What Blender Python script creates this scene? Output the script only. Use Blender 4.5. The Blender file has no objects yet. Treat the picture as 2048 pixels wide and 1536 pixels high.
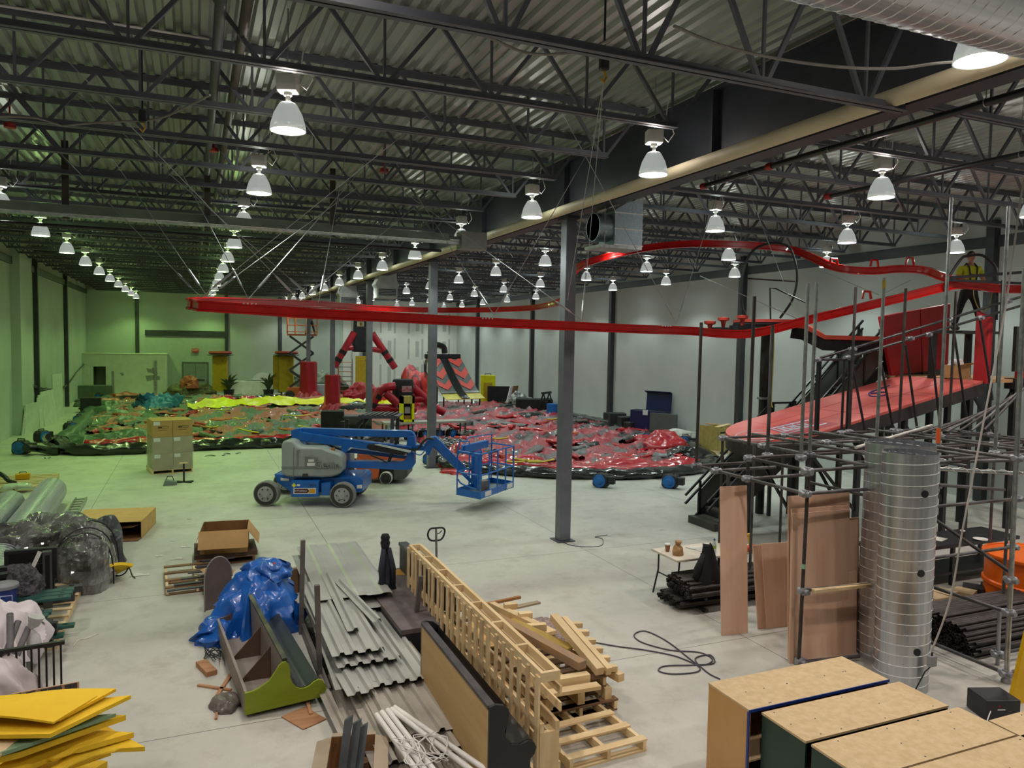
import bpy, bmesh, math, random
from mathutils import Vector as V, Matrix as MX, noise
random.seed(7)
scene = bpy.context.scene
C = scene.collection
PI = math.pi

# ---------------------------------------------------------------- camera
CAM = V((0, 0, 4.2)); YAW, PITCH, ROLL, FPX = 0.4018, 0.05655, 0.01707, 1500.0
_f = V((math.sin(YAW)*math.cos(PITCH), math.cos(YAW)*math.cos(PITCH), -math.sin(PITCH)))
_r0 = V((math.cos(YAW), -math.sin(YAW), 0)); _d0 = _f.cross(_r0)
_r = math.cos(ROLL)*_r0 - math.sin(ROLL)*_d0
_d = math.cos(ROLL)*_d0 + math.sin(ROLL)*_r0
cd = bpy.data.cameras.new('camera'); cam = bpy.data.objects.new('camera', cd); C.objects.link(cam)
cd.sensor_width = 36; cd.lens = FPX/2048*36; cd.clip_start = .05; cd.clip_end = 300
mw = MX.Identity(4)
for i in range(3):
    mw[i][0] = _r[i]; mw[i][1] = -_d[i]; mw[i][2] = -_f[i]; mw[i][3] = CAM[i]
cam.matrix_world = mw
scene.camera = cam

# ---------------------------------------------------------------- world and exposure
w = bpy.data.worlds.new('world'); scene.world = w; w.use_nodes = True
w.node_tree.nodes['Background'].inputs[0].default_value = (.55, .6, .6, 1)
w.node_tree.nodes['Background'].inputs[1].default_value = .05
scene.view_settings.view_transform = 'Standard'; scene.view_settings.look = 'None'
scene.view_settings.gamma = 1; scene.view_settings.use_curve_mapping = False
scene.view_settings.exposure = 0.05
cy = scene.cycles; cy.max_bounces = 5; cy.diffuse_bounces = 3; cy.glossy_bounces = 3; cy.transmission_bounces = 3; cy.transparent_max_bounces = 6
cy.caustics_reflective = False; cy.caustics_refractive = False; cy.use_adaptive_sampling = True; cy.adaptive_threshold = .05; cy.sample_clamp_indirect = 6
LAMP = 150.0          # emission of the high-bay lamps
LAMPW = 275.0         # beam of one high-bay lamp
GLOW = 0.3            # glow of the prismatic lamp reflectors

# ---------------------------------------------------------------- placing helpers: survey points of the room
def ray(x, y): return _r*((x-1024)/FPX) + _d*((y-768)/FPX) + _f
def G(x, y, z=0.0): d = ray(x, y); return CAM + d*((z-CAM.z)/d.z)
def onY(x, y, Y): d = ray(x, y); return CAM + d*(Y/d.y)
def onX(x, y, X): d = ray(x, y); return CAM + d*(X/d.x)
def atD(x, y, D): return CAM + ray(x, y)*D
def onP(x, y, p, n):
    d = ray(x, y); n = V(n); return CAM + d*((V(p)-CAM).dot(n)/d.dot(n))

# ---------------------------------------------------------------- materials
def lin(h):
    if isinstance(h, str):
        h = h.lstrip('#'); c = [int(h[i:i+2], 16)/255 for i in (0, 2, 4)]
    else: c = h
    return tuple(x/12.92 if x <= .04045 else ((x+.055)/1.055)**2.4 for x in c) + (1,)
class NT:
    def __init__(s, name):
        s.m = bpy.data.materials.new(name); s.m.use_nodes = True; s.t = s.m.node_tree; s.n = s.t.nodes
        s.b = s.n['Principled BSDF']; s.co = s.n.new('ShaderNodeTexCoord')
    def add(s, ty, **k):
        n = s.n.new(ty)
        for a, v in k.items():
            if a in n.inputs: n.inputs[a].default_value = v
            else: setattr(n, a, v)
        return n
    def link(s, a, b): s.t.links.new(a, b)
    def coord(s, scale=(1, 1, 1), rot=(0, 0, 0)):
        mp = s.add('ShaderNodeMapping'); mp.inputs['Scale'].default_value = scale; mp.inputs['Rotation'].default_value = rot
        s.link(s.co.outputs['Object'], mp.inputs['Vector']); return mp.outputs['Vector']
    def noise(s, vec, scale, detail=3, rough=.55):
        n = s.add('ShaderNodeTexNoise'); n.inputs['Scale'].default_value = scale; n.inputs['Detail'].default_value = detail
        n.inputs['Roughness'].default_value = rough; s.link(vec, n.inputs['Vector']); return n.outputs['Fac']
    def ramp(s, fac, stops):
        r = s.add('ShaderNodeValToRGB'); e = r.color_ramp.elements
        while len(e) < len(stops): e.new(.5)
        for i, (p, c) in enumerate(stops): e[i].position = p; e[i].color = c
        s.link(fac, r.inputs['Fac']); return r.outputs['Color']
    def bump(s, h, st, dist=.02):
        b = s.add('ShaderNodeBump'); b.inputs['Strength'].default_value = st; b.inputs['Distance'].default_value = dist
        s.link(h, b.inputs['Height']); s.link(b.outputs['Normal'], s.b.inputs['Normal'])
MATS = {}
def pm(name, c1, c2=None, scale=3.0, rough=.6, metal=0.0, bump=0.0, bscale=20, stretch=(1, 1, 1), spec=None, coat=0, detail=4, lo=.35, hi=.65):
    """plain procedural material: two tones mixed by noise, optional fine relief"""
    if name in MATS: return MATS[name]
    t = NT(name); vec = t.coord(stretch)
    a = lin(c1); b = lin(c2) if c2 else tuple(x*.82 for x in a[:3]) + (1,)
    t.link(t.ramp(t.noise(vec, scale, detail), [(lo, a), (hi, b)]), t.b.inputs['Base Color'])
    t.b.inputs['Roughness'].default_value = rough; t.b.inputs['Metallic'].default_value = metal
    if spec is not None: t.b.inputs['Specular IOR Level'].default_value = spec
    if coat: t.b.inputs['Coat Weight'].default_value = coat
    if bump: t.bump(t.noise(vec, bscale, 4), bump)
    MATS[name] = t.m; return t.m
def emit(name, c, st):
    if name in MATS: return MATS[name]
    t = NT(name); t.b.inputs['Emission Color'].default_value = c + (1,) if len(c) == 3 else c
    t.b.inputs['Emission Strength'].default_value = st; t.b.inputs['Base Color'].default_value = (.8, .8, .8, 1)
    MATS[name] = t.m; return t.m
def wood(name, c1, c2, axis='X', rough=.65, scale=6, ring=14):
    if name in MATS: return MATS[name]
    t = NT(name); st = {'X': (.12, 1, 1), 'Y': (1, .12, 1), 'Z': (1, 1, .12)}[axis]
    vec = t.coord(st); n = t.noise(vec, scale, 6, .6); n2 = t.noise(vec, ring, 3)
    mx = t.add('ShaderNodeMath', operation='MULTIPLY_ADD'); t.link(n2, mx.inputs[0]); mx.inputs[1].default_value = .5
    h = t.add('ShaderNodeMath', operation='MULTIPLY'); t.link(n, h.inputs[0]); h.inputs[1].default_value = .5; t.link(h.outputs[0], mx.inputs[2])
    oi = t.add('ShaderNodeObjectInfo'); hv = t.add('ShaderNodeHueSaturation')
    mr = t.add('ShaderNodeMapRange'); t.link(oi.outputs['Random'], mr.inputs['Value']); mr.inputs['To Min'].default_value = .86; mr.inputs['To Max'].default_value = 1.1
    t.link(mr.outputs[0], hv.inputs['Value'])
    t.link(t.ramp(mx.outputs[0], [(.3, lin(c1)), (.68, lin(c2))]), hv.inputs['Color']); t.link(hv.outputs['Color'], t.b.inputs['Base Color'])
    t.b.inputs['Roughness'].default_value = rough; t.b.inputs['Specular IOR Level'].default_value = .3; t.bump(n2, .08, .01)
    MATS[name] = t.m; return t.m

# ---------------------------------------------------------------- mesh builder
def frame(d, up=V((0, 0, 1))):
    d = d.normalized(); u = up if abs(d.dot(up)) < .98 else V((1, 0, 0))
    x = u.cross(d).normalized(); y = d.cross(x); return x, y, d
class MB:
    def __init__(s): s.v = []; s.f = []; s.mi = []; s.cur = 0
    def q(s, *ids): s.f.append(ids); s.mi.append(s.cur)
    def pts(s, ps): n = len(s.v); s.v += [V(p) for p in ps]; return n
    def hexa(s, p8):
        n = s.pts(p8)
        for f in ((0, 3, 2, 1), (4, 5, 6, 7), (0, 1, 5, 4), (1, 2, 6, 5), (2, 3, 7, 6), (3, 0, 4, 7)): s.q(*[n+i for i in f])
        return s
    def box(s, x0, x1, y0, y1, z0, z1, m=None):
        p = [V(c) for c in ((x0, y0, z0), (x1, y0, z0), (x1, y1, z0), (x0, y1, z0), (x0, y0, z1), (x1, y0, z1), (x1, y1, z1), (x0, y1, z1))]
        return s.hexa([m @ c for c in p] if m else p)
    def cbox(s, c, sz, rz=0, rx=0, ry=0):
        m = MX.Translation(V(c)) @ MX.Rotation(rz, 4, 'Z') @ MX.Rotation(ry, 4, 'Y') @ MX.Rotation(rx, 4, 'X')
        a, b, d = sz[0]/2, sz[1]/2, sz[2]/2; return s.box(-a, a, -b, b, -d, d, m)
    def bar(s, p, q, w, h, up=V((0, 0, 1))):
        p, q = V(p), V(q); x, y, d = frame(q-p, V(up)); a, b = x*w/2, y*h/2
        return s.hexa([p-a-b, p+a-b, p+a+b, p-a+b, q-a-b, q+a-b, q+a+b, q-a+b])
    def tube(s, p, q, r, n=8, r2=None, caps=True):
        return s.path([p, q], r if r2 is None else [r, r2], n, caps)
    def pipe(s, p, q, r, n=10, t=.004):
        """hollow pipe with open ends"""
        p, q = V(p), V(q); x, y, d = frame(q-p); rings = []
        for c, rr in ((p, r), (q, r), (q, r-t), (p, r-t)):
            rings.append(s.pts([c + (x*math.cos(2*PI*i/n) + y*math.sin(2*PI*i/n))*rr for i in range(n)]))
        for k in range(4):
            a, b = rings[k], rings[(k+1) % 4]
            for i in range(n): j = (i+1) % n; s.q(a+i, a+j, b+j, b+i)
        return s
    def path(s, ps, r, n=8, caps=True, closed=False):
        ps = [V(p) for p in ps]; m = len(ps); rs = r if isinstance(r, (list, tuple)) else [r]*m
        st = []; px = None
        for k in range(m):
            if closed: d = ps[(k+1) % m]-ps[k-1]
            else: d = ps[min(k+1, m-1)]-ps[max(k-1, 0)]
            d.normalize()
            if px is None: x, y, _ = frame(d)
            else:
                x = px - d*px.dot(d)
                x = frame(d)[0] if x.length < 1e-4 else x.normalized()
                y = d.cross(x)
            px = x
            st.append(s.pts([ps[k]+(x*math.cos(2*PI*i/n)+y*math.sin(2*PI*i/n))*rs[k] for i in range(n)]))
        for k in range(m if closed else m-1):
            a, b = st[k], st[(k+1) % m]
            for i in range(n): j = (i+1) % n; s.q(a+i, a+j, b+j, b+i)
        if caps and not closed:
            s.q(*[st[0]+i for i in range(n)][::-1]); s.q(*[st[-1]+i for i in range(n)])
        return s
    def sweep(s, ps, prof, up=V((0, 0, 1)), closed=False, caps=True):
        """sweep a 2D profile (side, up) along points keeping it upright"""
        ps = [V(p) for p in ps]; m = len(ps); n = len(prof); st = []
        for k in range(m):
            d = (ps[(k+1) % m]-ps[k-1]) if closed else ps[min(k+1, m-1)]-ps[max(k-1, 0)]
            x, y, _ = frame(d, V(up)); st.append(s.pts([ps[k]+x*a+y*b for a, b in prof]))
        for k in range(m if closed else m-1):
            a, b = st[k], st[(k+1) % m]
            for i in range(n): j = (i+1) % n; s.q(a+i, a+j, b+j, b+i)
        if caps and not closed: s.q(*[st[0]+i for i in range(n)][::-1]); s.q(*[st[-1]+i for i in range(n)])
        return s
    def lathe(s, prof, c=(0, 0, 0), n=16, axis='Z', m=None):
        c = V(c); st = []
        for r, z in prof:
            ring = []
            for i in range(n):
                a = 2*PI*i/n; p = V((r*math.cos(a), r*math.sin(a), z))
                if axis == 'X': p = V((z, p.x, p.y))
                if axis == 'Y': p = V((p.x, z, p.y))
                ring.append((m @ p if m else p) + c)
            st.append(s.pts(ring))
        for a, b in zip(st, st[1:]):
            for i in range(n): j = (i+1) % n; s.q(a+i, a+j, b+j, b+i)
        if prof[0][0] > 1e-5: s.q(*[st[0]+i for i in range(n)][::-1])
        if prof[-1][0] > 1e-5: s.q(*[st[-1]+i for i in range(n)])
        return s
    def prism(s, poly, a, b, m=None, axis='Y'):
        """polygon in the plane across axis, extruded from a to b"""
        def mk(u, w, t):
            p = {'Y': V((u, t, w)), 'X': V((t, u, w)), 'Z': V((u, w, t))}[axis]
            return m @ p if m else p
        n = len(poly); k = s.pts([mk(u, w, a) for u, w in poly] + [mk(u, w, b) for u, w in poly])
        s.q(*[k+i for i in range(n)][::-1]); s.q(*[k+n+i for i in range(n)])
        for i in range(n): j = (i+1) % n; s.q(k+i, k+j, k+n+j, k+n+i)
        return s
    def grid(s, fn, nu, nv):
        k = s.pts([fn(i/nu, j/nv) for j in range(nv+1) for i in range(nu+1)])
        for j in range(nv):
            for i in range(nu):
                a = k+j*(nu+1)+i; s.q(a, a+1, a+nu+2, a+nu+1)
        return s
    def build(s, name, mats, parent=None, smooth=False, world=False, bevel=0, solid=0, keep=False):
        me = bpy.data.meshes.new(name)
        vs = s.v; loc = V((0, 0, 0))
        if parent is not None and world:
            inv = pm_of(parent).inverted(); vs = [inv @ p for p in vs]
        elif parent is None and not keep and vs:
            xs = [p.x for p in vs]; ys = [p.y for p in vs]; zs = [p.z for p in vs]
            loc = V(((min(xs)+max(xs))/2, (min(ys)+max(ys))/2, min(zs))); vs = [p-loc for p in vs]
        me.from_pydata([tuple(p) for p in vs], [], s.f)
        mats = mats if isinstance(mats, (list, tuple)) else [mats]
        for m in mats: me.materials.append(m)
        bm = bmesh.new(); bm.from_mesh(me); bmesh.ops.recalc_face_normals(bm, faces=bm.faces)
        if len(mats) > 1:
            bm.faces.ensure_lookup_table()
            for i, f in enumerate(bm.faces): f.material_index = s.mi[i]
        bm.to_mesh(me); bm.free()
        if smooth: me.shade_smooth() if smooth is True else me.set_sharp_from_angle(angle=smooth)
        o = bpy.data.objects.new(name, me); C.objects.link(o); o.location = loc
        if parent is not None: o.parent = parent
        if solid:
            md = o.modifiers.new('thick', 'SOLIDIFY'); md.thickness = solid; md.offset = 0
        if bevel:
            md = o.modifiers.new('edge', 'BEVEL'); md.width = bevel; md.segments = 2; md.limit_method = 'ANGLE'
        return o
SM = math.radians(40)
def pm_of(o):
    m = MX.LocRotScale(o.location, o.rotation_euler, o.scale)
    return pm_of(o.parent) @ m if o.parent else m
def tag(o, label, cat, group=None):
    o['label'] = label; o['category'] = cat
    if group: o['group'] = group
    return o
def thing(name, label, cat, loc=(0, 0, 0), rz=0, group=None):
    o = bpy.data.objects.new(name, None); C.objects.link(o); o.location = V(loc); o.rotation_euler = (0, 0, rz)
    o.empty_display_size = .1
    return tag(o, label, cat, group)
def struct(o): o['kind'] = 'structure'; return o
def copy_tree(o, parent=None):
    c = o.copy(); C.objects.link(c); c.parent = parent
    for ch in list(o.children): copy_tree(ch, c)
    return c
def lerp(a, b, t): return a+(b-a)*t
def catmull(ps, per=8, closed=False):
    ps = [V(p) for p in ps]; n = len(ps); out = []
    for k in range(n if closed else n-1):
        p0, p1, p2, p3 = (ps[k-1] if (closed or k) else ps[0]), ps[k], ps[(k+1) % n], (ps[(k+2) % n] if closed else ps[min(k+2, n-1)])
        for i in range(per):
            t = i/per; out.append(.5*((2*p1)+(p2-p0)*t+(2*p0-5*p1+4*p2-p3)*t*t+(3*p1-p0-3*p2+p3)*t*t*t))
    if not closed: out.append(ps[-1])
    return out

XL, XR, YB, YF = -6.86, 20.2, 59.5, -7.0
ZD = 8.12                                 # underside of roof deck
STEEL = pm('dark_grey_painted_steel', '#474951', '#3a3c44', rough=.45, scale=2)
BLACK = pm('black_painted_steel', '#17171a', '#222226', rough=.4)
GALV = pm('galvanised_steel', '#b4b8b8', '#8f9596', rough=.34, metal=.9, scale=9)
PIPE_M = pm('weathered_scaffold_pipe', '#6b6a6c', '#4a4645', rough=.5, metal=.6, scale=4)
DARKPIPE = pm('black_iron_pipe', '#332e2e', '#47413f', rough=.5, metal=.35, scale=5)
CLAMP = pm('cast_grey_clamp', '#a9abb0', '#8a8c92', rough=.5, metal=.55)
REDR = pm('glossy_red_rail_paint', '#c8120f', '#b3100e', rough=.25, coat=.4)
# ================================================================ the setting
def floor_mat():
    t = NT('polished_concrete'); v = t.coord()
    base = t.ramp(t.noise(v, .35, 6, .6), [(.3, lin('#aeada6')), (.55, lin('#bfbdb4')), (.75, lin('#a29f98'))])
    st = t.noise(v, 1.7, 8, .7); mix = t.add('ShaderNodeMix', data_type='RGBA'); mix.blend_type = 'MULTIPLY'; mix.inputs[0].default_value = 1
    t.link(base, mix.inputs[6]); t.link(t.ramp(st, [(.3, (.78, .76, .74, 1)), (.5, (1, 1, 1, 1)), (.72, (.92, .91, .9, 1))]), mix.inputs[7])
    # saw-cut joints every 4.8 m
    sx = t.add('ShaderNodeSeparateXYZ'); t.link(t.co.outputs['Object'], sx.inputs[0]); last = mix.outputs[2]
    for k, off in ((0, 2.3), (1, 1.2)):
        a = t.add('ShaderNodeMath', operation='ADD'); t.link(sx.outputs[k], a.inputs[0]); a.inputs[1].default_value = 96+off
        m = t.add('ShaderNodeMath', operation='PINGPONG'); t.link(a.outputs[0], m.inputs[0]); m.inputs[1].default_value = 2.4
        g = t.add('ShaderNodeMath', operation='LESS_THAN'); t.link(m.outputs[0], g.inputs[0]); g.inputs[1].default_value = .006
        mm = t.add('ShaderNodeMix', data_type='RGBA'); t.link(g.outputs[0], mm.inputs[0]); t.link(last, mm.inputs[6]); mm.inputs[7].default_value = (.12, .115, .11, 1)
        last = mm.outputs[2]
    t.link(last, t.b.inputs['Base Color'])
    t.link(t.ramp(t.noise(v, 2.2, 5), [(.3, (.42,)*3+(1,)), (.7, (.62,)*3+(1,))]), t.b.inputs['Roughness']); t.bump(t.noise(v, 30, 4), .03)
    return t.m
struct(MB().box(XL-.3, XR+.3, YF-.3, YB+.3, -.3, 0).build('floor', floor_mat(), keep=True))
WALLM = pm('painted_wall_grey', '#b9bcb9', '#b0b4b0', rough=.8, scale=.5, bump=.03)
WALLL = pm('painted_wall_pale', '#b4bdb2', '#a9b3a8', rough=.8, scale=.5, bump=.03)
for nm, b, m in (('wall_left', (XL-.3, XL, YF, YB), WALLL), ('wall_right', (XR, XR+.3, YF, YB), WALLM), ('wall_front', (XL-.3, XR+.3, YF-.3, YF), WALLM)):
    struct(MB().box(*b, 0, ZD).build(nm, m, keep=True))
wb = struct(MB().box(XL-.3, 10.8, YB, YB+.3, 0, ZD).build('wall_back', WALLL, keep=True))
def drywall_mat():
    t = NT('taped_drywall'); v = t.coord()
    t.link(t.ramp(t.noise(v, .8, 4), [(.3, lin('#d9d8cf')), (.7, lin('#cfcec6'))]), t.b.inputs['Base Color']); t.b.inputs['Roughness'].default_value = .9
    return t.m
wd = struct(MB().box(10.8, XR+.3, YB-.05, YB+.3, 0, ZD).build('wall_back_drywall', drywall_mat(), keep=True))
TAPE = pm('joint_compound', '#b3b4ad', '#a9aaa4', rough=.9)
k = 0
for r in range(3):
    for c in range(8):
        x = 11.4+c*1.15; z = .5+r*2.1
        MB().box(x, x+.16, YB-.056, YB-.05, z, z+1.7).build('tape_strip', TAPE, wd)
        if c % 2: MB().box(x-.5, x-.2, YB-.056, YB-.05, z+.2, z+1.5).build('tape_strip', TAPE, wd)
# wall posts (steel columns standing at the wall joints)
DKPOST = pm('dark_wall_post', '#2d2f33', '#383a3f', rough=.5)
n = 0
def wallpost(x0, x1, y0, y1, z1=ZD-.4):
    global n; n += 1
    o = struct(MB().box(x0, x1, y0, y1, 0, z1).build('trim_%d' % n, DKPOST))
for y in (4.0, 13.9, 24.0, 34.1, 44.1, 54.2): wallpost(XR-.24, XR, y-.12, y+.12)
for y in (10, 20, 30.2, 41.0, 49.9): wallpost(XL, XL+.2, y-.12, y+.12)
for px in (275, 453, 560, 728):
    p = onY(px, 690, YB); wallpost(p.x-.12, p.x+.12, YB-.2, YB)
# base band along left and right wall top (pipes, dark eaves strut)
for nm, x in (('trim_41', XR-.05), ('trim_42', XL+.05)):
    struct(MB().box(x-.05, x+.05, YF, YB, 7.0, 7.3).build(nm, DKPOST))
# back wall: lintel beam, framed bay and double doors with exit sign
a, b = onY(290, 660, YB), onY(453, 672, YB)
struct(MB().box(a.x, b.x, YB-.16, YB, onY(360, 672, YB).z, onY(360, 661, YB).z).build('trim_43', DKPOST))
BAY = pm('bay_infill_panel', '#a7b3a4', '#9fab9d', rough=.8)
dz = onY(390, 726, YB).z
d1 = struct(MB().box(a.x, b.x, YB-.06, YB, 0, onY(360, 676, YB).z).build('wall_back_infill', BAY))
dl, dr = onY(367, 760, YB), onY(415, 760, YB)
dm = pm('grey_steel_door', '#7c8580', '#737b77', rough=.5)
fr = MB(); fr.box(dl.x-.08, dl.x, YB-.14, YB-.06, 0, dz+.08); fr.box(dr.x, dr.x+.08, YB-.14, YB-.06, 0, dz+.08); fr.box(dl.x, dr.x, YB-.14, YB-.06, dz, dz+.08)
door = struct(fr.build('door_1', pm('door_frame_grey', '#575f5b', rough=.5)))
mid = (dl.x+dr.x)/2
for s0, s1, hx in ((dl.x, mid-.01, mid-.2), (mid+.01, dr.x, mid+.2)):
    lf = MB().box(s0, s1, YB-.12, YB-.07, .01, dz).build('door_leaf', dm, door, world=True)
    MB().box(hx-.4, hx+.4, YB-.17, YB-.12, .98, 1.04).build('push_bar', BLACK, door, world=True)
p = onY(391, 700, YB)
ex = thing('exit_sign', 'small lit red exit sign above the grey double doors', 'sign', (p.x, YB-.15, p.z-.15))
MB().box(-.22, .22, -.06, .15, 0, .26).build('housing', pm('sign_red', '#cf1f18', '#c01a14', rough=.4), ex)
EXIT_SIGN = ex
# partition room at back left
RM = pm('unpainted_partition', '#c9cfbf', '#bfc6b5', rough=.85)
py0 = 57.2; ra, rb = onY(172, 790, py0), onY(333, 790, py0); rz = onY(250, 709, py0).z
d0, d1_ = onY(187, 780, py0).x, onY(212, 780, py0).x; dh = onY(200, 733, py0).z
r = MB(); r.box(XL, d0, py0, py0+.12, 0, rz); r.box(d1_, rb.x, py0, py0+.12, 0, rz); r.box(d0, d1_, py0, py0+.12, dh, rz); r.box(rb.x-.12, rb.x, py0+.12, YB, 0, rz)
room = struct(r.build('wall_partition', RM))
PATCH = pm('grey_wall_patch', '#8d938a', rough=.9)
for pl in (((292, 736), (302, 738), (306, 734), (312, 742), (316, 748), (310, 750), (304, 746), (296, 745)), ((291, 752), (306, 750), (320, 753), (320, 760), (306, 760), (294, 763)), ((223, 742), (228, 742), (229, 786), (224, 786)), ((240, 746), (246, 745), (248, 750), (243, 752))):
    q = [onY(x, y, py0) for x, y in pl]
    MB().prism([(c.x, c.z) for c in q], py0-.01, py0).build('paint_patch', PATCH, room, world=True)
MB().box(rb.x-.75, rb.x-.6, py0-.1, py0, 0, rz-.4).build('riser_pipe', GALV, room, world=True)
MB().box(XL, rb.x+.05, py0-.03, YB, rz, rz+.06).build('top_plate', pm('pale_lid', '#c2c4b4', rough=.8), room, world=True)
MB().box(d0, d1_, py0+1.8, py0+1.9, 0, dh).build('back_panel', RM, room, world=True)

# ---------------------------------------------------------------- roof deck (real flutes), joists, girder
dk = MB(); pitch = .205; nfl = int((XR-XL)/pitch)+1; prof = []
for i in range(nfl):
    x = XL+i*pitch
    for dx, z in ((0, ZD), (.085, ZD), (.115, ZD+.055), (.175, ZD+.055)): prof.append((x+dx, z))
prof.append((XL+nfl*pitch, ZD))
m = len(prof); k0 = dk.pts([(x, YF, z) for x, z in prof]+[(x, YB, z) for x, z in prof])
for i in range(m-1): dk.q(k0+i, k0+i+1, k0+m+i+1, k0+m+i)
def deck_mat():
    t = NT('galvanised_roof_deck'); v = t.coord((1, .25, 1))
    t.link(t.ramp(t.noise(v, 1.2, 5), [(.35, lin('#b3b6b2')), (.65, lin('#989c98'))]), t.b.inputs['Base Color'])
    t.b.inputs['Metallic'].default_value = .55; t.b.inputs['Roughness'].default_value = .38; return t.m
ceil = struct(dk.build('ceiling', deck_mat(), keep=True))
struct(MB().box(XL-.3, XR+.3, YF-.3, YB+.3, ZD+.08, ZD+.3).build('ceiling_roof', STEEL, keep=True))
JM = pm('joist_grey_primer', '#5d6068', '#50535b', rough=.5, scale=2)
def joist(x0, x1, y, zb, zt, first, sub=True, ext=0.0):
    """open-web joist from x0 to x1; sub-parts shared"""
    def chords():
        c = MB()
        for z, s in ((zt, -1), (zb, 1)):
            a, b = (x0, x1) if s < 0 else (first-.25, x1-.55+ext)
            c.box(a, b, -.065, -.012, z-.006, z+.006); c.box(a, b, .012, .065, z-.006, z+.006)
            c.box(a, b, -.022, -.012, min(z, z+s*.075), max(z, z+s*.075)); c.box(a, b, .012, .022, min(z, z+s*.075), max(z, z+s*.075))
        return c
    return chords()
ZB, ZT = 7.23, 8.1
PAN = 1.36
def make_joist(x0, x1, zb=ZB, ext=0., fine=True, flip=False):
    """returns an object 'joist' (chords) with child webs"""
    L = x1-x0; np_ = max(2, int(L/PAN)); st = (L-np_*PAN)/2
    c = MB(); lo, hi = st+.45*PAN, L-st-.45*PAN+ext
    for z, s, a, b in ((ZT, -1, 0, L), (zb, 1, lo, hi)):
        for sg in (-1, 1):
            c.box(a, b, sg*.012, sg*.07, z-.005, z+.005); c.box(a, b, sg*.012, sg*.022, min(z, z+s*.08), max(z, z+s*.08))
    webs = []
    for i in range(np_):
        xb = st+(i+.5)*PAN; xa, xc = st+i*PAN, st+(i+1)*PAN
        webs += [((xa, zb+.9*(ZT-zb)+.05), (xb-.05, zb+.04), .045), ((xb, zb+.04), (xb, ZT-.04), .03), ((xb+.05, zb+.04), (xc, zb+.9*(ZT-zb)+.05), .045)]
    if not fine:
        for (a, za), (b, z2), w_ in webs: c.bar((a, 0, za), (b, 0, z2), w_, w_)
        return c.build('joist', JM, keep=True)
    o = c.build('joist', JM, keep=True)
    for (a, za), (b, z2), w_ in webs:
        wv = MB().bar((a, 0, za), (b, 0, z2), w_, w_).build('web_member', JM, o)
    return o
protoL, protoR = make_joist(XL, 7.0), make_joist(7.4, XR)
farL, farR = make_joist(XL, 7.0, fine=False), make_joist(7.4, XR, fine=False)
deep = make_joist(XL, 7.6, zb=6.74, ext=.5)
used = set()
def put(p, x, y):
    if id(p) in used: o = copy_tree(p)
    else: o = p; used.add(id(p))
    o.location = (x, y, 0); o.parent = ceil
put(deep, XL, 5.95)
yy = [9.0+1.905*k for k in range(27)]
for y in [7.1, 4.1, 2.2] + yy:
    if y > 58.8: continue
    if y != 7.1: put(protoL if y < 24 else farL, XL, y)
    put(protoR if y < 24 else farR, 7.4, y-.25)
# girder on columns
GB = pm('girder_navy_grey', '#33363f', '#2b2d35', rough=.5)
g = MB(); g.box(7.05, 7.35, YF, YB, 6.8, 6.83); g.box(7.05, 7.35, YF, YB, 7.95, 7.98); g.box(7.19, 7.21, YF, YB, 6.83, 7.95)
gird = struct(g.build('ceiling_girder', GB, keep=True))
for k in range(7):
    y = 14.05+9.61*(k-1)
    for yq in (y, y+4.8):
        MB().box(7.06, 7.34, yq-.008, yq+.008, 6.83, 7.95).build('web_stiffener', GB, gird)
for k in range(5):
    y = 14.05+9.61*k
    o = thing('steel_column', ['grey steel column nearest the camera, standing on bare concrete', 'second nearest grey steel column, behind the blue boom basket arm', 'third nearest grey column, rising behind the orange forklift', 'fourth nearest grey column, beside the front red cloth pillar', 'farthest grey column, rising out of the taller red cloth pillar'][k], 'column', (7.2, y, 0), 0, 'columns under the girder')
    MB().box(-.125, .125, -.125, .125, .02, 6.74).build('shaft', pm('column_grey_paint', '#6a6d76', '#5f626b', rough=.45), o, bevel=.012)
    MB().box(-.2, .2, -.2, .2, 0, .02).build('base_plate', STEEL, o); MB().box(-.15, .15, -.22, .22, 6.74, 6.8).build('cap_plate', STEEL, o)
CREAM = pm('cream_pipe_jacket', '#cfc3a4', '#bdb193', rough=.6, scale=1)
tag(MB().tube((6.85, YF, 6.85), (6.85, YB, 6.85), .095, 14).build('drain_pipe', CREAM, smooth=SM), 'long cream jacketed pipe running alongside the dark roof girder', 'pipe')
BRN = pm('brown_sprinkler_pipe', '#3b322d', '#4a403a', rough=.55)
for x, z, r_, lab in ((.28, 7.62, .06, 'dark grey main pipe under the roof deck, left of a brown twin'), (.52, 7.55, .055, 'brown sprinkler main beside a dark grey pipe under the roof'), (-4.9, 7.5, .06, 'brown sprinkler main under the roof near the left wall')):
    tag(MB().tube((x, YF, z), (x, YB, z), r_, 10).build('sprinkler_main', BRN if x != .28 else STEEL, smooth=SM), lab, 'pipe')
RCAP = pm('red_pipe_cap', '#a8201c', rough=.5)
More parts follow.
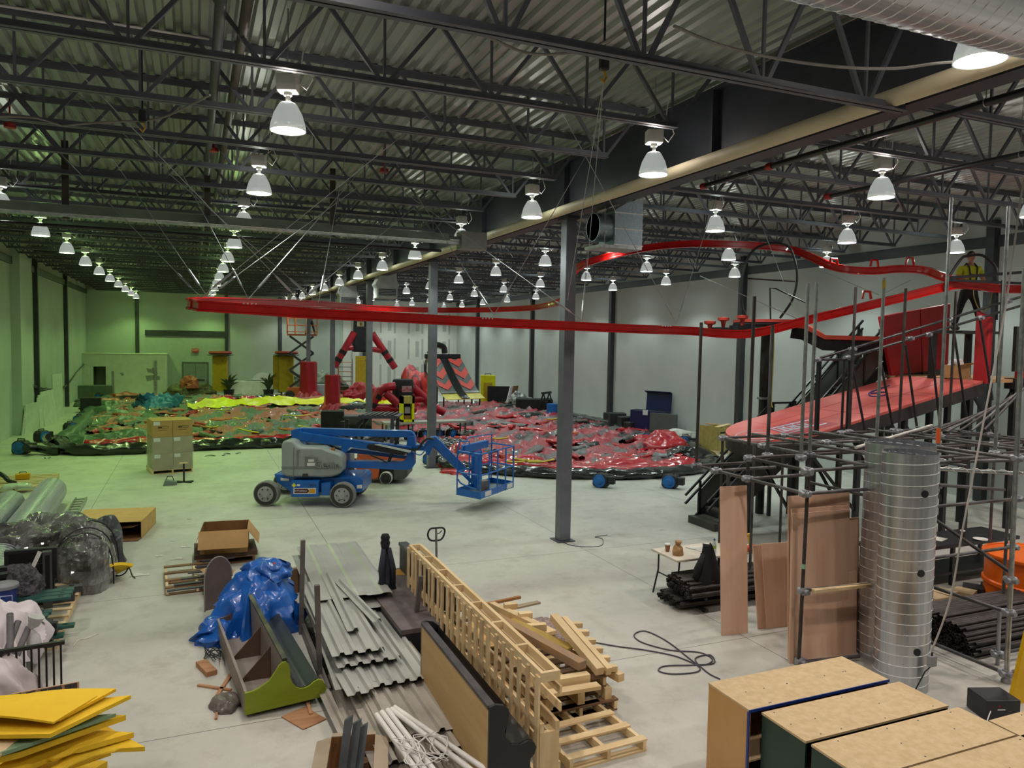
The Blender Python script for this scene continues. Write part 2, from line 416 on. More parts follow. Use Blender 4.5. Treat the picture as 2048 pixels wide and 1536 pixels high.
for (px, py), ln, z, lab in (((1545, 331), 14, 7.15, 'black sprinkler branch pipe with red cap, nearest in the right bay'), ((1412, 371), 10, 7.15, 'black sprinkler branch pipe with red cap just right of the girder'), ((1662, 392), 12, 7.1, 'black sprinkler branch pipe with red cap, middle of the right bay')):
    p = G(px, py, z); o = thing('sprinkler_branch', lab, 'pipe', p)
    MB().tube((0, 0, 0), (0, -ln, 0), .045, 10).build('pipe', BLACK, o, smooth=SM)
    MB().tube((0, 0, 0), (0, .12, 0), .06, 10).build('end_cap', RCAP, o, smooth=SM)
    for k in range(3):
        y = -1.2-k*2.4; MB().path([(.05*math.sin(a), y, .05*math.cos(a)-.0) for a in [i*PI/6 for i in range(13)]], .008, 5).build('hanger_ring', GALV, o); MB().tube((0, y, .05), (0, y, 8.1-z), .006, 5).build('hanger_rod', GALV, o)
# radiant tube heater across the hall
ht = thing('tube_heater', 'long silver radiant tube heater hung across the left bay', 'heater', (6.0, 17.3, 6.6))
MB().tube((-12.5, 0, 0), (0, 0, 0), .1, 14).build('tube', GALV, ht, smooth=SM)
MB().prism([(-.26, -.05), (-.1, .14), (.1, .14), (.26, -.05), (.25, -.06), (.1, .125), (-.1, .125), (-.25, -.06)], -12.4, -.4, axis='X').build('reflector', pm('silver_reflector', '#c3c7c8', '#adb2b3', rough=.25, metal=.95), ht)
MB().box(-.1, .55, -.2, .2, -.2, .22).build('burner_box', pm('burner_grey', '#8d908f', rough=.5, metal=.4), ht, bevel=.01)
for px in (132, 415, 665):
    p = onY(px, 440, 17.3); MB().box(p.x-6.06, p.x-5.94, -.03, .03, -.12, 1.4).build('hanger', BRN, ht)
tag(MB().tube((XL, 17.45, 6.35), (5.5, 17.45, 6.35), .035, 8).build('gas_pipe', BLACK), 'thin black gas pipe just below the radiant tube heater', 'pipe')
# white conduits along joists
for y, z in ((8.0, 7.9), (10.2, 7.86), (10.4, 7.78), (17.0, 7.3)):
    a_ = XL if y > 8 else -3; tag(MB().tube((a_, y, z), (.2, y, z), .017, 6).build('conduit', pm('conduit_white', '#c9c9c4', rough=.4)), {8.0: 'nearest thin white conduit run under the roof deck', 10.2: 'upper of the paired white conduits under the roof deck', 10.4: 'lower of the paired white conduits under the roof deck', 17.0: 'thin white conduit run above the tube heater'}[y], 'conduit')
# spiral duct top right
def spiral_duct(o, L, R, pit, n=28, seam=.006, mat=GALV, holes=()):
    body = MB().lathe([(R-.004, 0), (R, 0), (R, L), (R-.004, L), (R-.004, 0)], (0, 0, 0), n, 'X').build('duct_wall', mat, o, smooth=SM)
    turns = L/pit; steps = int(turns*20); ps = []
    for i in range(steps+1):
        a = i/20*2*PI; ps.append((i/20*pit, R*math.cos(a), R*math.sin(a)))
    sm = MB().path(ps, seam, 4).build('spiral_seam', pm('bright_seam', '#f0f2f4', '#e2e5e8', rough=.35, metal=.1), o)
    sm['kind'] = 'stuff'
    return body
dz_ = onY(1800, 72, 4.2)
o = thing('spiral_duct', 'large spiral galvanised duct hanging under the roof at upper right', 'duct', (-3.0, 3.5, 6.66))
def duct_mat(name, axis=(1, 1, 1)):
    t = NT(name); v = t.coord((.25, 6, 6) if axis == 'X' else axis)
    t.link(t.ramp(t.noise(v, 3, 4), [(.3, lin('#c8ccd2')), (.7, lin('#a9aeb5'))]), t.b.inputs['Base Color'])
    t.b.inputs['Metallic'].default_value = .88; t.b.inputs['Roughness'].default_value = .29; t.bump(t.noise(v, 14, 3), .05); return t.m
DUCTX = duct_mat('spiral_duct_metal', 'X')
spiral_duct(o, 15.0, .4, .11, mat=DUCTX)

# ---------------------------------------------------------------- high-bay lamps (the light of the hall)
HOUS = pm('lamp_ballast_white', '#e6e6e2', '#d5d5d0', rough=.5)
def alu():
    t = NT('prismatic_reflector'); t.b.inputs['Emission Color'].default_value = (.93, 1, .95, 1); t.b.inputs['Emission Strength'].default_value = GLOW; t.b.inputs['Base Color'].default_value = lin('#c9cbc9'); t.b.inputs['Roughness'].default_value = .3
    t.b.inputs['Metallic'].default_value = .7; n_ = t.noise(t.coord((1, 1, .1)), 40, 2); t.bump(n_, .1); t.m.cycles.emission_sampling = 'NONE'; return t.m
ALU = alu()
def make_lamp(tint, st, name):
    r = bpy.data.objects.new('highbay_lamp', None); C.objects.link(r)
    MB().box(-.12, .12, -.1, .1, .46, .66).build('ballast', HOUS, r, bevel=.02)
    MB().lathe([(.03, .32), (.03, .46)], n=12).build('neck', HOUS, r)
    lu = bpy.data.lights.new('lamp_leak', 'POINT'); lu.energy = LAMPW*st/LAMP*.13; lu.color = tint; lu.shadow_soft_size = .06
    lq = bpy.data.objects.new('lamp_leak', lu); C.objects.link(lq); lq.parent = r; lq.location = (0, 0, .395)
    MB().lathe([(.09, .33), (.11, .31), (.17, .2), (.205, .08), (.215, 0), (.205, 0), (.195, .08), (.16, .19), (.1, .29)], n=24).build('reflector', ALU, r, smooth=True)
    MB().lathe([(.203, .012), (.12, .0), (.0001, -.004)], n=20).build('lens', emit('lamp_lens_'+name, tint, st*.22), r)
    ld_ = bpy.data.lights.new('lamp_beam', 'SPOT'); ld_.energy = LAMPW*st/LAMP; ld_.color = tint; ld_.spot_size = math.radians(128); ld_.spot_blend = .55; ld_.shadow_soft_size = .14
    lo_ = bpy.data.objects.new('lamp_beam', ld_); C.objects.link(lo_); lo_.parent = r; lo_.location = (0, 0, -.03)
    MB().lathe([(.034, .44), (.05, .42), (.05, .455), (.034, .46)], n=10).build('socket_ring', HOUS, r)
    MB().tube((0, 0, .66), (0, 0, 1.45), .008, 6).build('hook_rod', GALV, r)
    MB().path([(.1, 0, .6), (.22, .02, .5), (.3, 0, .62), (.24, 0, .78), (.15, 0, .7), (.2, 0, 1.1)], .008, 5).build('power_cord', HOUS, r)
    return r
W_ = (1.0, .91, .84); WG = (.93, 1.0, .86); GR = (.58, 1.0, .30); TE = (.86, 1.0, .94)
lamps = {'white': make_lamp(W_, LAMP*1.3, 'white'), 'mid': make_lamp(WG, LAMP, 'mid'), 'green': make_lamp(GR, LAMP*1.15, 'green'), 'teal': make_lamp(TE, LAMP, 'teal')}
ul = set()
rows = [(-3.6, 'left wall row'), (1.07, 'second row from the left wall'), (6.3, 'row beside the girder'), (10.6, 'first row right of the girder'), (14.5, 'middle row of the right bay'), (18.3, 'row beside the right wall')]
lampz = 6.7
ORD = ['nearest', 'second nearest', 'third nearest', 'fourth nearest', 'fifth nearest', 'sixth nearest', 'seventh nearest', 'eighth nearest', 'ninth nearest', 'tenth nearest', 'eleventh nearest', 'twelfth nearest', 'thirteenth nearest', 'fourteenth nearest', 'fifteenth nearest']
for ri, (x, rn) in enumerate(rows):
    vis = 0
    for k in range(-2, 12):
        y = 9.6+4.35*k + (-.3 if ri >= 3 else 0)
        if ri in (0, 3) and k < -1: continue
        if ri == 2 and k == -1: y = 4.56
        if ri == 0 and k in (1,): continue
        if y < 13: kind = 'white'
        elif ri <= 1 and y > 19: kind = 'green'
        elif ri >= 3: kind = 'teal'
        else: kind = 'mid'
        if ri == 2 and y > 40: kind = 'mid'
        p = lamps[kind]
        if kind in ul: o = copy_tree(p)
        else: o = p; ul.add(kind)
        o.location = (x, y, lampz); o.rotation_euler = (0, 0, random.uniform(-.5, .5))
        seen = (ri == 2 and y > 4) or (ri != 2 and y > 8.5)
        if seen: lab = '%s lit high-bay lamp, %s' % (ORD[vis], rn); vis += 1
        else: lab = 'lit high-bay lamp overhead, out of view'
        tag(o, lab, 'lamp', 'high-bay lamps')
# ================================================================ foreground: boards, benches, sheets, boxes
PINE = wood('pale_pine', '#e8d3a8', '#cfb080', 'Y'); PINEX = wood('pale_pine_across', '#e8d3a8', '#cfb080', 'X'); PINEZ = wood('pale_pine_upright', '#e6d0a6', '#cdae80', 'Z')
OLDW = wood('weathered_brown_wood', '#8a6a4c', '#5d4633', 'X'); PLY = wood('pinkish_plywood', '#dcb9a0', '#c79f86', 'Z', scale=3, ring=7)
CARD = pm('brown_cardboard', '#b8925f', '#a98453', rough=.85, scale=2); CARDI = pm('cardboard_inside', '#8a6238', '#7a552f', rough=.9)
PART = pm('particle_board', '#cdb48c', '#bfa57c', rough=.75, scale=14, bump=.04)
BLACKF = pm('black_fabric', '#141416', '#1f1f22', rough=.9, bump=.2, bscale=30)
def ridge(p, s): return 1-abs(noise.noise(p*s))*2
def heap(c, rx, ry, h, seed=0, freq=2.2, amp=.25, nu=72, nv=26, rz=0, pw=2.6, flat=0.0):
    c = V(c); sd = V((seed*7.3, seed*3.1, seed*1.7)); b = MB()
    def fn(u, v):
        a = u*2*PI; e = v*PI/2
        ce = math.cos(e); se = math.sin(e); ce = ce**(2/pw) if ce > 0 else 0; se = se**(2/pw) if se > 0 else 0
        x, y, z = math.cos(a)*ce, math.sin(a)*ce, se
        q = V((x*rx, y*ry, z*h))*1.0+sd
        f1 = noise.voronoi(q*freq*1.1+V((noise.noise(q*2), noise.noise(q*2+V((3, 3, 3))), 0))*.3)[0][0]; f2 = noise.voronoi(q*freq*2.6)[0][0]
        d = 1+amp*1.5*(f1-.45)+amp*.4*(f2-.45)+amp*.6*noise.noise(q*freq*.5)
        x *= d; y *= d; z = max(0, z*(1+(d-1)*(.4+.6*v)) ) if v > 0 else 0
        p = V((x*rx, y*ry, z*h)); p.rotate(MX.Rotation(rz, 3, 'Z')); return c+p
    b.grid(fn, nu, nv); return b
def drape(c, rx, ry, h, seed=0, n=11, amp=.3, nu=110, nv=34):
    """cloth thrown over a lump: domed top, pleated sides with sharp creases"""
    c = V(c); sd = V((seed*5.1, seed*2.7, seed)); b = MB()
    def tri(x): x = x % 1; return abs(2*x-1)*2-1
    def fn(u, v):
        a = u*2*PI; ca, sa = math.cos(a), math.sin(a); q = V((ca, sa, v*.9))*1.3+sd
        t = max(0, (v-.4)/.6); s_ = (v/.4*.6) if v < .4 else .6+.4*t**.8
        z = h*(1-.15*min(1, v/.4)**2) if v < .4 else h*.85*(1-t)**1.15
        ph = n*u+1.3*noise.noise(V((ca*.8, sa*.8, v*1.6))+sd); am = amp*(.4+.9*abs(noise.noise(q)))
        k_ = 1+am*tri(ph)*min(1, t*1.6+.15)+.18*noise.noise(q*1.3)
        cr = noise.voronoi(V((ca*s_*rx, sa*s_*ry, z*.6))*3.2+sd)[0][0]-.4
        return c+V((ca*s_*rx*k_, sa*s_*ry*k_, max(0, z*(1+.22*cr)+.10*h*tri(ph*.5+.3*noise.noise(q*2))*(1-t)*min(1, v*3)) if v < 1 else 0))
    return b.grid(fn, nu, nv)
def sheet(corners, z_fn, nu=14, nv=10):
    """bent sheet: bilinear corners, z from function of (u, v)"""
    a, b_, c_, d_ = [V(p) for p in corners]
    return MB().grid(lambda u, v: lerp(lerp(a, b_, u), lerp(d_, c_, u), v)+V((0, 0, z_fn(u, v))), nu, nv)
def crate_box(name, label, cat, pts, z0, z1, mat, group=None):
    m = MB(); n4 = [V((p[0], p[1], z0)) for p in pts]+[V((p[0], p[1], z1)) for p in pts]; m.hexa(n4)
    return tag(m.build(name, mat), label, cat, group)
# ---- low cabinets at lower right
GRN = pm('dark_green_laminate', '#173a30', '#14332a', rough=.35); BLU = pm('blue_edge_band', '#1d3a86', rough=.4); ORG = pm('orange_red_edge', '#b4451f', rough=.5)
TANS = pm('tan_melamine', '#c69a62', '#bf935c', rough=.5)
def cabinet(label, x0, x1, y0, y1, h, side, edge=None, z0=0.0):
    o = thing('counter_cabinet', label, 'cabinet', (x0, y0, z0)); L, W = x1-x0, y1-y0
    MB().box(0, .018, 0, W, 0, h-.02).build('end_panel', side, o); MB().box(L-.018, L, 0, W, 0, h-.02).build('end_panel', side, o)
    MB().box(.018, L-.018, W-.018, W, 0, h-.02).build('back_panel', side, o)
    MB().box(.018, L-.018, .02, .035, 0, .12).build('kick_board', PART, o); MB().box(.018, L-.018, 0, W-.018, h*.45, h*.45+.018).build('shelf', PART, o)
    MB().box(-.004, L+.004, -.004, W+.004, h-.02, h).build('top_board', PART, o)
    if edge: MB().box(-.008, L+.004, -.014, -.004, h-.024, h+.002).build('edge_strip', edge, o); MB().box(-.012, -.0, -.014, .012, 0, h-.02).build('edge_strip', edge, o)
    for k in range(9): MB().lathe([(.007, 0), (.006, .003), (.0001, .003)], (random.uniform(.08, L-.08), random.choice((.04, W/2, W-.04)), h), 8).build('screw', STEEL, o)
    return o
cabinet('tan counter cabinet with blue edged top, farthest back of its row', 4.62, 6.36, 5.24, 5.82, .9, TANS, BLU)
MB_ = cabinet('dark green ended counter cabinet just in front of the blue edged one', 4.70, 6.42, 4.64, 5.16, .9, GRN)
cabinet('dark green ended counter cabinet, third from the spiral ducts', 4.71, 6.48, 4.06, 4.58, .9, GRN)
cabinet('particle board topped cabinet at the bottom right corner', 4.80, 6.60, 3.44, 4.03, .9, GRN)
cq = G(1979, 1441, .9)
cabinet('cabinet with an orange red edge at the right picture border', cq.x, cq.x+1.6, cq.y-.55, cq.y, .9, PART, ORG)
b = thing('amplifier_box', 'small black electronics box on the floor behind the cabinets', 'device', G(1985, 1428), -.35)
MB().box(-.2, .2, -.17, .17, .01, .24).build('case', pm('black_device_case', '#1c1c20', '#26262b', rough=.45), b, bevel=.008)
MB().lathe([(.016, 0), (.014, .012)], (-.04, -.17, .17), 10, 'Y', ).build('red_knob', pm('red_knob', '#c0262c', rough=.4), b)
MB().box(-.07, .02, -.174, -.17, .13, .14).build('print_mark', HOUS, b)
MB().path([(-.15, -.17, .12), (-.22, -.24, .1), (-.3, -.3, .01)], .006, 6).build('cable', HOUS, b)
for sx in (-.16, .16):
    for sy in (-.13, .13): MB().lathe([(.015, 0), (.015, .012)], (sx, sy, 0), 8).build('foot', BLACK, b)
t = tag(MB().prism([(0, 0), (.5, 0), (.5, 1.1), (.22, 1.1)], 0, .06, MX.Translation(G(2022, 1408))@MX.Rotation(-.25, 4, 'Z'), 'Y').build('foam_wedge', pm('yellow_vinyl', '#e8b80f', '#ddaa08', rough=.5)), 'yellow padded wedge standing at the right picture border', 'pad')
# ---- standing spiral ducts
def stand_duct(label, c, R, Hh, holes=()):
    o = thing('duct_section', label, 'duct', c)
    t = MATS.get('upright_duct_metal') or duct_mat('upright_duct_metal', (6, 6, .25)); MATS['upright_duct_metal'] = t
    MB().lathe([(R, 0), (R, Hh), (R-.006, Hh), (R-.006, 0), (R, 0)], n=40).build('duct_wall', t, o, smooth=SM)
    turns = Hh/.13; ps = [(R*math.cos(i/22*2*PI), R*math.sin(i/22*2*PI), i/22*.13) for i in range(int(turns*22))]
    s = MB().path(ps, .0055, 4).build('spiral_seam', pm('bright_seam', '#f0f2f4'), o); s['kind'] = 'stuff'
    for px, py in holes:
        p = onY(px, py, c[1]-R*.9)-V(c); a = math.atan2(p.y, p.x) if abs(p.x) < R else -1.9
        m = MX.Translation((R*math.cos(a)*1.003, R*math.sin(a)*1.003, p.z)) @ MX.Rotation(a, 4, 'Z') @ MX.Rotation(PI/2, 4, 'Y')
        MB().lathe([(.045, 0), (.045, .004), (.0001, .005)], n=18, m=m).build('dark_hole_disc', BLACK, o)  # flat black disc paints the shade inside an open hole
stand_duct('bright spiral duct section standing upright with three black holes', V((8.12, 6.52, 0)), .315, 2.93, [(1797, 1311), (1803, 1152), (1811, 991)])
stand_duct('duller upright spiral duct section behind the one with holes', V((8.76, 7.2, 0)), .43, 2.93)
# ---- plywood leaning
def board(name, label, base_a, base_b, top, th, mat, cat='plywood', group='plywood boards leaning on the pipe frame'):
    a, b_ = V(base_a), V(base_b); up = V(top)-a; x = (b_-a); nrm = x.cross(up).normalized()*th
    m = MB().hexa([a, b_, b_+nrm, a+nrm, a+up, b_+up, b_+up+nrm, a+up+nrm]); return tag(m.build(name, mat), label, cat, group)
board('plywood_strip', 'tall narrow plywood strip leaning by the folding table', (7.01, 8.60, 0), (7.45, 8.55, 0), (7.05, 8.78, 2.14), .018, PLY)
board('plywood_board', 'low plywood panel with a vertical seam, right of the tall strip', (7.68, 8.60, 0), (7.84, 8.59, 0), (7.66, 8.75, 1.22), .018, PLY)
board('plywood_board', 'wider low plywood panel overlapping the seamed one', (7.82, 8.57, 0), (8.33, 8.53, 0), (7.80, 8.72, 1.24), .018, PLY)
for k, (dx, hh, wd_, lab) in enumerate(((0, 2.16, 1.05, 'tallest plywood sheet, rearmost against the pipe frame'), (.03, 1.82, 1.1, 'plywood sheet with a lower top edge, second from the rear'), (.06, 1.1, .95, 'front plywood sheet standing behind the lower frame pipe'))):
    y = 7.62-k*.07; board('plywood_sheet', lab, (7.34+dx, y, 0), (7.34+dx+wd_, y-.06, 0), (7.44+dx, y+.22-.04*k, hh), .02, PLY)
board('plywood_sheet', 'thin plywood edge showing lowest left of the leaning sheets', (7.24, 7.5, 0), (8.2, 7.44, 0), (7.42, 7.72, 1.95), .02, PLY)
board('plywood_sheet', 'second thin plywood edge left of the leaning sheets', (7.29, 7.55, 0), (8.25, 7.49, 0), (7.44, 7.77, 2.0), .02, PLY)
tag(MB().bar((7.42, 7.30, 1.02), (8.5, 7.22, 1.02), .09, .04).build('lumber', PINEX), 'pale pine length lying along the leaning plywood sheets', 'lumber')
# ---- stacks of pipes
def pipe_stack(x0, y0, z0, rows, length, label, group, r=.0245, jit=.05, dirx=1):
    proto = None
    for j, (ncol, off) in enumerate(rows):
        for i in range(ncol):
            if proto is None:
                proto = MB().pipe((0, 0, 0), (length, 0, 0), r, 10, .005).build('steel_pipe', DARKPIPE, smooth=SM, keep=True); o = proto
            else: o = proto.copy(); C.objects.link(o)
            o.location = (x0+random.uniform(-jit, jit), y0-(i+off)*2*r*1.02-(j % 2)*r, z0+r+j*r*1.76)
            o.rotation_euler = (random.uniform(0, 6), 0, random.uniform(-.008, .008)); tag(o, label, 'pipe', group)
pipe_stack(6.98, 10.15, .055, [(12, 0), (12, 0), (11, 0)], 2.0, 'dark steel pipe in the lower bundle under the folding table end', 'lower bundle of left pipes')
pipe_stack(7.10, 10.05, .235, [(13, 0), (13, 0), (12, 0), (12, 0), (11, 0), (9, 0)], 2.0, 'dark steel pipe in the upper bundle beside the folding table', 'upper bundle of left pipes')
tr = thing('pipe_trestle', 'low black trestle carrying the left pipe bundles', 'trestle', (7.0, 9.5, 0))
for x in (.35, 1.6):
    MB().box(x, x+.06, -.1, .75, .02, .054).build('crossbar', BLACK, tr); MB().box(x, x+.06, -.06, .0, 0, .02).build('foot', BLACK, tr); MB().box(x, x+.06, .66, .72, 0, .02).build('foot', BLACK, tr)
    MB().box(x, x+.05, -.08, .72, .195, .234).build('crossbar', BLACK, tr)
pipe_stack(9.72, 7.62, .05, [(20, 0), (20, 0), (19, 0), (19, 0), (18, 0), (17, 0), (16, 0), (14, 0), (10, 0)], 2.2, 'black steel pipe in the big stack inside the pipe frame', 'big stack of right pipes', jit=.07)
for x in (10.1, 11.4): tag(MB().box(x, x+.08, 6.5, 7.75, 0, .048).build('bearer', OLDW), ('left' if x < 11 else 'right')+' wooden bearer under the big stack of black pipes', 'bearer')
# ---- green-ended booth bench
OLIVE = wood('olive_green_panel', '#8a9a2c', '#75851f', 'X', scale=5); BRWN = pm('brown_board', '#5b473b', '#66503f', rough=.6); GREY_B = pm('grey_brown_board', '#8a8078', '#7d736b', rough=.6); VINYL = pm('black_vinyl', '#2a2c30', '#232529', rough=.38)
YE = 8.5
prof = [(490, 1444), (490, 1396), (505, 1393), (520, 1386), (539, 1373), (551, 1356), (559, 1343), (566, 1337), (573, 1335.5), (579, 1341), (582, 1352), (582, 1367), (587, 1379), (594, 1387), (601, 1390), (610, 1390), (620, 1386), (630, 1378), (640, 1373), (648, 1375), (655, 1386), (656, 1397), (650, 1405), (642, 1409)]
pp = [onY(x, y, YE) for x, y in prof]; x00 = pp[0].x; P2 = [(p.x-x00, max(0, p.z)+.02) for p in pp]
gb = thing('booth_bench', 'booth bench with olive green scrolled end, lying open beside scrap wood', 'bench', (x00, YE, .03), .09)
LN = 2.45
MB().prism(P2, 0, .03).build('end_panel', OLIVE, gb); MB().prism(P2, LN, LN+.03).build('end_panel', BRWN, gb)
MB().box(0, .03, .03, LN, .02, .27).build('front_rail', GREY_B, gb); MB().box(.03, .42, .03, LN, .02, .04).build('bottom_board', GREY_B, gb)
MB().box(.42, .44, .03, LN, .02, .56).build('back_board', GREY_B, gb); MB().box(.405, .46, .03, LN, .54, .57).build('top_rail', pm('scuffed_black_edge', '#2b2a28', '#5a5f35', rough=.5), gb)
for y in (.8, 1.5): MB().prism([(.06, .04), (.42, .04), (.42, .42)], y, y+.018).build('brace', BRWN, gb)
seat = [(.46, .5)]+[(x, z+.008) for x, z in P2[9:19]]
MB().prism(seat+[(x, z-.03) for x, z in seat[::-1]], .03, LN).build('seat_pad', VINYL, gb, smooth=SM)
# ---- black-ended booth bench
TANP = wood('tan_plywood_back', '#c7a878', '#b3925f', 'Y', scale=2.5, ring=5)
prof2 = [(979, 1416), (992, 1410), (1008, 1411), (1017, 1418), (1019, 1428), (1016, 1445), (1010, 1462), (1012, 1478), (1024, 1490), (1041, 1490), (1057, 1482), (1068, 1484), (1073, 1494), (1069, 1508), (1061, 1517), (1060, 1545)]
Y2 = 6.02; q0 = onY(979, 1416, Y2); P3 = [(onY(x, y, Y2).x-q0.x, onY(x, y, Y2).z) for x, y in prof2]
bb = thing('booth_bench', 'booth bench with black scrolled end and tan plywood back, foreground', 'bench', (q0.x, Y2, 0))
P3 = P3+[(P3[-1][0], .02), (0, .02)]
MB().prism(P3, 0, .03).build('end_panel', pm('black_end_panel', '#18181b', '#1f1f22', rough=.5), bb)
L2 = 2.15
MB().box(.0, .02, .03, L2, .02, q0.z-.03).build('back_board', TANP, bb)
MB().box(-.005, .07, .03, L2, q0.z-.03, q0.z+.005).build('top_rail', pm('scuffed_dark_vinyl', '#4a4346', '#332f33', rough=.5, scale=5), bb)
MB().prism(P3, L2, L2+.03).build('end_panel', VINYL, bb)
st_ = [p for p in P3[3:12]]; MB().prism([(x, z+.004) for x, z in st_]+[(x, z-.04) for x, z in st_[::-1]], .03, L2).build('seat_pad', VINYL, bb, smooth=SM)
# third bench further back (dark upholstered, tipped), with chevron print
tb = thing('booth_bench', 'scuffed dark booth bench with yellow chevron corner, behind the sheet metal', 'bench', (2.72, 9.25, 0), .02)
MB().box(.42, .5, 0, 2.6, 0, .86).build('back_board', pm('dark_grey_scuffed', '#3d3a3d', '#2c2a2d', rough=.5, scale=4), tb)
MB().box(.40, .54, 0, 2.6, .84, .89).build('top_rail', VINYL, tb)
MB().box(-.28, .42, .0, 2.6, .4, .46).build('seat_board', pm('scuffed_mauve_board', '#6a5f60', '#4f4648', rough=.6, scale=3), tb)
MB().box(-.28, -.25, 0, 2.6, .0, .4).build('front_board', BLACKF, tb); MB().box(-.25, .42, 0, .03, 0, .4).build('end_panel', BLACKF, tb)
MB().prism([(.1, 2.3), (.4, 2.55), (.4, 2.2)], .461, .464, None, 'Z').build('chevron_mark', pm('worn_yellow_paint', '#b8882a', rough=.6), tb)
# ---- lattice crate
lc = thing('lattice_crate', 'long narrow pine lattice crate standing on its edge', 'crate', (2.98, 6.19, 0))
Lc, Wc, Hc = 4.72, .2, 1.1
for x in (0, Wc-.04):
    MB().box(x, x+.04, 0, Lc, Hc-.09, Hc).build('top_rail', PINE, lc); MB().box(x, x+.04, 0, Lc, 0, .09).build('bottom_rail', PINE, lc); MB().box(x, x+.04, 0, Lc, .52, .61).build('middle_rail', PINE, lc)
for k in range(8):
    y = k*(Lc-.04)/7; MB().box(.04, Wc-.04, y, y+.04, Hc-.09, Hc).build('spacer', PINEX, lc); MB().box(.0, Wc, y, y+.04, .09, .52).build('post', PINEZ, lc)
sl0 = None
for k in range(23):
    y = .03+k*(Lc-.12)/22+random.uniform(-.02, .02); w_ = random.choice((.06, .085, .09))
    MB().box(-.022, 0, y, y+w_, 0.01, Hc-.02-random.uniform(0, .03)).build('slat', PINEZ, lc)
for z in (.12, .3, .7, .86): MB().box(Wc, Wc+.02, 0, Lc, z, z+.085).build('cross_slat', PINE, lc)
# ---- pallets
def pallet(label, c, rz, W=1.0, L=1.2, nb=7, mat=PINEX, mat2=PINE, group='wooden pallets', gap=None):
    o = thing('wooden_pallet', label, 'pallet', c, rz, group); bw = .095
    for x in (0, W/2-.02, W-.04): MB().box(x, x+.04, 0, L, .02, .11).build('stringer', mat2, o)
    for i in range(nb):
        y = i*(L-bw)/(nb-1); MB().box(-.01, W+.01, y, y+bw, .11, .13).build('deck_board', mat, o)
    for i in range(3):
        y = i*(L-bw)/2; MB().box(0, W, y, y+bw, 0, .02).build('bottom_board', mat, o)
    return o
pallet('pale pine pallet frame with wide gaps, nearest the camera', (3.36, 6.3, 0), .06, .92, .98, 4)
pallet('upside pallet with brown boards under the scrap lumber heap', (3.5, 7.2, 0), .02, .95, 1.2, 6, OLDW)
pallet('second pallet layer with dark brown boards below the scrap lumber', (3.42, 7.25, .26), .05, .92, 1.15, 5, OLDW)
for x in (3.55, 3.95, 4.3): tag(MB().box(x, x+.09, 7.25, 8.2, .13, .26).build('bearer_block', PINE), {3.55: 'left', 3.95: 'middle', 4.3: 'right'}[x]+' wooden bearer between the two brown board pallets', 'bearer')
pallet('pale pallet leaning flat behind the lattice crate', (3.4, 8.5, .0), -.02, .95, 1.3, 5)
pallet('pale pallet stacked on another behind the lattice crate', (3.36, 8.55, .135), .03, .95, 1.3, 4)
# lumber heap on the pallets
def plank(label, p, q, w_, h_, mat=PINE, up=(0, 0, 1), name='lumber', group='scrap lumber on the pallets'):
    return tag(MB().bar(p, q, w_, h_, up).build(name, mat), label, 'lumber', group)
z1 = .41
plank('long squared timber with worn grey end on the lumber heap', (3.55, 8.75, .66), (4.0, 7.25, .58), .12, .09, wood('greyed_timber', '#b08a5c', '#8d7a6c', 'Y'))
plank('yellow green treated board on the lumber heap, nearest', (3.42, 8.1, .54), (3.72, 7.25, .48), .15, .025, wood('treated_board', '#b99c4e', '#a58a42', 'Y'))
plank('yellow green treated board on the right of the timber', (3.75, 8.75, .6), (4.12, 7.75, .56), .14, .025, MATS['treated_board'])
plank('short stout block under the heap at its near edge', (3.4, 7.22, .46), (4.05, 7.2, .46), .1, .1, PINEX)
plank('pale board lying across the second pallet', (3.42, 7.08, .42), (4.1, 7.05, .42), .12, .04, PINEX)
plank('stepped pine rail leaning on the right of the heap, left half', (4.15, 8.3, .75), (4.2, 7.2, .5), .1, .09)
plank('stepped pine rail leaning on the right of the heap, right half', (4.27, 8.25, .72), (4.33, 7.22, .47), .07, .09)
for k in range(6):
    y = 8.15-k*.17; plank('small pine block nailed to the leaning stepped rail, %s from the far end' % ['first', 'second', 'third', 'fourth', 'fifth', 'sixth'][k], (4.3, y, .68-k*.04), (4.46, y-.02, .67-k*.04), .08, .06, PINEX, group='pine blocks on the stepped rail')
plank('pine beam lying under the blocks at the right of the heap', (4.3, 8.1, .38), (4.48, 7.2, .38), .09, .09)
plank('pale pine block across the far pallet', (3.45, 8.75, .5), (4.2, 8.62, .5), .09, .09, PINEX)
tag(MB().box(3.45, 4.15, 8.75, 9.6, .27, .29).build('osb_panel', pm('osb_board', '#d2ac6c', '#b98f4e', rough=.7, scale=25)), 'strand board panel lying on the far pale pallet', 'panel')
plank('thick pine beam along the right of the strand board panel', (3.95, 9.9, .36), (4.2, 8.75, .4), .09, .14)
plank('pale pine board with blocks right of the strand board panel', (4.12, 9.95, .3), (4.38, 8.8, .32), .16, .05)
for k, y in enumerate((9.6, 9.2)): plank(('farther' if k == 0 else 'nearer')+' small pine block on the board beside the strand board', (4.02+.05*k, y, .46), (4.2+.05*k, y-.02, .46), .1, .08, PINEX, group='blocks by the strand board')
plank('thin reddish slat lying across the far end of the heap', (3.4, 10.0, .33), (4.55, 10.25, .32), .05, .04, wood('reddish_slat', '#b5804f', '#96653c', 'X'))
plank('grey weathered board lying across the far end of the heap', (3.45, 9.75, .3), (4.75, 10.0, .3), .09, .03, wood('grey_board', '#b9a78c', '#8d7f6b', 'X'))
bag = tag(heap((4.48, 9.2, 0), .32, .5, .3, 5, 4, .3, 40, 14).build('debris_bag', pm('grey_mottled_debris', '#a08d88', '#6e5c58', rough=.8, scale=30), smooth=SM), 'mottled grey sack of debris beside the lumber heap', 'sack')
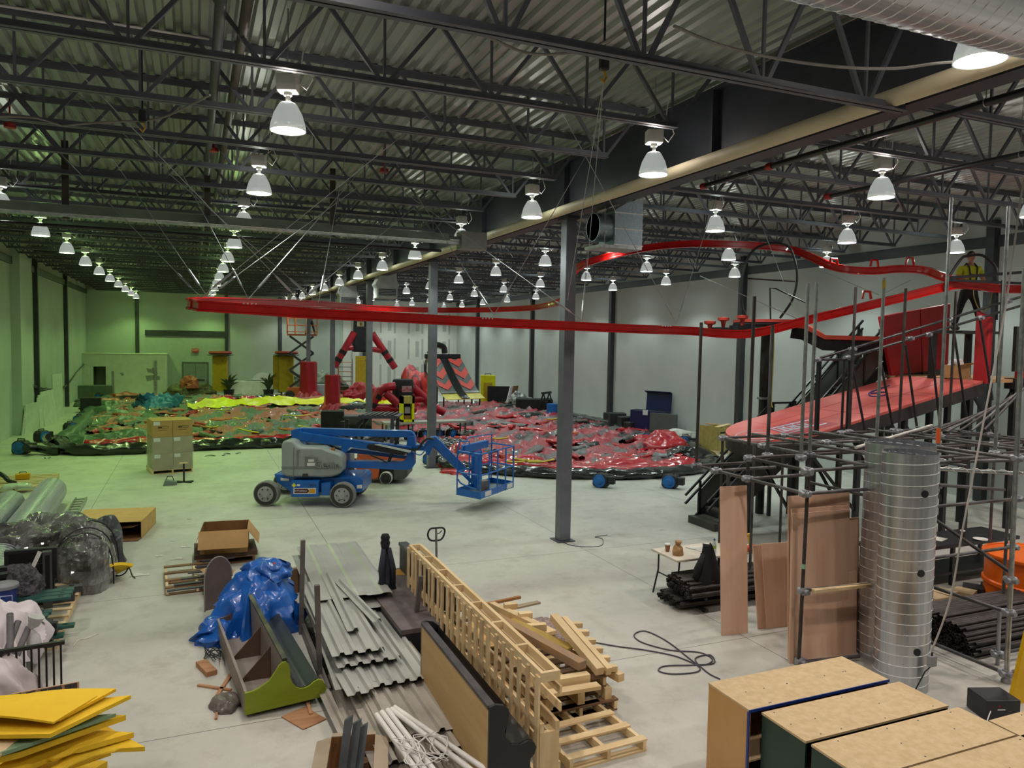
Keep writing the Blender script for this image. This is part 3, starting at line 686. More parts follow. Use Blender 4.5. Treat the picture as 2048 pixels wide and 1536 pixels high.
# ---- storage rack posts and sheet metal pile
RK = pm('rack_post_grey', '#77716d', '#5f5a57', rough=.5, metal=.3)
rk = thing('sheet_rack', 'steel rack with three upright posts holding the sheet metal', 'rack', (1.42, 9.0, 0))
for (bx, by), (tx, ty) in (((602, 1268), (606, 1080)), ((640, 1372), (634, 1170)), ((826, 1290), (841, 1152))):
    g0 = G(bx, by); tp = onY(tx, ty, g0.y); MB().bar(g0, tp, .06, .06).build('post', RK, rk, world=True)
MB().bar((1.40, 10.85, .1), (1.42, 8.6, .1), .05, .12).build('side_rail', RK, rk, world=True); MB().bar((2.72, 10.85, .1), (2.72, 8.0, .1), .05, .12).build('side_rail', RK, rk, world=True)
for y in (8.9, 10.7): MB().bar((1.38, y, .06), (2.75, y, .06), .06, .06).build('cross_rail', RK, rk, world=True)
SHM = pm('off_white_sheet_metal', '#bfbfb9', '#adada6', rough=.35, metal=.35, scale=1.5); SHD = pm('dusty_sheet_metal', '#b3aca2', '#9f978c', rough=.5, metal=.25, scale=2); SHDK = pm('dark_sheet_flashing', '#5f6468', '#4b5054', rough=.4, metal=.5)
def corr(label, x0, w, y0, y1, z, nr=5, yaw=0, mat=SHM, dz=0.0, rib=.035, sag=0.0):
    o = MB(); top = []; p = w/nr
    for i in range(nr):
        for dx, zz in ((0, 0), (.5, 0), (.62, rib), (.88, rib)): top.append((i*p+dx*p, zz))
    top.append((w, 0)); top.append((w, -.02)); n_ = len(top); ny = 8
    def fn(u, v):
        i = int(round(u*(n_-1))); x, zz = top[i]; y = (y1-y0)*v
        return V((x, y, zz+dz*v-sag*math.sin(PI*v)))
    o.grid(fn, n_-1, ny); ob = o.build('metal_sheet', mat, solid=.003, keep=True)
    ob.location = (x0, y0, z); ob.rotation_euler = (0, 0, yaw); return tag(ob, label, 'sheet metal', 'sheet metal pile')
corr('dusty corrugated sheet at the bottom of the pile, nearest the camera', 1.52, .95, 6.35, 9.6, .16, 6, .0, SHD)
corr('dusty corrugated sheet, second lowest of the pile', 1.60, .95, 6.7, 10.0, .22, 6, .015, SHD)
corr('long pale corrugated sheet along the right side of the pile', 1.72, .9, 7.0, 10.6, .27, 6, .02, SHD)
corr('wide pale corrugated sheet in the middle of the pile', 1.52, 1.0, 8.05, 11.5, .34, 7, .01, SHM)
corr('corrugated sheet under the topmost ones, left edge bent', 1.42, .8, 8.2, 11.2, .31, 5, -.02, SHM)
corr('corrugated sheet second from the top of the pile', 1.5, .75, 8.5, 11.3, .42, 5, .03, SHM)
corr('topmost corrugated sheet of the pile with ragged near edge', 1.46, .62, 8.65, 11.4, .5, 4, .0, SHM)
corr('narrow trim piece lying across the sheets, left', 1.74, .14, 9.2, 11.6, .56, 1, -.02, SHM)
corr('narrow trim piece lying across the sheets, right', 2.1, .12, 9.4, 11.2, .56, 1, .10, SHM)
corr('short piece of ribbed sheet on the left side of the pile', 1.5, .3, 7.9, 8.5, .36, 2, .05, SHM)
corr('ribbed sheet offcut hanging off the left of the pile', 1.36, .25, 7.4, 9.0, .12, 2, .05, SHD)
corr('broad flat pan sheet at the far end of the pile', 1.58, 1.05, 10.5, 13.4, .54, 3, -.02, SHM, rib=.015)
corr('flat pan sheet beneath the broad one at the far end', 1.52, 1.05, 10.3, 13.3, .42, 3, -.01, SHM, rib=.015)
plank('timber bearer under the near end of the sheet pile', (1.45, 7.0, .08), (2.6, 7.0, .08), .1, .12, OLDW, name='bearer', group='bearers under the sheets')
plank('timber bearer under the far end of the sheet pile', (1.45, 12.6, .2), (2.7, 12.6, .2), .1, .4, OLDW, name='bearer', group='bearers under the sheets')
# white tubes tied with cable
WT = pm('white_plastic_tube', '#e2e0dc', '#d3d0cb', rough=.35)
for k, (a, b_) in enumerate((((1.70, 7.4, .36), (1.86, 5.95, .33)), ((1.76, 7.42, .37), (1.93, 5.95, .33)), ((1.82, 7.42, .38), (2.0, 5.9, .34)), ((1.86, 7.42, .38), (2.32, 6.0, .34)), ((1.90, 7.45, .38), (2.42, 6.05, .34)))):
    tag(MB().tube(a, b_, .027, 12).build('plastic_tube', WT, smooth=SM), '%s white tube lying on the near sheets, tied with cable' % ['leftmost', 'second', 'middle', 'fourth', 'rightmost'][k], 'tube', 'white tubes on the sheet metal')
ps = [V((1.95+.16*math.sin(i*.9)+.1*math.sin(i*2.3), 6.55+.25*math.sin(i*1.37+.5), .4+.03*math.sin(i*2.9))) for i in range(34)]
tag(MB().path(catmull(ps, 4), .005, 5).build('white_cable', WT), 'tangle of thin white cable on the white tubes', 'cable')
# carton with flashing pieces
cb = thing('open_carton', 'torn open carton filled with dark metal flashing, bottom centre', 'box', (1.06, 6.6, 0), -.25)
for a, b_ in (((0, 0), (.42, 0)), ((.42, 0), (.42, .62)), ((.42, .62), (0, .62)), ((0, .62), (0, 0))): MB().bar((a[0], a[1], .16), (b_[0], b_[1], .16), .006, .32).build('side_panel', CARDI, cb)
for (a, b_, d) in (((0, 0), (.42, 0), (.0, -.16)), ((0, 0), (0, .62), (-.14, 0)), ((.42, 0), (.42, .62), (.13, 0)), ((0, .62), (.42, .62), (0, .14))):
    MB().hexa([(a[0], a[1], .32), (b_[0], b_[1], .32), (b_[0]+d[0], b_[1]+d[1], .28), (a[0]+d[0], a[1]+d[1], .28)]+[(a[0], a[1], .326), (b_[0], b_[1], .326), (b_[0]+d[0], b_[1]+d[1], .286), (a[0]+d[0], a[1]+d[1], .286)]).build('flap', pm('grey_cardboard', '#a69683', '#95866f', rough=.9), cb)
MB().box(0, .42, 0, .62, 0, .01).build('bottom_panel', CARDI, cb)
for k, (x, tx) in enumerate(((1.14, 1.28), (1.22, 1.36), (1.3, 1.42))):
    m = MB().hexa([V((x, 6.62, .03)), V((x+.07, 6.6, .03)), V((x+.075, 6.63, .03)), V((x+.01, 6.65, .03)), V((tx, 6.9, .62-.05*k)), V((tx+.08, 6.88, .66-.05*k)), V((tx+.085, 6.91, .66-.05*k)), V((tx+.01, 6.93, .62-.05*k))])
    tag(m.build('flashing_strip', SHDK), '%s dark metal flashing strip standing in the torn carton' % ['left', 'middle', 'right'][k], 'flashing', 'flashing in the carton')
# jacket on handle, pallet jack handle
pj = thing('pallet_jack', 'pallet jack with black loop handle behind the lattice crate', 'pallet jack', (3.45, 11.6, 0))
hp = onY(872, 1068, 11.7)
loop = catmull([(hp.x-.14, 11.7, hp.z+.0), (hp.x-.1, 11.7, hp.z+.09), (hp.x, 11.7, hp.z+.1), (hp.x+.12, 11.7, hp.z+.09), (hp.x+.15, 11.7, hp.z+.02), (hp.x+.1, 11.7, hp.z-.09), (hp.x, 11.7, hp.z-.11), (hp.x-.1, 11.7, hp.z-.09)], 6, True)
MB().path(loop, .016, 8, closed=True).build('loop_handle', BLACK, pj, world=True, smooth=SM); MB().tube((hp.x, 11.7, hp.z+.09), (hp.x, 11.62, .3), .02, 8).build('draw_bar', GALV, pj, world=True)
MB().path([(hp.x, 11.7, hp.z), (hp.x+.06, 11.7, hp.z+.01), (hp.x+.1, 11.7, hp.z+.05)], .008, 6).build('release_lever', BLACK, pj, world=True)
MB().box(hp.x-.2, hp.x+.2, 11.4, 11.6, .1, .35).build('pump_housing', pm('pump_red', '#a03024', rough=.4), pj, world=True, bevel=.02)
for sx in (-.2, .1): MB().box(hp.x+sx, hp.x+sx+.12, 10.95, 11.4, .06, .11).build('fork', pm('pump_red', '#a03024'), pj, world=True)
MB().lathe([(.1, -.05), (.1, .05)], (hp.x, 11.6, .1), 16, 'X').build('steer_wheel', BLACK, pj, world=True)
jb = G(772, 1262, .45); JY = 10.9
jk = thing('hanging_jacket', 'dark navy jacket hung on a tall black pole by the sheet metal', 'jacket', (onY(770, 1150, JY).x, JY, 0))
NAVY = pm('dark_navy_cloth', '#1c1f29', '#2b303d', rough=.85, scale=6)
tpz = onY(765, 1070, JY).z; bz = onY(770, 1190, JY).z
def jak(u, v):
    a = u*2*PI; z = lerp(tpz-.2, bz, v); r_ = .045+.075*v**.7+.03*math.sin(a*5+v*4)*v; return V((math.cos(a)*r_*1.05+.03*v, math.sin(a)*r_*.6, z-.06*math.sin(a*3)*v))
MB().grid(jak, 30, 14).build('body', NAVY, jk, smooth=SM)
MB().lathe([(.0001, tpz+.02), (.05, tpz+.01), (.072, tpz-.04), (.06, tpz-.08), (.075, tpz-.12), (.06, tpz-.19), (.05, tpz-.22)], n=16).build('hood', BLACKF, jk, smooth=True)
MB().path([(-.03, -.03, tpz-.2), (-.07, -.05, tpz-.5), (-.05, -.06, bz-.03)], [.035, .045, .03], 8).build('sleeve', NAVY, jk, smooth=True)
MB().path([(.05, -.03, tpz-.2), (.11, -.04, tpz-.5), (.13, -.03, bz-.08)], [.035, .045, .03], 8).build('sleeve', NAVY, jk, smooth=True)
MB().tube((0, 0, 0), (0, 0, tpz-.05), .02, 8).build('pole', BLACK, jk); MB().lathe([(.14, 0), (.14, .03), (.03, .05)], n=16).build('pole_base', BLACK, jk)
# small scrap around green bench
for k, (p, q, w_, h_, lab) in enumerate(((G(402, 1330), G(424, 1352), .13, .06, 'short brick-coloured timber block left of the green bench'), (G(396, 1372), G(462, 1382), .04, .02, 'thin pale lath lying left of the green bench'), (G(430, 1400), G(462, 1350), .045, .02, 'thin pale lath crossing another by the green bench'), (G(432, 1440), G(437, 1392), .03, .02, 'short upright lath near the green bench corner'), (G(586, 1425), G(630, 1450), .3, .012, 'small plywood offcut lying in front of the green bench end'), (G(612, 1400), G(622, 1432), .035, .03, 'short wooden stick under the green bench end'))):
    plank(lab, p+V((0, 0, h_/2+.002)), q+V((0, 0, h_/2+.002)), w_, h_, wood('scrap_wood', '#b98d66', '#96694a', 'X'), name='wood_scrap', group='scrap around the green bench')
tag(heap(G(450, 1412), .16, .2, .1, 3, 6, .3, 30, 10).build('plastic_scrap', pm('grey_plastic_film', '#6b635c', '#574f49', rough=.3)), 'crumpled grey plastic under the laths by the green bench', 'scrap')
ps = [G(425+18*math.sin(i*1.7), 1306+14*math.sin(i*2.6), .02+.04*(i % 3)) for i in range(16)]
tag(MB().path(catmull(ps, 3), .006, 5).build('black_wire', BLACK), 'tangle of black wire left of the green bench', 'wire')
# ================================================================ left foreground
# ---- blue tarp heap
TARP = NT('blue_tarpaulin'); v_ = TARP.coord(); TARP.link(TARP.ramp(TARP.noise(v_, 3, 3), [(.35, lin('#1660b8')), (.65, lin('#0f4f9e'))]), TARP.b.inputs['Base Color']); TARP.b.inputs['Roughness'].default_value = .32; TARP.b.inputs['Coat Weight'].default_value = .3; TARP.bump(TARP.noise(v_, 5, 2), .25, .05)
tc = G(510, 1262)
bt = thing('tarp_heap', 'crumpled bright blue tarpaulin heaped beside the sheet metal', 'tarp', (tc.x, tc.y, 0), .1)
def tarp(c, rx, ry, h, seed, f=9, a=.34): return drape(c, rx, ry, h, seed, f, a)
tarp((.02, .15, .0), .66, .62, .58, 2).build('lower_fold', TARP.m, bt, smooth=SM); tarp((.1, .3, .36), .52, .5, .42, 7, 7).build('upper_fold', TARP.m, bt, smooth=SM)
tarp((-.48, -.05, .0), .34, .36, .28, 9, 6).build('side_fold', TARP.m, bt, smooth=SM); tarp((.2, .35, .66), .40, .36, .26, 4, 5).build('top_fold', TARP.m, bt, smooth=SM)
MB().prism([(-.02, 0), (.02, 0), (.045, .2), (.005, .2)], .0, .004, MX.Translation((.28, .12, .72))@MX.Rotation(-.35, 4, 'X'), 'Y').build('red_patch', pm('faded_red_tape', '#c8565a', rough=.5), bt)
mr_ = thing('chair_back', 'rounded grey chair back leaning left of the blue tarp', 'chair', G(438, 1222), .35)
MB().prism([(.2*math.cos(a)*1.0, .5+.33*math.sin(a)) for a in [PI*i/14 for i in range(15)]]+[(-.2, .05), (.2, .05)], 0, .03).build('back_panel', pm('taupe_plastic', '#6f625c', '#61554f', rough=.5), mr_)
MB().path([(.21*math.cos(PI*i/14), .015, .5+.34*math.sin(PI*i/14)) for i in range(15)]+[(-.21, .015, .03)], .014, 6).build('frame_tube', pm('grey_tube_frame', '#8c8885', rough=.4), mr_)
tag(heap(G(446, 1268), .2, .2, .18, 11, 5, .3, 30, 10).build('white_bag', pm('white_plastic_bag', '#d9d8d6', '#c4c3c2', rough=.4)), 'white plastic bag peeking under the blue tarp', 'bag')
# ---- open carton on dark pallet
c0 = G(400, 1128)
oc = thing('open_carton', 'large open brown carton with flaps folded out, behind the blue tarp', 'box', (c0.x, c0.y-.1, .2), -.1)
W2, L2_, H2 = .82, .78, .42
for a, b_, m_ in (((0, 0), (W2, 0), CARD), ((W2, 0), (W2, L2_), CARD), ((W2, L2_), (0, L2_), CARDI), ((0, L2_), (0, 0), CARDI)): MB().bar((a[0], a[1], H2/2), (b_[0], b_[1], H2/2), .008, H2).build('side_panel', m_, oc)
for a, b_, d in (((-.02, 0), (W2+.02, 0), (0, -.22)), ((W2, 0), (W2, L2_), (.2, 0)), ((0, 0), (0, L2_), (-.1, 0)), ((0, L2_), (W2, L2_), (0, .12))):
    zz = H2-.28 if d[1] <= 0 else H2-.1; m4 = [(a[0], a[1]), (b_[0], b_[1]), (b_[0]+d[0], b_[1]+d[1]), (a[0]+d[0], a[1]+d[1])]; zs = (H2, H2, zz, zz)
    MB().hexa([(m4[i][0], m4[i][1], zs[i]) for i in range(4)]+[(m4[i][0], m4[i][1], zs[i]+.008) for i in range(4)]).build('flap', CARD, oc)
MB().box(0, W2, 0, L2_, 0, .01).build('bottom_panel', CARDI, oc)
tag(heap((c0.x+.35, c0.y+.35, .22), .15, .15, .22, 21, 6, .4, 24, 8).build('black_fittings', BLACKF), 'small dark fittings lying inside the large open carton', 'fittings')
tag(MB().box(c0.x-.1, c0.x+1.0, c0.y-.15, c0.y+.75, .12, .2).build('felt_mat_bundle', pm('brown_felt', '#4d3d31', '#5a483b', rough=.9)), 'flat dark brown mat bundle under the large open carton', 'mat')
pallet('dark wooden pallet stacked with metal strips, left of the tarp', G(332, 1192), .05, .95, 1.3, 4, OLDW, PINE)
pallet('dark pallet beneath the large open carton', (c0.x-.05, c0.y-.2, -.0), .03, 1.0, 1.0, 5, OLDW, OLDW)
for k in range(6):
    p = G(334+14*k, 1182-12*k, .15); plank('%s dark steel strip lying on the left dark pallet' % ORD[k].replace(' nearest', '').replace('nearest', 'first'), p, p+V((.55, .05, 0)), .07, .02, STEEL, name='steel_strip', group='steel strips on the dark pallet')
tag(sheet([G(400, 1140, .2), G(470, 1135, .2), G(450, 1180, .3), G(415, 1165, .3)], lambda u, v: .04*math.sin(u*5+v*3), 10, 8).build('kraft_paper', pm('kraft_paper', '#b08f64', '#9d7d54', rough=.9), solid=.004), 'crumpled brown kraft paper between carton and tarp', 'paper')
# flat carton on its side
f4 = [G(870*.2441, 880+810*.2441), G(1165*.2441, 880+800*.2441), G(1275*.2441, 880+665*.2441)]
fb = thing('flat_carton', 'long flat tan carton lying with its open side toward the camera', 'box', (-2.42, 17.3, 0), -.16)
LW, LD, LH = 1.42, 1.35, .36
MB().box(0, LW, 0, LD, LH-.01, LH).build('top_panel', pm('tan_carton', '#cda867', '#c29c5a', rough=.85), fb); MB().box(0, LW, 0, LD, 0, .01).build('bottom_panel', CARDI, fb)
MB().box(LW-.01, LW, 0, LD, .01, LH-.01).build('side_panel', MATS['tan_carton'], fb); MB().box(0, .01, 0, LD, .01, LH-.01).build('side_panel', CARD, fb); MB().box(0, LW, LD-.01, LD, .01, LH-.01).build('back_panel', CARDI, fb)
MB().hexa([(.1, -.25, .01), (LW-.02, -.22, .01), (LW, 0, .02), (.0, 0, .02), (.1, -.25, .018), (LW-.02, -.22, .018), (LW, 0, .028), (0, 0, .028)]).build('flap', CARDI, fb)
MB().bar((.1, .5, .1), (LW-.1, .06, .26), .3, .01).build('inner_sheet', CARDI, fb)
# aluminium ladder
a, b_, c_ = G(152, 1000), G(174, 997), G(120, 1052)
ld = thing('aluminium_ladder', 'aluminium ladder section lying flat on the floor', 'ladder', (a.x, a.y, 0))
ALM = pm('brushed_aluminium', '#c4c8c6', '#aeb3b1', rough=.3, metal=.9)
dv = (c_-a); ax = dv.normalized(); wv = (b_-a); wv = wv-ax*wv.dot(ax)
for o_ in (V((0, 0, 0)), wv): MB().bar(o_+V((0, 0, .04)), o_+ax*3.2+V((0, 0, .04)), .03, .07).build('stile', ALM, ld)
for k in range(10): MB().bar(ax*(.18+.3*k)+V((0, 0, .05)), ax*(.18+.3*k)+wv+V((0, 0, .05)), .05, .03).build('rung', ALM, ld)
# long spiral duct on floor at left
d0_, d1_ = G(28, 1215), G(106, 986)
sd = thing('duct_section', 'long spiral duct lying on the floor at the left picture edge', 'duct', (-2.98, 13.6, .33), PI/2+.035)
spiral_duct(sd, 7.7, .325, .13, mat=DUCTX)
sd2 = thing('duct_section', 'second spiral duct lying behind the long one at the left edge', 'duct', (-3.72, 14.0, .3), PI/2+.03); spiral_duct(sd2, 6.2, .29, .13, mat=DUCTX)
# pallet with yellow item at left edge
pl = G(0, 986); pallet('worn wooden pallet with hose and yellow box, at the left edge', (pl.x-.5, pl.y, 0), .02, 1.6, 2.0, 9)
p = G(46, 958, .13); yb = thing('yellow_case', 'small yellow plastic case on the pallet at the left edge', 'case', (p.x, p.y, .13)); MB().box(-.17, .17, -.1, .1, 0, .16).build('shell', pm('yellow_plastic', '#d9a514', '#c9960c', rough=.45), yb, bevel=.02); MB().path([(-.08, 0, .16), (-.08, 0, .2), (.08, 0, .2), (.08, 0, .16)], .012, 6).build('handle', BLACK, yb)
tag(MB().path(catmull([G(-20, 940, .45), G(5, 950, .35), G(18, 962, .2), G(30, 966, .16)], 6), .06, 10).build('black_hose', BLACK, smooth=SM), 'thick black hose drooping onto the pallet at the left edge', 'hose')
tag(heap(G(36, 975, .13), .3, .18, .12, 31, 5, .3, 30, 8).build('plastic_wrap', pm('clear_film', '#c4d0bd', '#aab6a4', rough=.25)), 'crumpled clear film on the left edge pallet', 'film')
# ---- plastic wrapped bundle
FILM = NT('grey_plastic_wrap'); v_ = FILM.coord(); FILM.link(FILM.ramp(FILM.noise(v_, 2.2, 5), [(.32, lin('#44433f')), (.5, lin('#6a6966')), (.7, lin('#8a8987'))]), FILM.b.inputs['Base Color']); FILM.b.inputs['Roughness'].default_value = .22; FILM.b.inputs['Coat Weight'].default_value = .6; FILM.bump(FILM.noise(v_, 7, 3), .5, .06)
wb_ = thing('wrapped_bundle', 'big bundle wrapped in shiny grey plastic and black cord', 'bundle', (-2.35, 15.0, 0))
heap((-.1, .5, 0), 1.0, 1.15, .78, 1, 2.2, .3, 90, 26, 0, 3.0).build('left_roll', FILM.m, wb_); heap((.62, -.45, 0), .42, 1.0, .82, 4, 2.5, .25, 60, 24, .15, 3.4).build('front_roll', FILM.m, wb_); heap((.75, .55, 0), .36, .5, .8, 8, 3, .3, 50, 20).build('dark_roll', pm('dark_grey_film', '#35353a', '#4a4a50', rough=.35), wb_)
for k, (ys, rr) in enumerate(((-1.0, 1), (-.62, 1), (-.1, 1))):
    MB().path([(.62+.47*math.cos(a), ys+.1*math.sin(a*2), .02+.9*max(0, math.sin(a))**.7) for a in [PI*i/16 for i in range(17)]], .012, 5).build('cord', BLACK, wb_)
# yellow folded board near bundle
FO = pm('yellow_foam', '#f0c92e', '#e8bc1e', rough=.75, scale=2, bump=.05)
tag(sheet([G(186, 1168), G(225, 1150), G(266, 1130, .25), G(200, 1140, .3)], lambda u, v: .06*math.sin(u*PI), 10, 6).build('bent_foam_sheet', FO, solid=.05), 'bent yellow foam panel lying beside the wrapped bundle', 'foam')
tag(MB().path(catmull([G(225, 1148, .06), G(238, 1152, .05), G(250, 1146, .1), G(258, 1136, .2), G(264, 1150, .02), G(270, 1156, .01)], 5), .012, 5).build('black_strap', BLACK), 'black strap dangling from the bent yellow foam panel', 'strap')
# ---- stack of green slatted picnic benches on pallets
GSL = pm('green_recycled_slat', '#2f5f57', '#27524b', rough=.5, scale=4); BLK = pm('black_recycled_plastic', '#191a1c', '#232527', rough=.55)
pallet('worn pallet under the green slatted bench parts', (-2.75, 11.35, 0), .0, 1.05, 2.6, 9)
def slat(label, c, L, rz=0, w=.13, h=.045, n=1, ry=0):
    c = (c[0]+(.14 if c[2] == .42 else 0), c[1]-.32, c[2])
    o = thing('bench_plank', label, 'plank', c, rz, 'green planks of the dismantled benches'); o.rotation_euler = (0, ry, rz)
    MB().box(0, L, -w/2, w/2, 0, h).build('plank', GSL, o, bevel=.008)
    for x in (.12, L-.12): MB().box(x-.03, x+.03, -.02, .02, h, h+.003).build('bolt_slot', BLK, o)
    return o
slat('lowest near green plank on the pallet edge', (-2.3, 11.45, .135), .62); slat('second green plank lying low on the pallet', (-2.35, 11.75, .135), .72); slat('third low green plank behind the first two', (-2.3, 12.1, .135), .75)
slat('green plank in the middle layer, nearest', (-2.45, 11.75, .42), .5); slat('green plank in the middle layer, second', (-2.45, 11.9, .42), .52)
slat('long green plank on the upper layer, front', (-2.75, 12.1, .52), 1.15, .06); slat('long green plank on the upper layer, middle', (-2.75, 12.26, .52), 1.15, .06); slat('long green plank on the upper layer, back', (-2.75, 12.42, .52), 1.15, .06)
slat('slanted green plank rising toward the left edge, lower', (-3.3, 12.45, .62), 1.1, .75, .16); slat('slanted green plank rising toward the left edge, upper', (-3.42, 12.6, .64), 1.1, .75, .16)
slat('upright green plank at the left of the bench parts', (-2.75, 12.75, .4), .7, 1.2, .14)
def aframe(label, c, rz, s=1.0):
    o = thing('bench_trestle', label, 'bench leg', c, rz, 'black legs of the dismantled benches')
    MB().prism([(-.24*s, 0), (-.14*s, 0), (-.06*s, .1*s), (.06*s, .1*s), (.14*s, 0), (.24*s, 0), (.15*s, .3*s), (.2*s, .36*s), (-.2*s, .36*s), (-.15*s, .3*s)], 0, .12).build('side', BLK, o, bevel=.01)
    MB().box(-.22*s, .22*s, -.01, .13, .36*s, .4*s).build('cap', BLK, o); MB().prism([(-.05*s, .14*s), (.05*s, .14*s), (.0, .26*s)], -.004, 0).build('opening', pm('deep_black', '#08080a', rough=.9), o)
    return o
aframe('black A-shaped bench leg at the near end of the stack', (-1.88, 11.12, .18), 0, .7); aframe('black bench leg behind the near one, half hidden', (-2.2, 11.55, .18), 0, .85); aframe('black bench leg standing on the upper planks', (-2.3, 12.75, .2), .1, 1.5)
aframe('black bench leg at the far left of the stack', (-2.7, 12.4, .135), .3, 1.6)
for k, (x, y, z, l, rz) in enumerate(((-2.2, 12.95, .135, .5, .1), (-2.1, 13.05, .237, .5, .05), (-2.5, 13.35, .135, .75, .02), (-2.75, 12.85, .135, .5, 0))):
    o = thing('leg_block', ['lower grey slotted block right of the bench parts', 'upper grey slotted block right of the bench parts', 'black cross beam behind the fur throw', 'short black block left of the fur throw'][k], 'block', (x, y, z), rz, 'black blocks of the dismantled benches')
    MB().box(0, l, -.07, .07, 0, .1).build('beam', pm('grey_black_plastic', '#4a4a49', '#3b3b3b', rough=.6) if k < 2 else BLK, o, bevel=.008)
    for xx in (l*.25, l*.7): MB().box(xx-.03, xx+.03, -.03, .03, .1, .103).build('slot', MATS['deep_black'], o)
for k, (x0, x1, y, z0, z1, lab) in enumerate(((-2.6, -1.92, 12.95, .5, .98, 'black framed panel standing behind the fur throw'), (-2.75, -2.2, 12.05, .56, .76, 'thick black beam lying at the left edge of the bench parts'), (-2.35, -1.7, 11.35, .2, .36, 'black beam under the middle green planks'))):
    o = thing('bench_beam', lab, 'beam', (x0, y, z0), 0, 'black beams of the dismantled benches'); MB().box(0, x1-x0, 0, .1, 0, z1-z0).build('beam_body', BLK, o, bevel=.012); MB().box(.06, x1-x0-.06, -.004, 0, .05, z1-z0-.05).build('inset', MATS['deep_black'], o)
    if z0 > .3: MB().box(.05, .13, .01, .09, .135-z0, 0).build('prop', BLK, o); MB().box(x1-x0-.13, x1-x0-.05, .01, .09, .135-z0, 0).build('prop', BLK, o)
o = thing('upright_channel', 'grey upright plastic post with slots behind the fur throw', 'post', (-2.02, 12.75, .135), .2); MB().box(-.06, .06, -.06, .06, 0, .85).build('post_body', MATS['grey_black_plastic'], o, bevel=.006); MB().box(-.03, .03, -.063, -.06, .3, .8).build('slot', MATS['deep_black'], o)
tag(MB().bar((-2.28, 12.55, .55), (-2.1, 12.7, 1.0), .07, .02).build('white_bracket', WT), 'white slotted metal strip leaning on the black bench parts', 'strip')
fur = tag(heap((-2.22, 12.2, .55), .22, .2, .42, 6, 9, .3, 60, 26, 0, 2.2).build('fur_throw', pm('grey_fur', '#6d6a6e', '#45434a', rough=1, scale=25, bump=.8, bscale=60)), 'grey shaggy fur throw draped on the black bench parts', 'throw')
o = thing('blue_tub', 'blue plastic tub with pale lid between fur throw and white bags', 'tub', (-2.36, 11.75, .5)); MB().lathe([(.13, 0), (.15, .3), (.155, .3)], n=20).build('body', pm('blue_tub', '#2b3f8a', '#26387c', rough=.4), o, smooth=SM); MB().lathe([(.17, .29), (.17, .33), (.15, .345)], n=20).build('lid', pm('grey_lid', '#8f9094', rough=.5), o, smooth=SM); MB().box(-.02, .12, -.158, -.15, .12, .22).build('label_frame', pm('label_blue_white', '#c8cfe8', rough=.5), o); MB().box(-.012, .112, -.16, -.157, .13, .21).build('label_field', MATS['blue_tub'], o)
# white sheeted things and black bars at left edge
WHC = pm('white_cloth', '#dcd3d6', '#c9bfc3', rough=.85, scale=3)
tag(drape((-2.2, 10.7, .3), .55, .6, .55, 13, 9, .25).build('white_cloth_heap', WHC, smooth=SM), 'white cloth bundle at the left edge above the black bars', 'cloth')
tag(drape((-2.08, 9.6, .1), .45, .48, .58, 14, 8, .25).build('white_cloth_heap', WHC, smooth=SM), 'lower white cloth bundle at the left edge near the foam', 'cloth')
o = thing('bar_gate', 'black barred metal rack standing at the left edge', 'rack', (-1.72, 9.55, 0), .1)
for k in range(10): MB().box(-.32+.07*k, -.30+.07*k, 0, .03, .02, .72).build('bar', BLACK, o)
MB().box(-.34, .36, -.01, .04, .7, .74).build('top_rail', BLACK, o); MB().box(-.34, .36, -.01, .04, 0, .03).build('bottom_rail', BLACK, o); MB().box(-.36, -.3, -.3, .02, .02, .6).build('side_panel', BLACK, o)
for k, (a, b_) in enumerate((((-1.95, 9.45, .3), (-1.78, 10.0, .8)), ((-2.05, 9.45, .3), (-1.9, 10.1, .85)), ((-1.85, 9.4, .3), (-1.98, 10.1, .95)))):
    tag(MB().tube(a, b_, .035, 10).build('foam_tube', pm('grey_foam_tube', '#6b696b', '#585658', rough=.8), smooth=SM), '%s grey foam covered tube leaning by the white bags' % ['right', 'left', 'crossing'][k], 'tube', 'grey tubes at the left edge')
CLR = NT('clear_bag'); CLR.b.inputs['Base Color'].default_value = (.75, .73, .74, 1); CLR.b.inputs['Roughness'].default_value = .25; CLR.b.inputs['Transmission Weight'].default_value = .35; CLR.bump(CLR.noise(CLR.coord(), 9, 3), .4, .05)
tag(MB().path([(-1.70, 10.0, .92), (-1.73, 10.0, .83), (-1.77, 10.0, .78), (-1.74, 10.0, .68), (-1.71, 9.97, .5), (-1.71, 9.95, .38)], [.09, .06, .03, .07, .085, .02], 14).build('clear_plastic_bag', CLR.m, smooth=SM), 'knotted clear plastic bag hanging on the grey tubes', 'bag')
o = thing('angle_carton', 'shallow carton of black angle brackets behind the yellow foam', 'box', (-1.76, 8.85, 0), .12); MB().box(0, .62, .38, .4, 0, .36).build('back_panel', pm('pale_carton', '#d0a987', rough=.85), o); MB().box(0, .62, 0, .02, 0, .2).build('front_panel', MATS['pale_carton'], o); MB().box(0, .02, 0, .4, 0, .28).build('side_panel', MATS['pale_carton'], o); MB().box(.6, .62, 0, .4, 0, .28).build('side_panel', MATS['pale_carton'], o); MB().box(0, .62, 0, .4, 0, .01).build('bottom_panel', CARDI, o)
for k in range(9):
    x = -1.66+.06*k; tag(MB().bar((x, 9.0+.008*k, .03), (x-.05+random.uniform(-.03, .05), 9.12+.008*k, .40), .06, .03).build('angle_bracket', pm('black_bracket', '#252122', '#332e2e', rough=.5)), 'black angle bracket standing in the shallow carton', 'bracket', 'black angle brackets in the carton')
tag(MB().bar((-2.0, 8.78, .3), (-1.4, 8.74, .3), .14, .04).build('black_channel', STEEL), 'dark metal channel lying across the shallow carton front', 'channel')
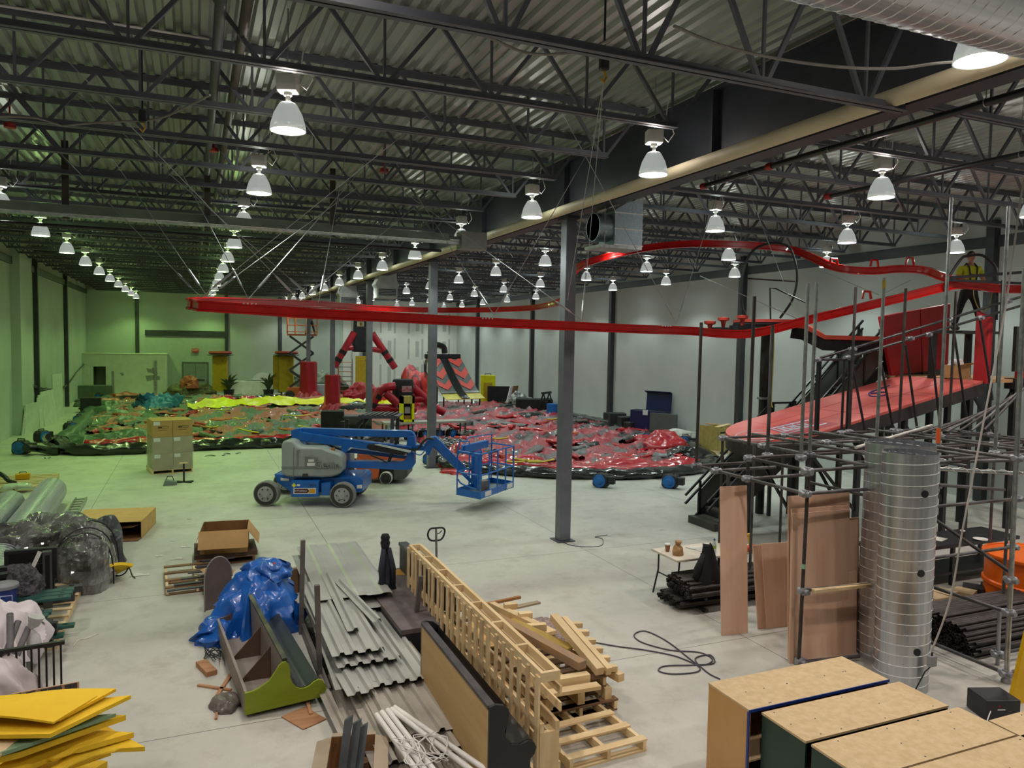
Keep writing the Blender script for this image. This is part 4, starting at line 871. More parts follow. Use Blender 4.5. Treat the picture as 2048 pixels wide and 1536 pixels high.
# ---- yellow foam sheets
fw = [G(0, 1415, .95), G(0, 1450, .9)]
def foam(label, px, zs, th, mat=FO, bend=.0, name='foam_sheet'):
    """sheet from four picture corners at given heights"""
    cs = [G(x, y, z) for (x, y), z in zip(px, zs)]
    m = sheet(cs, lambda u, v: bend*math.sin(PI*u)*(1-.3*v), 12, 8); ob = m.build(name, mat, solid=th); return tag(ob, label, 'foam', 'yellow foam sheets')
FOD = pm('sage_green_foam', '#7f9a78', '#6f8b6a', rough=.7)
foam('uppermost curled yellow foam sheet', [(-180, 1440), (107, 1446), (195, 1393), (-60, 1400)], (1.0, .98, .98, 1.0), .018, bend=.05)
foam('second yellow foam sheet with a pointed right corner', [(-160, 1450), (120, 1440), (232, 1380), (-20, 1405)], (.96, .95, .97, .97), .03, bend=.06)
foam('long yellow foam sheet, third from the top, blunt right end', [(-200, 1476), (100, 1472), (262, 1394), (0, 1420)], (.92, .9, .9, .92), .035)
foam('sage green foam sheet between the yellow ones', [(-150, 1560), (60, 1490), (232, 1430), (0, 1450)], (.8, .83, .82, .84), .03, FOD)
foam('yellow foam sheet with clipped corner under the green one', [(-160, 1560), (40, 1510), (252, 1435), (60, 1440)], (.72, .75, .75, .78), .05)
foam('yellow foam sheet pointing right, lower middle', [(-60, 1580), (120, 1512), (268, 1470), (100, 1460)], (.62, .62, .62, .66), .05)
foam('bright yellow foam triangle jutting furthest right', [(40, 1600), (140, 1506), (290, 1498), (210, 1455)], (.5, .55, .54, .6), .045)
foam('lower yellow foam sheet under the triangle', [(-100, 1640), (60, 1560), (222, 1505), (60, 1490)], (.38, .42, .42, .46), .06)
foam('lowest yellow foam sheet of the stack', [(-100, 1680), (100, 1600), (215, 1530), (60, 1520)], (.2, .24, .24, .28), .08)
foam('bottom yellow foam slab on the floor', [(-160, 1700), (160, 1660), (200, 1560), (0, 1530)], (.08, .08, .08, .08), .12)
foam('cream foam scrap tucked in the left of the stack', [(-80, 1500), (0, 1512), (40, 1476), (-40, 1470)], (.85, .82, .84, .86), .02, pm('cream_foam', '#e0c69c', rough=.8))
# floor litter
LIT = pm('paper_scrap', '#d4d2c8', '#bdbab0', rough=.9)
for k, (px, py, s) in enumerate(((280, 1150, .16), (372, 1094, .1), (318, 1112, .07), (232, 1102, .05), (352, 1118, .12), (345, 1082, .05), (378, 1038, .05), (930, 1090, .05), (1300, 1087, .04), (300, 930, .12), (1322, 1060, .06))):
    p = G(px, py); tag(sheet([p+V((-s, -s*.4, .006)), p+V((s, -s*.5, .006)), p+V((s*.8, s*.6, .006)), p+V((-s*.9, s*.4, .006))], lambda u, v: .012*math.sin(u*6+k)*v, 6, 4).build('paper_scrap', LIT, solid=.002), '%s scrap of white litter on the bare floor' % ['largest, by the foam panel,', 'second, beside the open carton,', 'third, near the wrapped bundle,', 'tiny, right of the wrapped bundle,', 'crumpled, left of the open carton,', 'tiny, left behind the carton,', 'faint, behind the carton,', 'tiny, right of the loop handle,', 'tiny, left of the folding table,', 'flat, near the wrapped pallet,', 'tiny, beyond the folding table,'][k], 'litter', 'litter on the floor')
tag(MB().path(catmull([G(147, 1292, .008), G(157, 1280, .01), G(175, 1276, .008), G(196, 1267, .008)], 5), .008, 6).build('white_string', WT), 'piece of white string lying on the floor in the aisle', 'string')
# extension cord on floor
CORD = pm('purple_grey_cord', '#4a4450', '#3c3742', rough=.6)
cp = [(1165, 1280), (1230, 1292), (1290, 1300), (1350, 1312), (1400, 1330), (1425, 1320), (1400, 1305), (1340, 1300), (1285, 1285), (1268, 1270), (1290, 1262), (1330, 1280), (1370, 1310), (1400, 1340), (1350, 1348), (1318, 1342), (1330, 1332), (1390, 1330), (1428, 1326), (1420, 1310), (1390, 1318), (1415, 1345), (1440, 1358)]
tag(MB().path(catmull([G(x, y, .012) for x, y in cp], 6), .009, 6).build('extension_cord', CORD, smooth=SM), 'looped dark extension cord lying on the bare floor', 'cord')
tag(MB().path(catmull([G(x, y, .01) for x, y in ((1120, 1082), (1150, 1092), (1200, 1092), (1205, 1078), (1190, 1074), (1215, 1070))], 5), .007, 5).build('floor_cable', CORD), 'thin cable curled around the base of the nearest column', 'cable')
# ================================================================ right side: pipe frame, ramp, stairs, red rail
pf = thing('play_structure', 'large unfinished play frame of clamped grey pipes at right', 'frame', (9.4, 8.0, 0))
PR = .024
def fpipe(a, b, mat=PIPE_M, r=PR, name='pipe'): return MB().tube(V(a), V(b), r, 10).build(name, mat, pf, smooth=SM, world=True)
cl0 = None
def clamp(p, vert=True):
    """tee fitting: a sleeve on the post with two side sockets"""
    global cl0
    if cl0 is None:
        m = MB(); m.lathe([(.037, -.05), (.04, -.045), (.04, .045), (.037, .05)], n=12); m.tube((-.085, 0, 0), (.085, 0, 0), .034, 10); m.tube((0, -.085, 0), (0, .085, 0), .034, 10)
        cl0 = m.build('clamp', CLAMP, pf, smooth=SM); o = cl0
    else: o = cl0.copy(); C.objects.link(o)
    o.parent = pf; o.location = V(p)-pf.location; return o
ZA, ZC = 2.59, 2.29
XS = [7.33, 8.46, 9.82, 11.22, 12.6, 13.9]; YS = [7.39, 8.5, 9.5, 10.5]
# net level
for i, y in enumerate(YS):
    x0 = XS[0] if i in (0, 1) else XS[1]
    fpipe((x0, y, ZA), (14.2 if i else 9.0, y, ZA), DARKPIPE if i % 2 else PIPE_M)
for i, x in enumerate(XS):
    fpipe((x, 7.39 if i == 0 else 7.0, ZA), (x, 8.52 if i == 0 else 10.6, ZA), PIPE_M if i % 3 else DARKPIPE)
    for y in YS:
        if i == 0 and y > 8.6: continue
        clamp((x, y, ZA))
for y in (7.95, 9.0, 10.0): fpipe((8.46, y, ZA-.05), (14.0, y, ZA-.05), DARKPIPE)
for x in (9.1, 10.5, 11.9, 13.2): fpipe((x, 7.2, ZA+.05), (x, 10.5, ZA+.05), PIPE_M)
# left lower bay
fpipe((7.31, 7.39, 0), (7.35, 7.39, ZA+.06), DARKPIPE); fpipe((7.31, 7.39, ZC), (7.31, 9.72, ZC)); fpipe((7.31, 9.69, ZC), (8.4, 9.69, ZC), DARKPIPE); fpipe((7.31, 7.39, ZC), (8.5, 7.36, ZC)); fpipe((7.31, 8.5, ZC), (8.46, 8.5, ZC))
fpipe((7.31, 9.2, ZC), (8.46, 9.2, ZC)); fpipe((7.31, 8.92, 0), (7.31, 8.92, ZC), PIPE_M)
for p in ((7.31, 7.39, ZC), (7.31, 9.69, ZC), (7.31, 8.5, ZC), (7.31, 9.2, ZC), (7.33, 7.39, ZA-.02)): clamp(p)
fpipe((7.36, 7.36, 1.02), (8.6, 7.2, 1.02)); clamp((7.34, 7.38, 1.0)); fpipe((7.34, 7.36, .06), (8.2, 7.22, .06)); clamp((7.34, 7.38, .06))
fpipe((8.46, 8.5, 0), (8.46, 8.5, ZA), DARKPIPE); fpipe((8.46, 9.7, 0), (8.46, 9.7, ZA), PIPE_M); fpipe((8.46, 10.5, 0), (8.46, 10.5, ZA), DARKPIPE)
MB().lathe([(.0255, 1.3), (.0255, 1.36)], n=12, c=(7.325, 7.39, .0)).build('green_tape', pm('mint_tape', '#8fc3a4', rough=.5), pf, world=True)
# uprights above the net (top heights read from the picture)
ups = [((7.31, 9.69, ZC), 4.55, DARKPIPE), ((7.33, 8.52, ZC), 4.9, DARKPIPE), ((7.75, 8.6, ZA), 4.5, PIPE_M), ((8.1, 8.3, ZA), 5.1, GALV), ((8.46, 8.5, ZA), 5.15, GALV), ((11.52, 10.6, ZA), 5.34, DARKPIPE), ((9.82, 8.5, ZA), 5.28, GALV), ((12.6, 10.4, ZA), 5.35, DARKPIPE), ((11.22, 8.5, ZA), 6.63, GALV), ((14.0, 10.4, ZA), 5.35, DARKPIPE), ((11.5, 7.75, ZA), 6.4, GALV)]
for (x, y, z), zt, m in ups:
    p = fpipe((x, y, z), (x+.01, y, zt), m, .026, 'upright'); clamp((x, y, z))
MB().tube((9.83, 8.5, 5.12), (9.83, 8.5, 5.24), .028, 10).build('yellow_tape', pm('yellow_tape', '#c9b93a', rough=.5), pf, world=True)
# posts below the net
for x, y, m in ((9.41, 7.39, PIPE_M), (9.82, 10.5, DARKPIPE), (11.22, 8.5, PIPE_M), (11.22, 10.5, DARKPIPE), (12.6, 8.5, PIPE_M), (12.6, 10.5, DARKPIPE), (11.5, 7.5, PIPE_M)):
    fpipe((x, y, 0), (x, y, ZA), m)
fpipe((9.44, 6.06, 0), (9.36, 6.06, 5.2), GALV, .03, 'upright')
MB().lathe([(.06, 0), (.06, .03), (.034, .09)], n=14, c=(9.44, 6.06, 0)).build('base_flange', CLAMP, pf, world=True)
for z in (.12, 1.32, .9, 2.86): clamp((9.42, 6.06, z))
fpipe((9.42, 6.06, .12), (9.42, 9.5, .12)); fpipe((9.42, 6.06, .9), (9.42, 7.4, .9)); fpipe((9.42, 6.06, .9), (11.6, 6.06, .9)); fpipe((9.42, 6.06, .12), (9.7, 6.06, .12), PIPE_M)
fpipe((9.42, 7.39, 1.2), (11.5, 7.39, 1.2)); fpipe((9.41, 7.39, 1.95), (11.5, 7.36, 1.95)); fpipe((9.41, 7.39, 1.95), (9.44, 6.06, 1.4), DARKPIPE); fpipe((9.41, 7.39, 1.95), (9.41, 9.5, 1.95), DARKPIPE); fpipe((9.41, 7.39, 2.3), (11.22, 7.39, 2.1))
for p in ((9.41, 7.39, 1.2), (9.41, 7.39, 1.95), (11.5, 7.39, 1.2), (11.5, 7.36, 1.95), (9.42, 7.4, .9), (9.42, 7.4, .12), (11.22, 8.5, 1.95)): clamp(p)
fpipe((9.36, 6.06, 2.86), (9.36, 8.5, 2.86)); fpipe((9.36, 6.06, 2.86), (12, 6.1, 2.86)); fpipe((9.4, 6.9, 2.72), (12, 6.9, 2.72), PIPE_M); fpipe((9.0, 7.39, ZA+.02), (11, 6.06, ZA+.2), PIPE_M)
fpipe((9.85, 6.45, 0), (9.83, 6.45, .78), CLAMP); clamp((9.84, 6.45, .15)); fpipe((9.84, 6.45, .15), (11.5, 6.45, .15))
# white wrapped pipe
fpipe((8.6, 7.15, 2.62), (10.9, 6.4, 2.5), GALV, .027)
ps = []
for i in range(90):
    t_ = i/89; c_ = V((8.7, 7.12, 2.62)).lerp(V((10.8, 6.43, 2.505)), t_); a = t_*2*PI*11; ps.append(c_+V((0, math.cos(a)*.031, math.sin(a)*.031)))
MB().path(ps, .007, 4).build('white_wrap', WT, pf, world=True)
MB().tube((11.2, 8.5, 2.66), (11.2, 8.5, 2.9), .034, 10).build('orange_tape', pm('orange_tape', '#e2632a', rough=.5), pf, world=True)
fpipe((9.5, 8.6, ZA+.05), (13.5, 10.4, ZA+.09), pm('white_pipe', '#cfd0c8', rough=.4))
# loose pipes leaning on the net at right
for k in range(7):
    a = V((11.9+.16*k, 9.6-.12*k, 2.66+.02*k)); fpipe(a, a+V((2.0, .1*k, .3+.07*k)), PIPE_M if k % 2 else DARKPIPE, .022)
# inclined gantry in front of the ramp
GY = 10.72
def gy(x, y, Y=GY): return onY(x, y, Y)
gp = [(gy(1704, 697), gy(2060, 588)), (gy(1700, 714), gy(2060, 606)), (gy(1633, 719), gy(1698, 719)), (gy(1640, 716, 11.0), gy(1704, 697))]
for a, b_ in gp: fpipe(a, b_, BLACK, .026, 'gantry_pipe')
for x, y in ((1633, 719), (1696, 715), (1705, 698), (1820, 677), (1856, 669), (1902, 640), (1960, 636), (2015, 603)): clamp(gy(x, y))
for (x0, y0), (x1, y1) in (((1636, 722), (1634, 862)), ((1641, 722), (1640, 862)), ((1689, 718), (1690, 862)), ((1699, 718), (1699, 862))):
    a = gy(x0, y0); fpipe(a, V((a.x, GY, ZA)), BLACK, .024, 'gantry_leg')
for (x0, y0), (x1, y1) in (((1703, 722), (1730, 862)), ((1757, 700), (1788, 866)), ((1811, 690), (1834, 856)), ((1860, 674), (1880, 850)), ((1905, 645), (1935, 846)), ((1960, 640), (1985, 800))):
    fpipe(gy(x0, y0), gy(x1, y1), BLACK, .024, 'gantry_leg')
# ---- red ramp
SL = .21; RX0, RX1, RY0, RY1 = 10.67, 16.0, 11.1, 13.3
def rz_(x): return 2.40+SL*(x-RX0)
RPAD = pm('red_ramp_vinyl', '#cc615b', '#c25650', rough=.45, scale=2); RPADD = pm('red_wall_vinyl', '#a81a24', '#9c1620', rough=.5)
rp = thing('padded_ramp', 'long red padded ramp with rounded low end and lettering', 'ramp', (13, 12.2, 0))
cx, cy, rr = RX0+.25, (RY0+RY1)/2, (RY1-RY0)/2
def out(x, y): return V((x, y, rz_(x)))
arc = [(cx+.35-rr*.95*math.sin(a), cy+rr*math.cos(a)) for a in [PI*i/16 for i in range(17)]]
def slab(poly, top, th, name, mat, gap=.0):
    m = MB(); n_ = len(poly); k = m.pts([out(x, y)+V((0, 0, top)) for x, y in poly]+[out(x, y)+V((0, 0, top-th)) for x, y in poly])
    m.q(*[k+i for i in range(n_)]); m.q(*[k+n_+i for i in range(n_)][::-1])
    for i in range(n_): j = (i+1) % n_; m.q(k+i, k+j, k+n_+j, k+n_+i)
    return m.build(name, mat, rp, world=True)
xe = cx+.35
# panels of the mat: tip + grid
slab([(x, y) for x, y in arc], 0, .06, 'tip_pad', RPAD)
yb = [RY0, RY0+.75, RY0+1.47, RY1]; xb_ = [xe, 12.7, 14.4, RX1]
for i in range(3):
    for j in range(3):
        g_ = .008; slab([(xb_[i]+g_, yb[j]+g_), (xb_[i+1]-g_, yb[j]+g_), (xb_[i+1]-g_, yb[j+1]-g_), (xb_[i]+g_, yb[j+1]-g_)], 0, .06, 'mat_panel', RPAD)
full = arc+[(RX1, RY0), (RX1, RY1)]
slab(full, -.055, .26, 'under_frame', pm('ramp_skirt_dark', '#241f1f', '#2f2a29', rough=.7))
# lettering and loop mark on the tip
LET = pm('pale_lettering', '#d8dce6', '#b9bfd0', rough=.5); LRED = pm('dull_red_print', '#b0404a', rough=.5)
ring = [out(cx-.38+.23*math.cos(a), cy-.25+.30*math.sin(a))+V((0, 0, .004)) for a in [2*PI*i/24 for i in range(24)]]
MB().path(ring, .012, 5, closed=True).build('loop_mark', LET, rp, world=True)
ring2 = [out(cx-.36+.38*math.cos(a), cy-.2+.52*math.sin(a))+V((0, 0, .003)) for a in [.5+4.6*i/24 for i in range(25)]]
MB().path(ring2, .008, 5).build('loop_mark', LET, rp, world=True)
slab([(cx-.1, cy-.85), (cx+1.0, cy-.95), (cx+1.15, cy+.05), (cx+.1, cy+.1)], .003, .003, 'print_field', LRED)
def stroke(pts):
    m = MB(); m.path([out(x, y)+V((0, 0, .006)) for x, y in pts], .016, 5); m.build('letter_stroke', LET, rp, world=True)
bx, by = cx+.1, cy-.1
for k in range(7):        # slanted brush lettering, unreadable at this distance
    x = bx+.1*k; y = by-.03*k
    stroke([(x, y), (x-.06, y-.3), (x+.03, y-.42)]); 
    if k % 2: stroke([(x+.02, y-.05), (x+.07, y-.35)])
stroke([(bx-.05, by+.08), (bx+.85, by-.12)]); stroke([(bx-.1, by-.55), (bx+.25, by-.6)]); stroke([(bx+.55, by-.62), (bx+.8, by-.66)])
MB().path(catmull([out(14.2, 12.5)+V((0, 0, .01)), out(14.4, 12.3)+V((0, 0, .02)), out(14.2, 12.1)+V((0, 0, .01)), out(14.0, 12.3)+V((0, 0, .01)), out(14.3, 12.6)+V((0, 0, .02)), out(15.0, 12.7)+V((0, 0, .01))], 6), .018, 6).build('purple_strap', pm('purple_strap', '#33235e', rough=.7), rp, world=True)
for x in (11.3, 12.6, 13.9, 15.2):
    for y in (RY0+.25, RY1-.25): MB().box(x-.05, x+.05, y-.05, y+.05, 0, rz_(x)-.3).build('leg', BLACK, rp, world=True)
    MB().bar((x, RY0+.25, .3), (x, RY1-.25, rz_(x)-.5), .05, .05).build('brace', BLACK, rp, world=True)
for x in (11.3, 12.6, 13.9): MB().bar((x, RY0+.25, rz_(x)-.45), (x+1.3, RY0+.25, .8), .05, .05).build('brace', BLACK, rp, world=True)
# red wall pads
w1 = thing('wall_pads', 'pair of tall red vinyl wall pads standing at the upper ramp', 'pad', (16.6, 13.35, 3.4))
q = [onY(x, y, 13.3) for x, y in ((1761, 633), (1841, 618), (1902, 607), (1897, 737), (1845, 744), (1783, 752))]
for a, b_, c_, d_ in ((q[0], q[1], q[4], q[5]), (q[1], q[2], q[3], q[4])):
    m = MB(); g_ = V((.012, 0, 0)); pt = [a+g_, b_-g_, c_-g_, d_+g_]; m.hexa([p for p in pt]+[p+V((0, .1, 0)) for p in pt]); m.build('pad', RPADD, w1, world=True, bevel=.015)
w2 = tag(MB().hexa([V((15.95, 11.05, 3.45)), V((16.05, 11.0, 3.45)), V((16.12, 11.35, 3.5)), V((16.0, 11.38, 3.5)), V((15.95, 11.05, 4.9)), V((16.05, 11.0, 4.9)), V((16.12, 11.35, 5.05)), V((16.0, 11.38, 5.05))]).build('end_pad', RPADD, bevel=.02), 'narrow red end pad standing at the right end of the ramp', 'pad')
# upper platform with dark walls, carton, man
up = thing('launch_platform', 'dark upper platform tower behind the red pads', 'platform', (17.2, 12.2, 0))
DKP = pm('dark_olive_panel', '#2d2f2c', '#34362f', rough=.6)
MB().box(16.02, 18.9, 11.4, 13.7, 3.45, 3.53).build('lower_deck', pm('plywood_deck', '#b78c62', '#a67c55', rough=.7), up, world=True)
MB().box(16.3, 18.6, 13.45, 14.2, 4.6, 4.68).build('upper_deck', BLACK, up, world=True); MB().box(15.9, 17.2, 11.6, 12.4, 4.56, 4.62).build('upper_deck', BLACK, up, world=True)
MB().box(17.6, 20.0, 11.5, 11.58, 3.7, 4.75).build('side_wall', DKP, up, world=True); MB().box(17.6, 20.0, 11.4, 11.5, 3.55, 3.7).build('red_trim', RPADD, up, world=True); MB().box(17.4, 20.0, 11.35, 11.6, 3.3, 3.55).build('edge_beam', BLACK, up, world=True)
for k in range(6):
    x = 16.1+.42*k; MB().box(x, x+.05, 13.7, 13.75, 3.5, 4.8).build('curtain_post', BLACK, up, world=True)
MB().box(16.1, 18.2, 13.75, 13.78, 3.5, 5.0).build('back_wall', pm('corrugated_grey_green', '#55594c', '#484c41', rough=.6), up, world=True)
for x, y in ((16.1, 11.5), (17.6, 11.5), (18.9, 11.5), (16.1, 13.6), (18.9, 13.6), (17.15, 12.35), (15.98, 12.38)): MB().box(x-.06, x+.06, y-.06, y+.06, 0, 4.56 if y > 12.3 and x < 17.3 else 3.45).build('post', BLACK, up, world=True)
for a, b_ in (((16.1, 11.5, 3.3), (17.3, 11.5, 2.0)), ((17.6, 11.5, 3.3), (16.6, 11.5, 2.2)), ((18.9, 11.5, 3.3), (17.9, 11.5, 1.6))): MB().bar(a, b_, .06, .06).build('brace', BLACK, up, world=True)
# guard arch near the man
fa = [dep for dep in ((1897, 555), (1922, 518), (1936, 512), (1965, 511), (1990, 533), (1994, 560), (1993, 640))]
MB().path(catmull([atD(x, y, 16.4) for x, y in fa], 5), .03, 8).build('guard_arch', BLACK, up, world=True, smooth=SM)
MB().bar(atD(1893, 556, 15.8), atD(2200, 533, 15.8), .07, .06).build('guard_rail', BLACK, up, world=True); MB().bar(atD(1893, 560, 15.8), atD(2200, 574, 15.8), .05, .05).build('guard_rail', BLACK, up, world=True)
for x in (1893, 2006): MB().tube(atD(x, 560, 15.8), V((atD(x, 560, 15.8).x, atD(x, 560, 15.8).y, 3.5)), .03, 8).build('guard_post', BLACK, up, world=True)
c_ = atD(1912, 734, 17.3)
o = thing('open_carton', 'small open carton with white packing on the upper platform', 'box', (c_.x, c_.y, 3.53), .2); MB().box(-.25, .25, -.2, .2, 0, .3).build('body', CARD, o); MB().hexa([(-.25, -.2, .3), (.25, -.2, .3), (.28, -.32, .36), (-.25, -.32, .34), (-.25, -.2, .31), (.25, -.2, .31), (.28, -.32, .37), (-.25, -.32, .35)]).build('flap', CARD, o); heap((0, 0, .28), .2, .15, .15, 41, 8, .5, 24, 8).build('packing', WHC, o)
# ---- stairs
st = thing('steel_stairs', 'black steel staircase with handrails rising behind the red ramp', 'stairs', (12, 14, 0))
TRD = pm('stair_tread_grey', '#5a5850', '#4d4b45', rough=.6)
SY0, SY1 = 13.58, 14.45
def flight(x0, z0, x1, z1, nst):
    for i in range(nst):
        t0 = i/nst; x = lerp(x0, x1, t0); z = lerp(z0, z1, (i+1)/nst)
        MB().box(x, x+(x1-x0)/nst+.03, SY0+.04, SY1-.04, z-.04, z).build('tread', TRD, st, world=True); MB().box(x, x+.012, SY0+.04, SY1-.04, z-(z1-z0)/nst, z-.04).build('riser', pm('riser_dark', '#2a2a28', rough=.6), st, world=True)
    for y in (SY0, SY1-.04):
        MB().hexa([(x0-.05, y, z0-.05), (x1, y, z1-.25), (x1, y+.04, z1-.25), (x0-.05, y+.04, z0-.05), (x0-.05, y, z0+.2), (x1, y, z1+.05), (x1, y+.04, z1+.05), (x0-.05, y+.04, z0+.2)]).build('stringer', BLACK, st, world=True)
        for dz2 in (.95, .75): MB().bar((x0-.35, y+.02, z0+dz2-.28), (x1, y+.02, z1+dz2), .045, .045).build('handrail', BLACK, st, world=True)
        for i in range(4):
            t0 = (i+.1)/3.3; x = lerp(x0, x1, t0); z = lerp(z0, z1, t0); MB().box(x-.025, x+.025, y, y+.045, z+.05, z+.93).build('baluster', BLACK, st, world=True)
        m = MB().hexa([(x0, y+.018, z0+.2), (x1, y+.018, z1+.1), (x1, y+.024, z1+.1), (x0, y+.024, z0+.2), (x0, y+.018, z0+.7), (x1, y+.018, z1+.72), (x1, y+.024, z1+.72), (x0, y+.024, z0+.7)]); m.build('infill_panel', pm('dark_mesh_panel', '#55564f', '#4a4b45', rough=.7), st, world=True)
flight(10.95, 0, 13.05, 1.85, 10); flight(13.75, 1.85, 16.0, 3.95, 11)
MB().box(13.05, 13.75, SY0, SY1, 1.75, 1.85).build('landing', TRD, st, world=True)
for x in (13.08, 13.7):
    for y in (SY0+.03, SY1-.05): MB().box(x-.04, x+.04, y-.03, y+.03, 0, 2.8).build('post', BLACK, st, world=True)
for y in (SY0, SY1-.04): MB().bar((13.05, y+.02, 2.8), (13.75, y+.02, 2.8), .045, .045).build('handrail', BLACK, st, world=True)
MB().box(10.75, 10.97, SY0-.05, SY1+.05, 0, .17).build('bottom_step', pm('bottom_step_dark', '#3a3936', rough=.6), st, world=True)
# ---- red suspended rail
rail = thing('zip_rail', 'glossy red coaster rail hung on cables, looping across the hall', 'rail', (5, 13.2, 4.6))
pathp = [onY(x, y, 13.2) for x, y in ((400, 612), (520, 620), (640, 628), (770, 634), (900, 641), (1020, 647), (1140, 652), (1270, 658), (1380, 662))]
pathp += [atD(*p) for p in ((1440, 667, 15.7), (1490, 668, 15.7), (1540, 660, 15.7), (1590, 647, 15.6), (1640, 634, 15.5), (1720, 615, 15.5), (1800, 596, 15.6), (1860, 581, 15.8), (1910, 570, 16.0), (1950, 571, 16.2), (1990, 577, 16.3), (2060, 579, 16.3), (2260, 582, 15.8))]
up_p = [atD(*p) for p in ((1925, 566, 16.1), (1885, 553, 16.5), (1850, 541, 16.9), (1800, 538, 17.2), (1750, 542, 17.5), (1700, 540, 17.8), (1660, 531, 18.2), (1625, 515, 18.6), (1590, 501, 19), (1540, 494, 19.3), (1470, 489, 19.6), (1380, 488, 20), (1300, 495, 20.3), (1220, 512, 20.6), (1160, 533, 21), (1140, 560, 21.8), (1132, 590, 22.5), (1112, 606, 23.5), (1060, 616, 25), (960, 620, 26), (850, 620, 26), (740, 616, 23), (640, 609, 19), (540, 606, 16), (450, 604, 13.9), (400, 604, 13.0), (378, 607, 12.6))]
prof_ = [(-.055, -.09), (.055, -.09), (.055, -.062), (.03, -.045), (.03, .05), (.055, .062), (.055, .09), (-.055, .09), (-.055, .062), (-.03, .05), (-.03, -.045), (-.055, -.062)]
MB().sweep(catmull(up_p[:-1]+[up_p[-1]]+pathp[:1], 5)[:-3], prof_).build('rail_run', REDR, rail, smooth=SM, world=True)
MB().sweep([up_p[-1]]+catmull(pathp, 6), prof_).build('rail_run', REDR, rail, smooth=SM, world=True)
BOLT = pm('white_bolt', '#d8d8d8', rough=.4)
for x, y in ((500, 611), (975, 640), (1333, 655)):
    pl_ = MB(); c_ = onY(x, y, 13.14)
    for i in range(4): pl_ = MB().lathe([(.014, 0), (.014, -.02)], c_+V((-.1+.065*i, 0, .03)), 8, 'Y').build('splice_bolt', BOLT, rail, world=True)
CABM = pm('steel_cable', '#a9adb0', '#93989b', rough=.35, metal=.6)
anch = [(402, 603, 13.2, ((290, 480), (520, 500))), (415, 602, 13.2, ((330, 470), (585, 470))), (497, 606, 13.2, ((440, 490), (600, 480))), (600, 610, 13.2, ((540, 540), (700, 520))), (637, 615, 13.2, ((560, 540), (662, 470))), (988, 638, 13.2, ((930, 540), (1040, 540))), (1163, 648, 13.2, ((1060, 570), (1170, 560))), (1353, 655, 13.2, ((1240, 560), (1430, 400)))]
for x, y, Y, ends in anch:
    a = onY(x, y-8, Y)
    for ex_, ey_ in ends:
        d = onY(ex_, ey_, Y+random.uniform(-.6, .9))-a; d = d*((8.08-a.z)/d.z)
        if abs(d.x) > 4: d.x = math.copysign(4, d.x)
        b_ = a+d; MB().tube(a, b_, .007, 5).build('cable', CABM, rail, world=True); u = d.normalized()
        MB().path([a+u*.25, a+u*.29, a+u*.6, a+u*.64], [.008, .02, .02, .008], 7).build('turnbuckle', CABM, rail, world=True)
for x, y, D in ((1733, 592, 15.45), (1667, 525, 17.9), (1749, 528, 17.4), (1820, 524, 17.1)):
    c_ = atD(x, y, D); MB().path([c_+V((-.12, 0, -.06)), c_+V((-.09, 0, .09)), c_+V((.09, 0, .09)), c_+V((.13, 0, -.06))], .03, 6).build('bracket', REDR, rail, world=True)
for x0, y0, x1, y1, D in ((1758, 590, 1650, 545, 15.5), (1762, 590, 1822, 560, 15.5), (1600, 640, 1400, 552, 15.6), (1585, 612, 1520, 440, 15.6)):
    a, b_ = atD(x0, y0, D), atD(x1, y1, D+.6); d = b_-a; MB().tube(a, a+d*((8.08-a.z)/d.z) if x1 in (1520,) else b_, .007, 5).build('cable', CABM, rail, world=True)
# station on the round column
sp = atD(1532, 650, 18.6)
sta = thing('launch_station', 'black and red launch station on a round dark column', 'station', (sp.x, sp.y, 0))
MB().tube((0, 0, 0), (0, 0, sp.z-.08), .11, 18).build('column', pm('dark_round_column', '#232524', '#3a3d3c', rough=.3, metal=.4), sta, smooth=SM)
for z in (2.9, 2.35): MB().lathe([(.15, -.03), (.16, -.02), (.16, .02), (.15, .03)], (0, 0, z), 18).build('collar', GALV, sta)
MB().lathe([(.0001, -.08), (.75, -.06), (.8, 0), (.78, .05), (.0001, .06)], (0, 0, sp.z), 24).build('deck', BLACKF, sta, smooth=SM)
MB().lathe([(.74, .05), (.8, .05), (.8, .12), (.74, .12), (.74, .05)], (0, 0, sp.z), 24).build('red_rim', pm('coral_rim', '#c8453a', rough=.5), sta)
for x, y in ((1420, 645), (1447, 638), (1485, 634)):
    c_ = atD(x, y, 17.6)-sta.location; MB().lathe([(.03, -.25), (.06, -.06), (.13, -.03), (.14, .03), (.0001, .05)], c_, 14).build('bumper', pm('coral_rim', '#c8453a'), sta)
    MB().box(c_.x-.25, c_.x+.25, c_.y-.15, c_.y+.15, c_.z-.3, c_.z-.2).build('bumper_base', BLACKF, sta)
MB().path(catmull([atD(x, y, 18.4)-sta.location for x, y in ((1494, 636), (1484, 610), (1483, 570), (1490, 530), (1508, 500), (1540, 487), (1575, 492), (1588, 515), (1594, 545), (1592, 575), (1582, 605), (1560, 636))], 5), .03, 8).build('hoop', BLACK, sta, smooth=SM)
MB().path([atD(x, y, 18.2)-sta.location for x, y in ((1541, 640), (1540, 576), (1552, 577), (1617, 608), (1610, 640))], .02, 6).build('guard_rail', BLACK, sta)
MB().tube(atD(1495, 557, 18.4)-sta.location, atD(1590, 563, 18.4)-sta.location, .02, 6).build('guard_rail', BLACK, sta)
MB().path(catmull([atD(1548, 664, 15.6)-sta.location, atD(1547, 720, 15.7)-sta.location, atD(1543, 800, 15.8)-sta.location, atD(1545, 815, 15.8)-sta.location], 5), .012, 5).build('lanyard', pm('yellow_green_rope', '#a3a53e', rough=.7), sta)
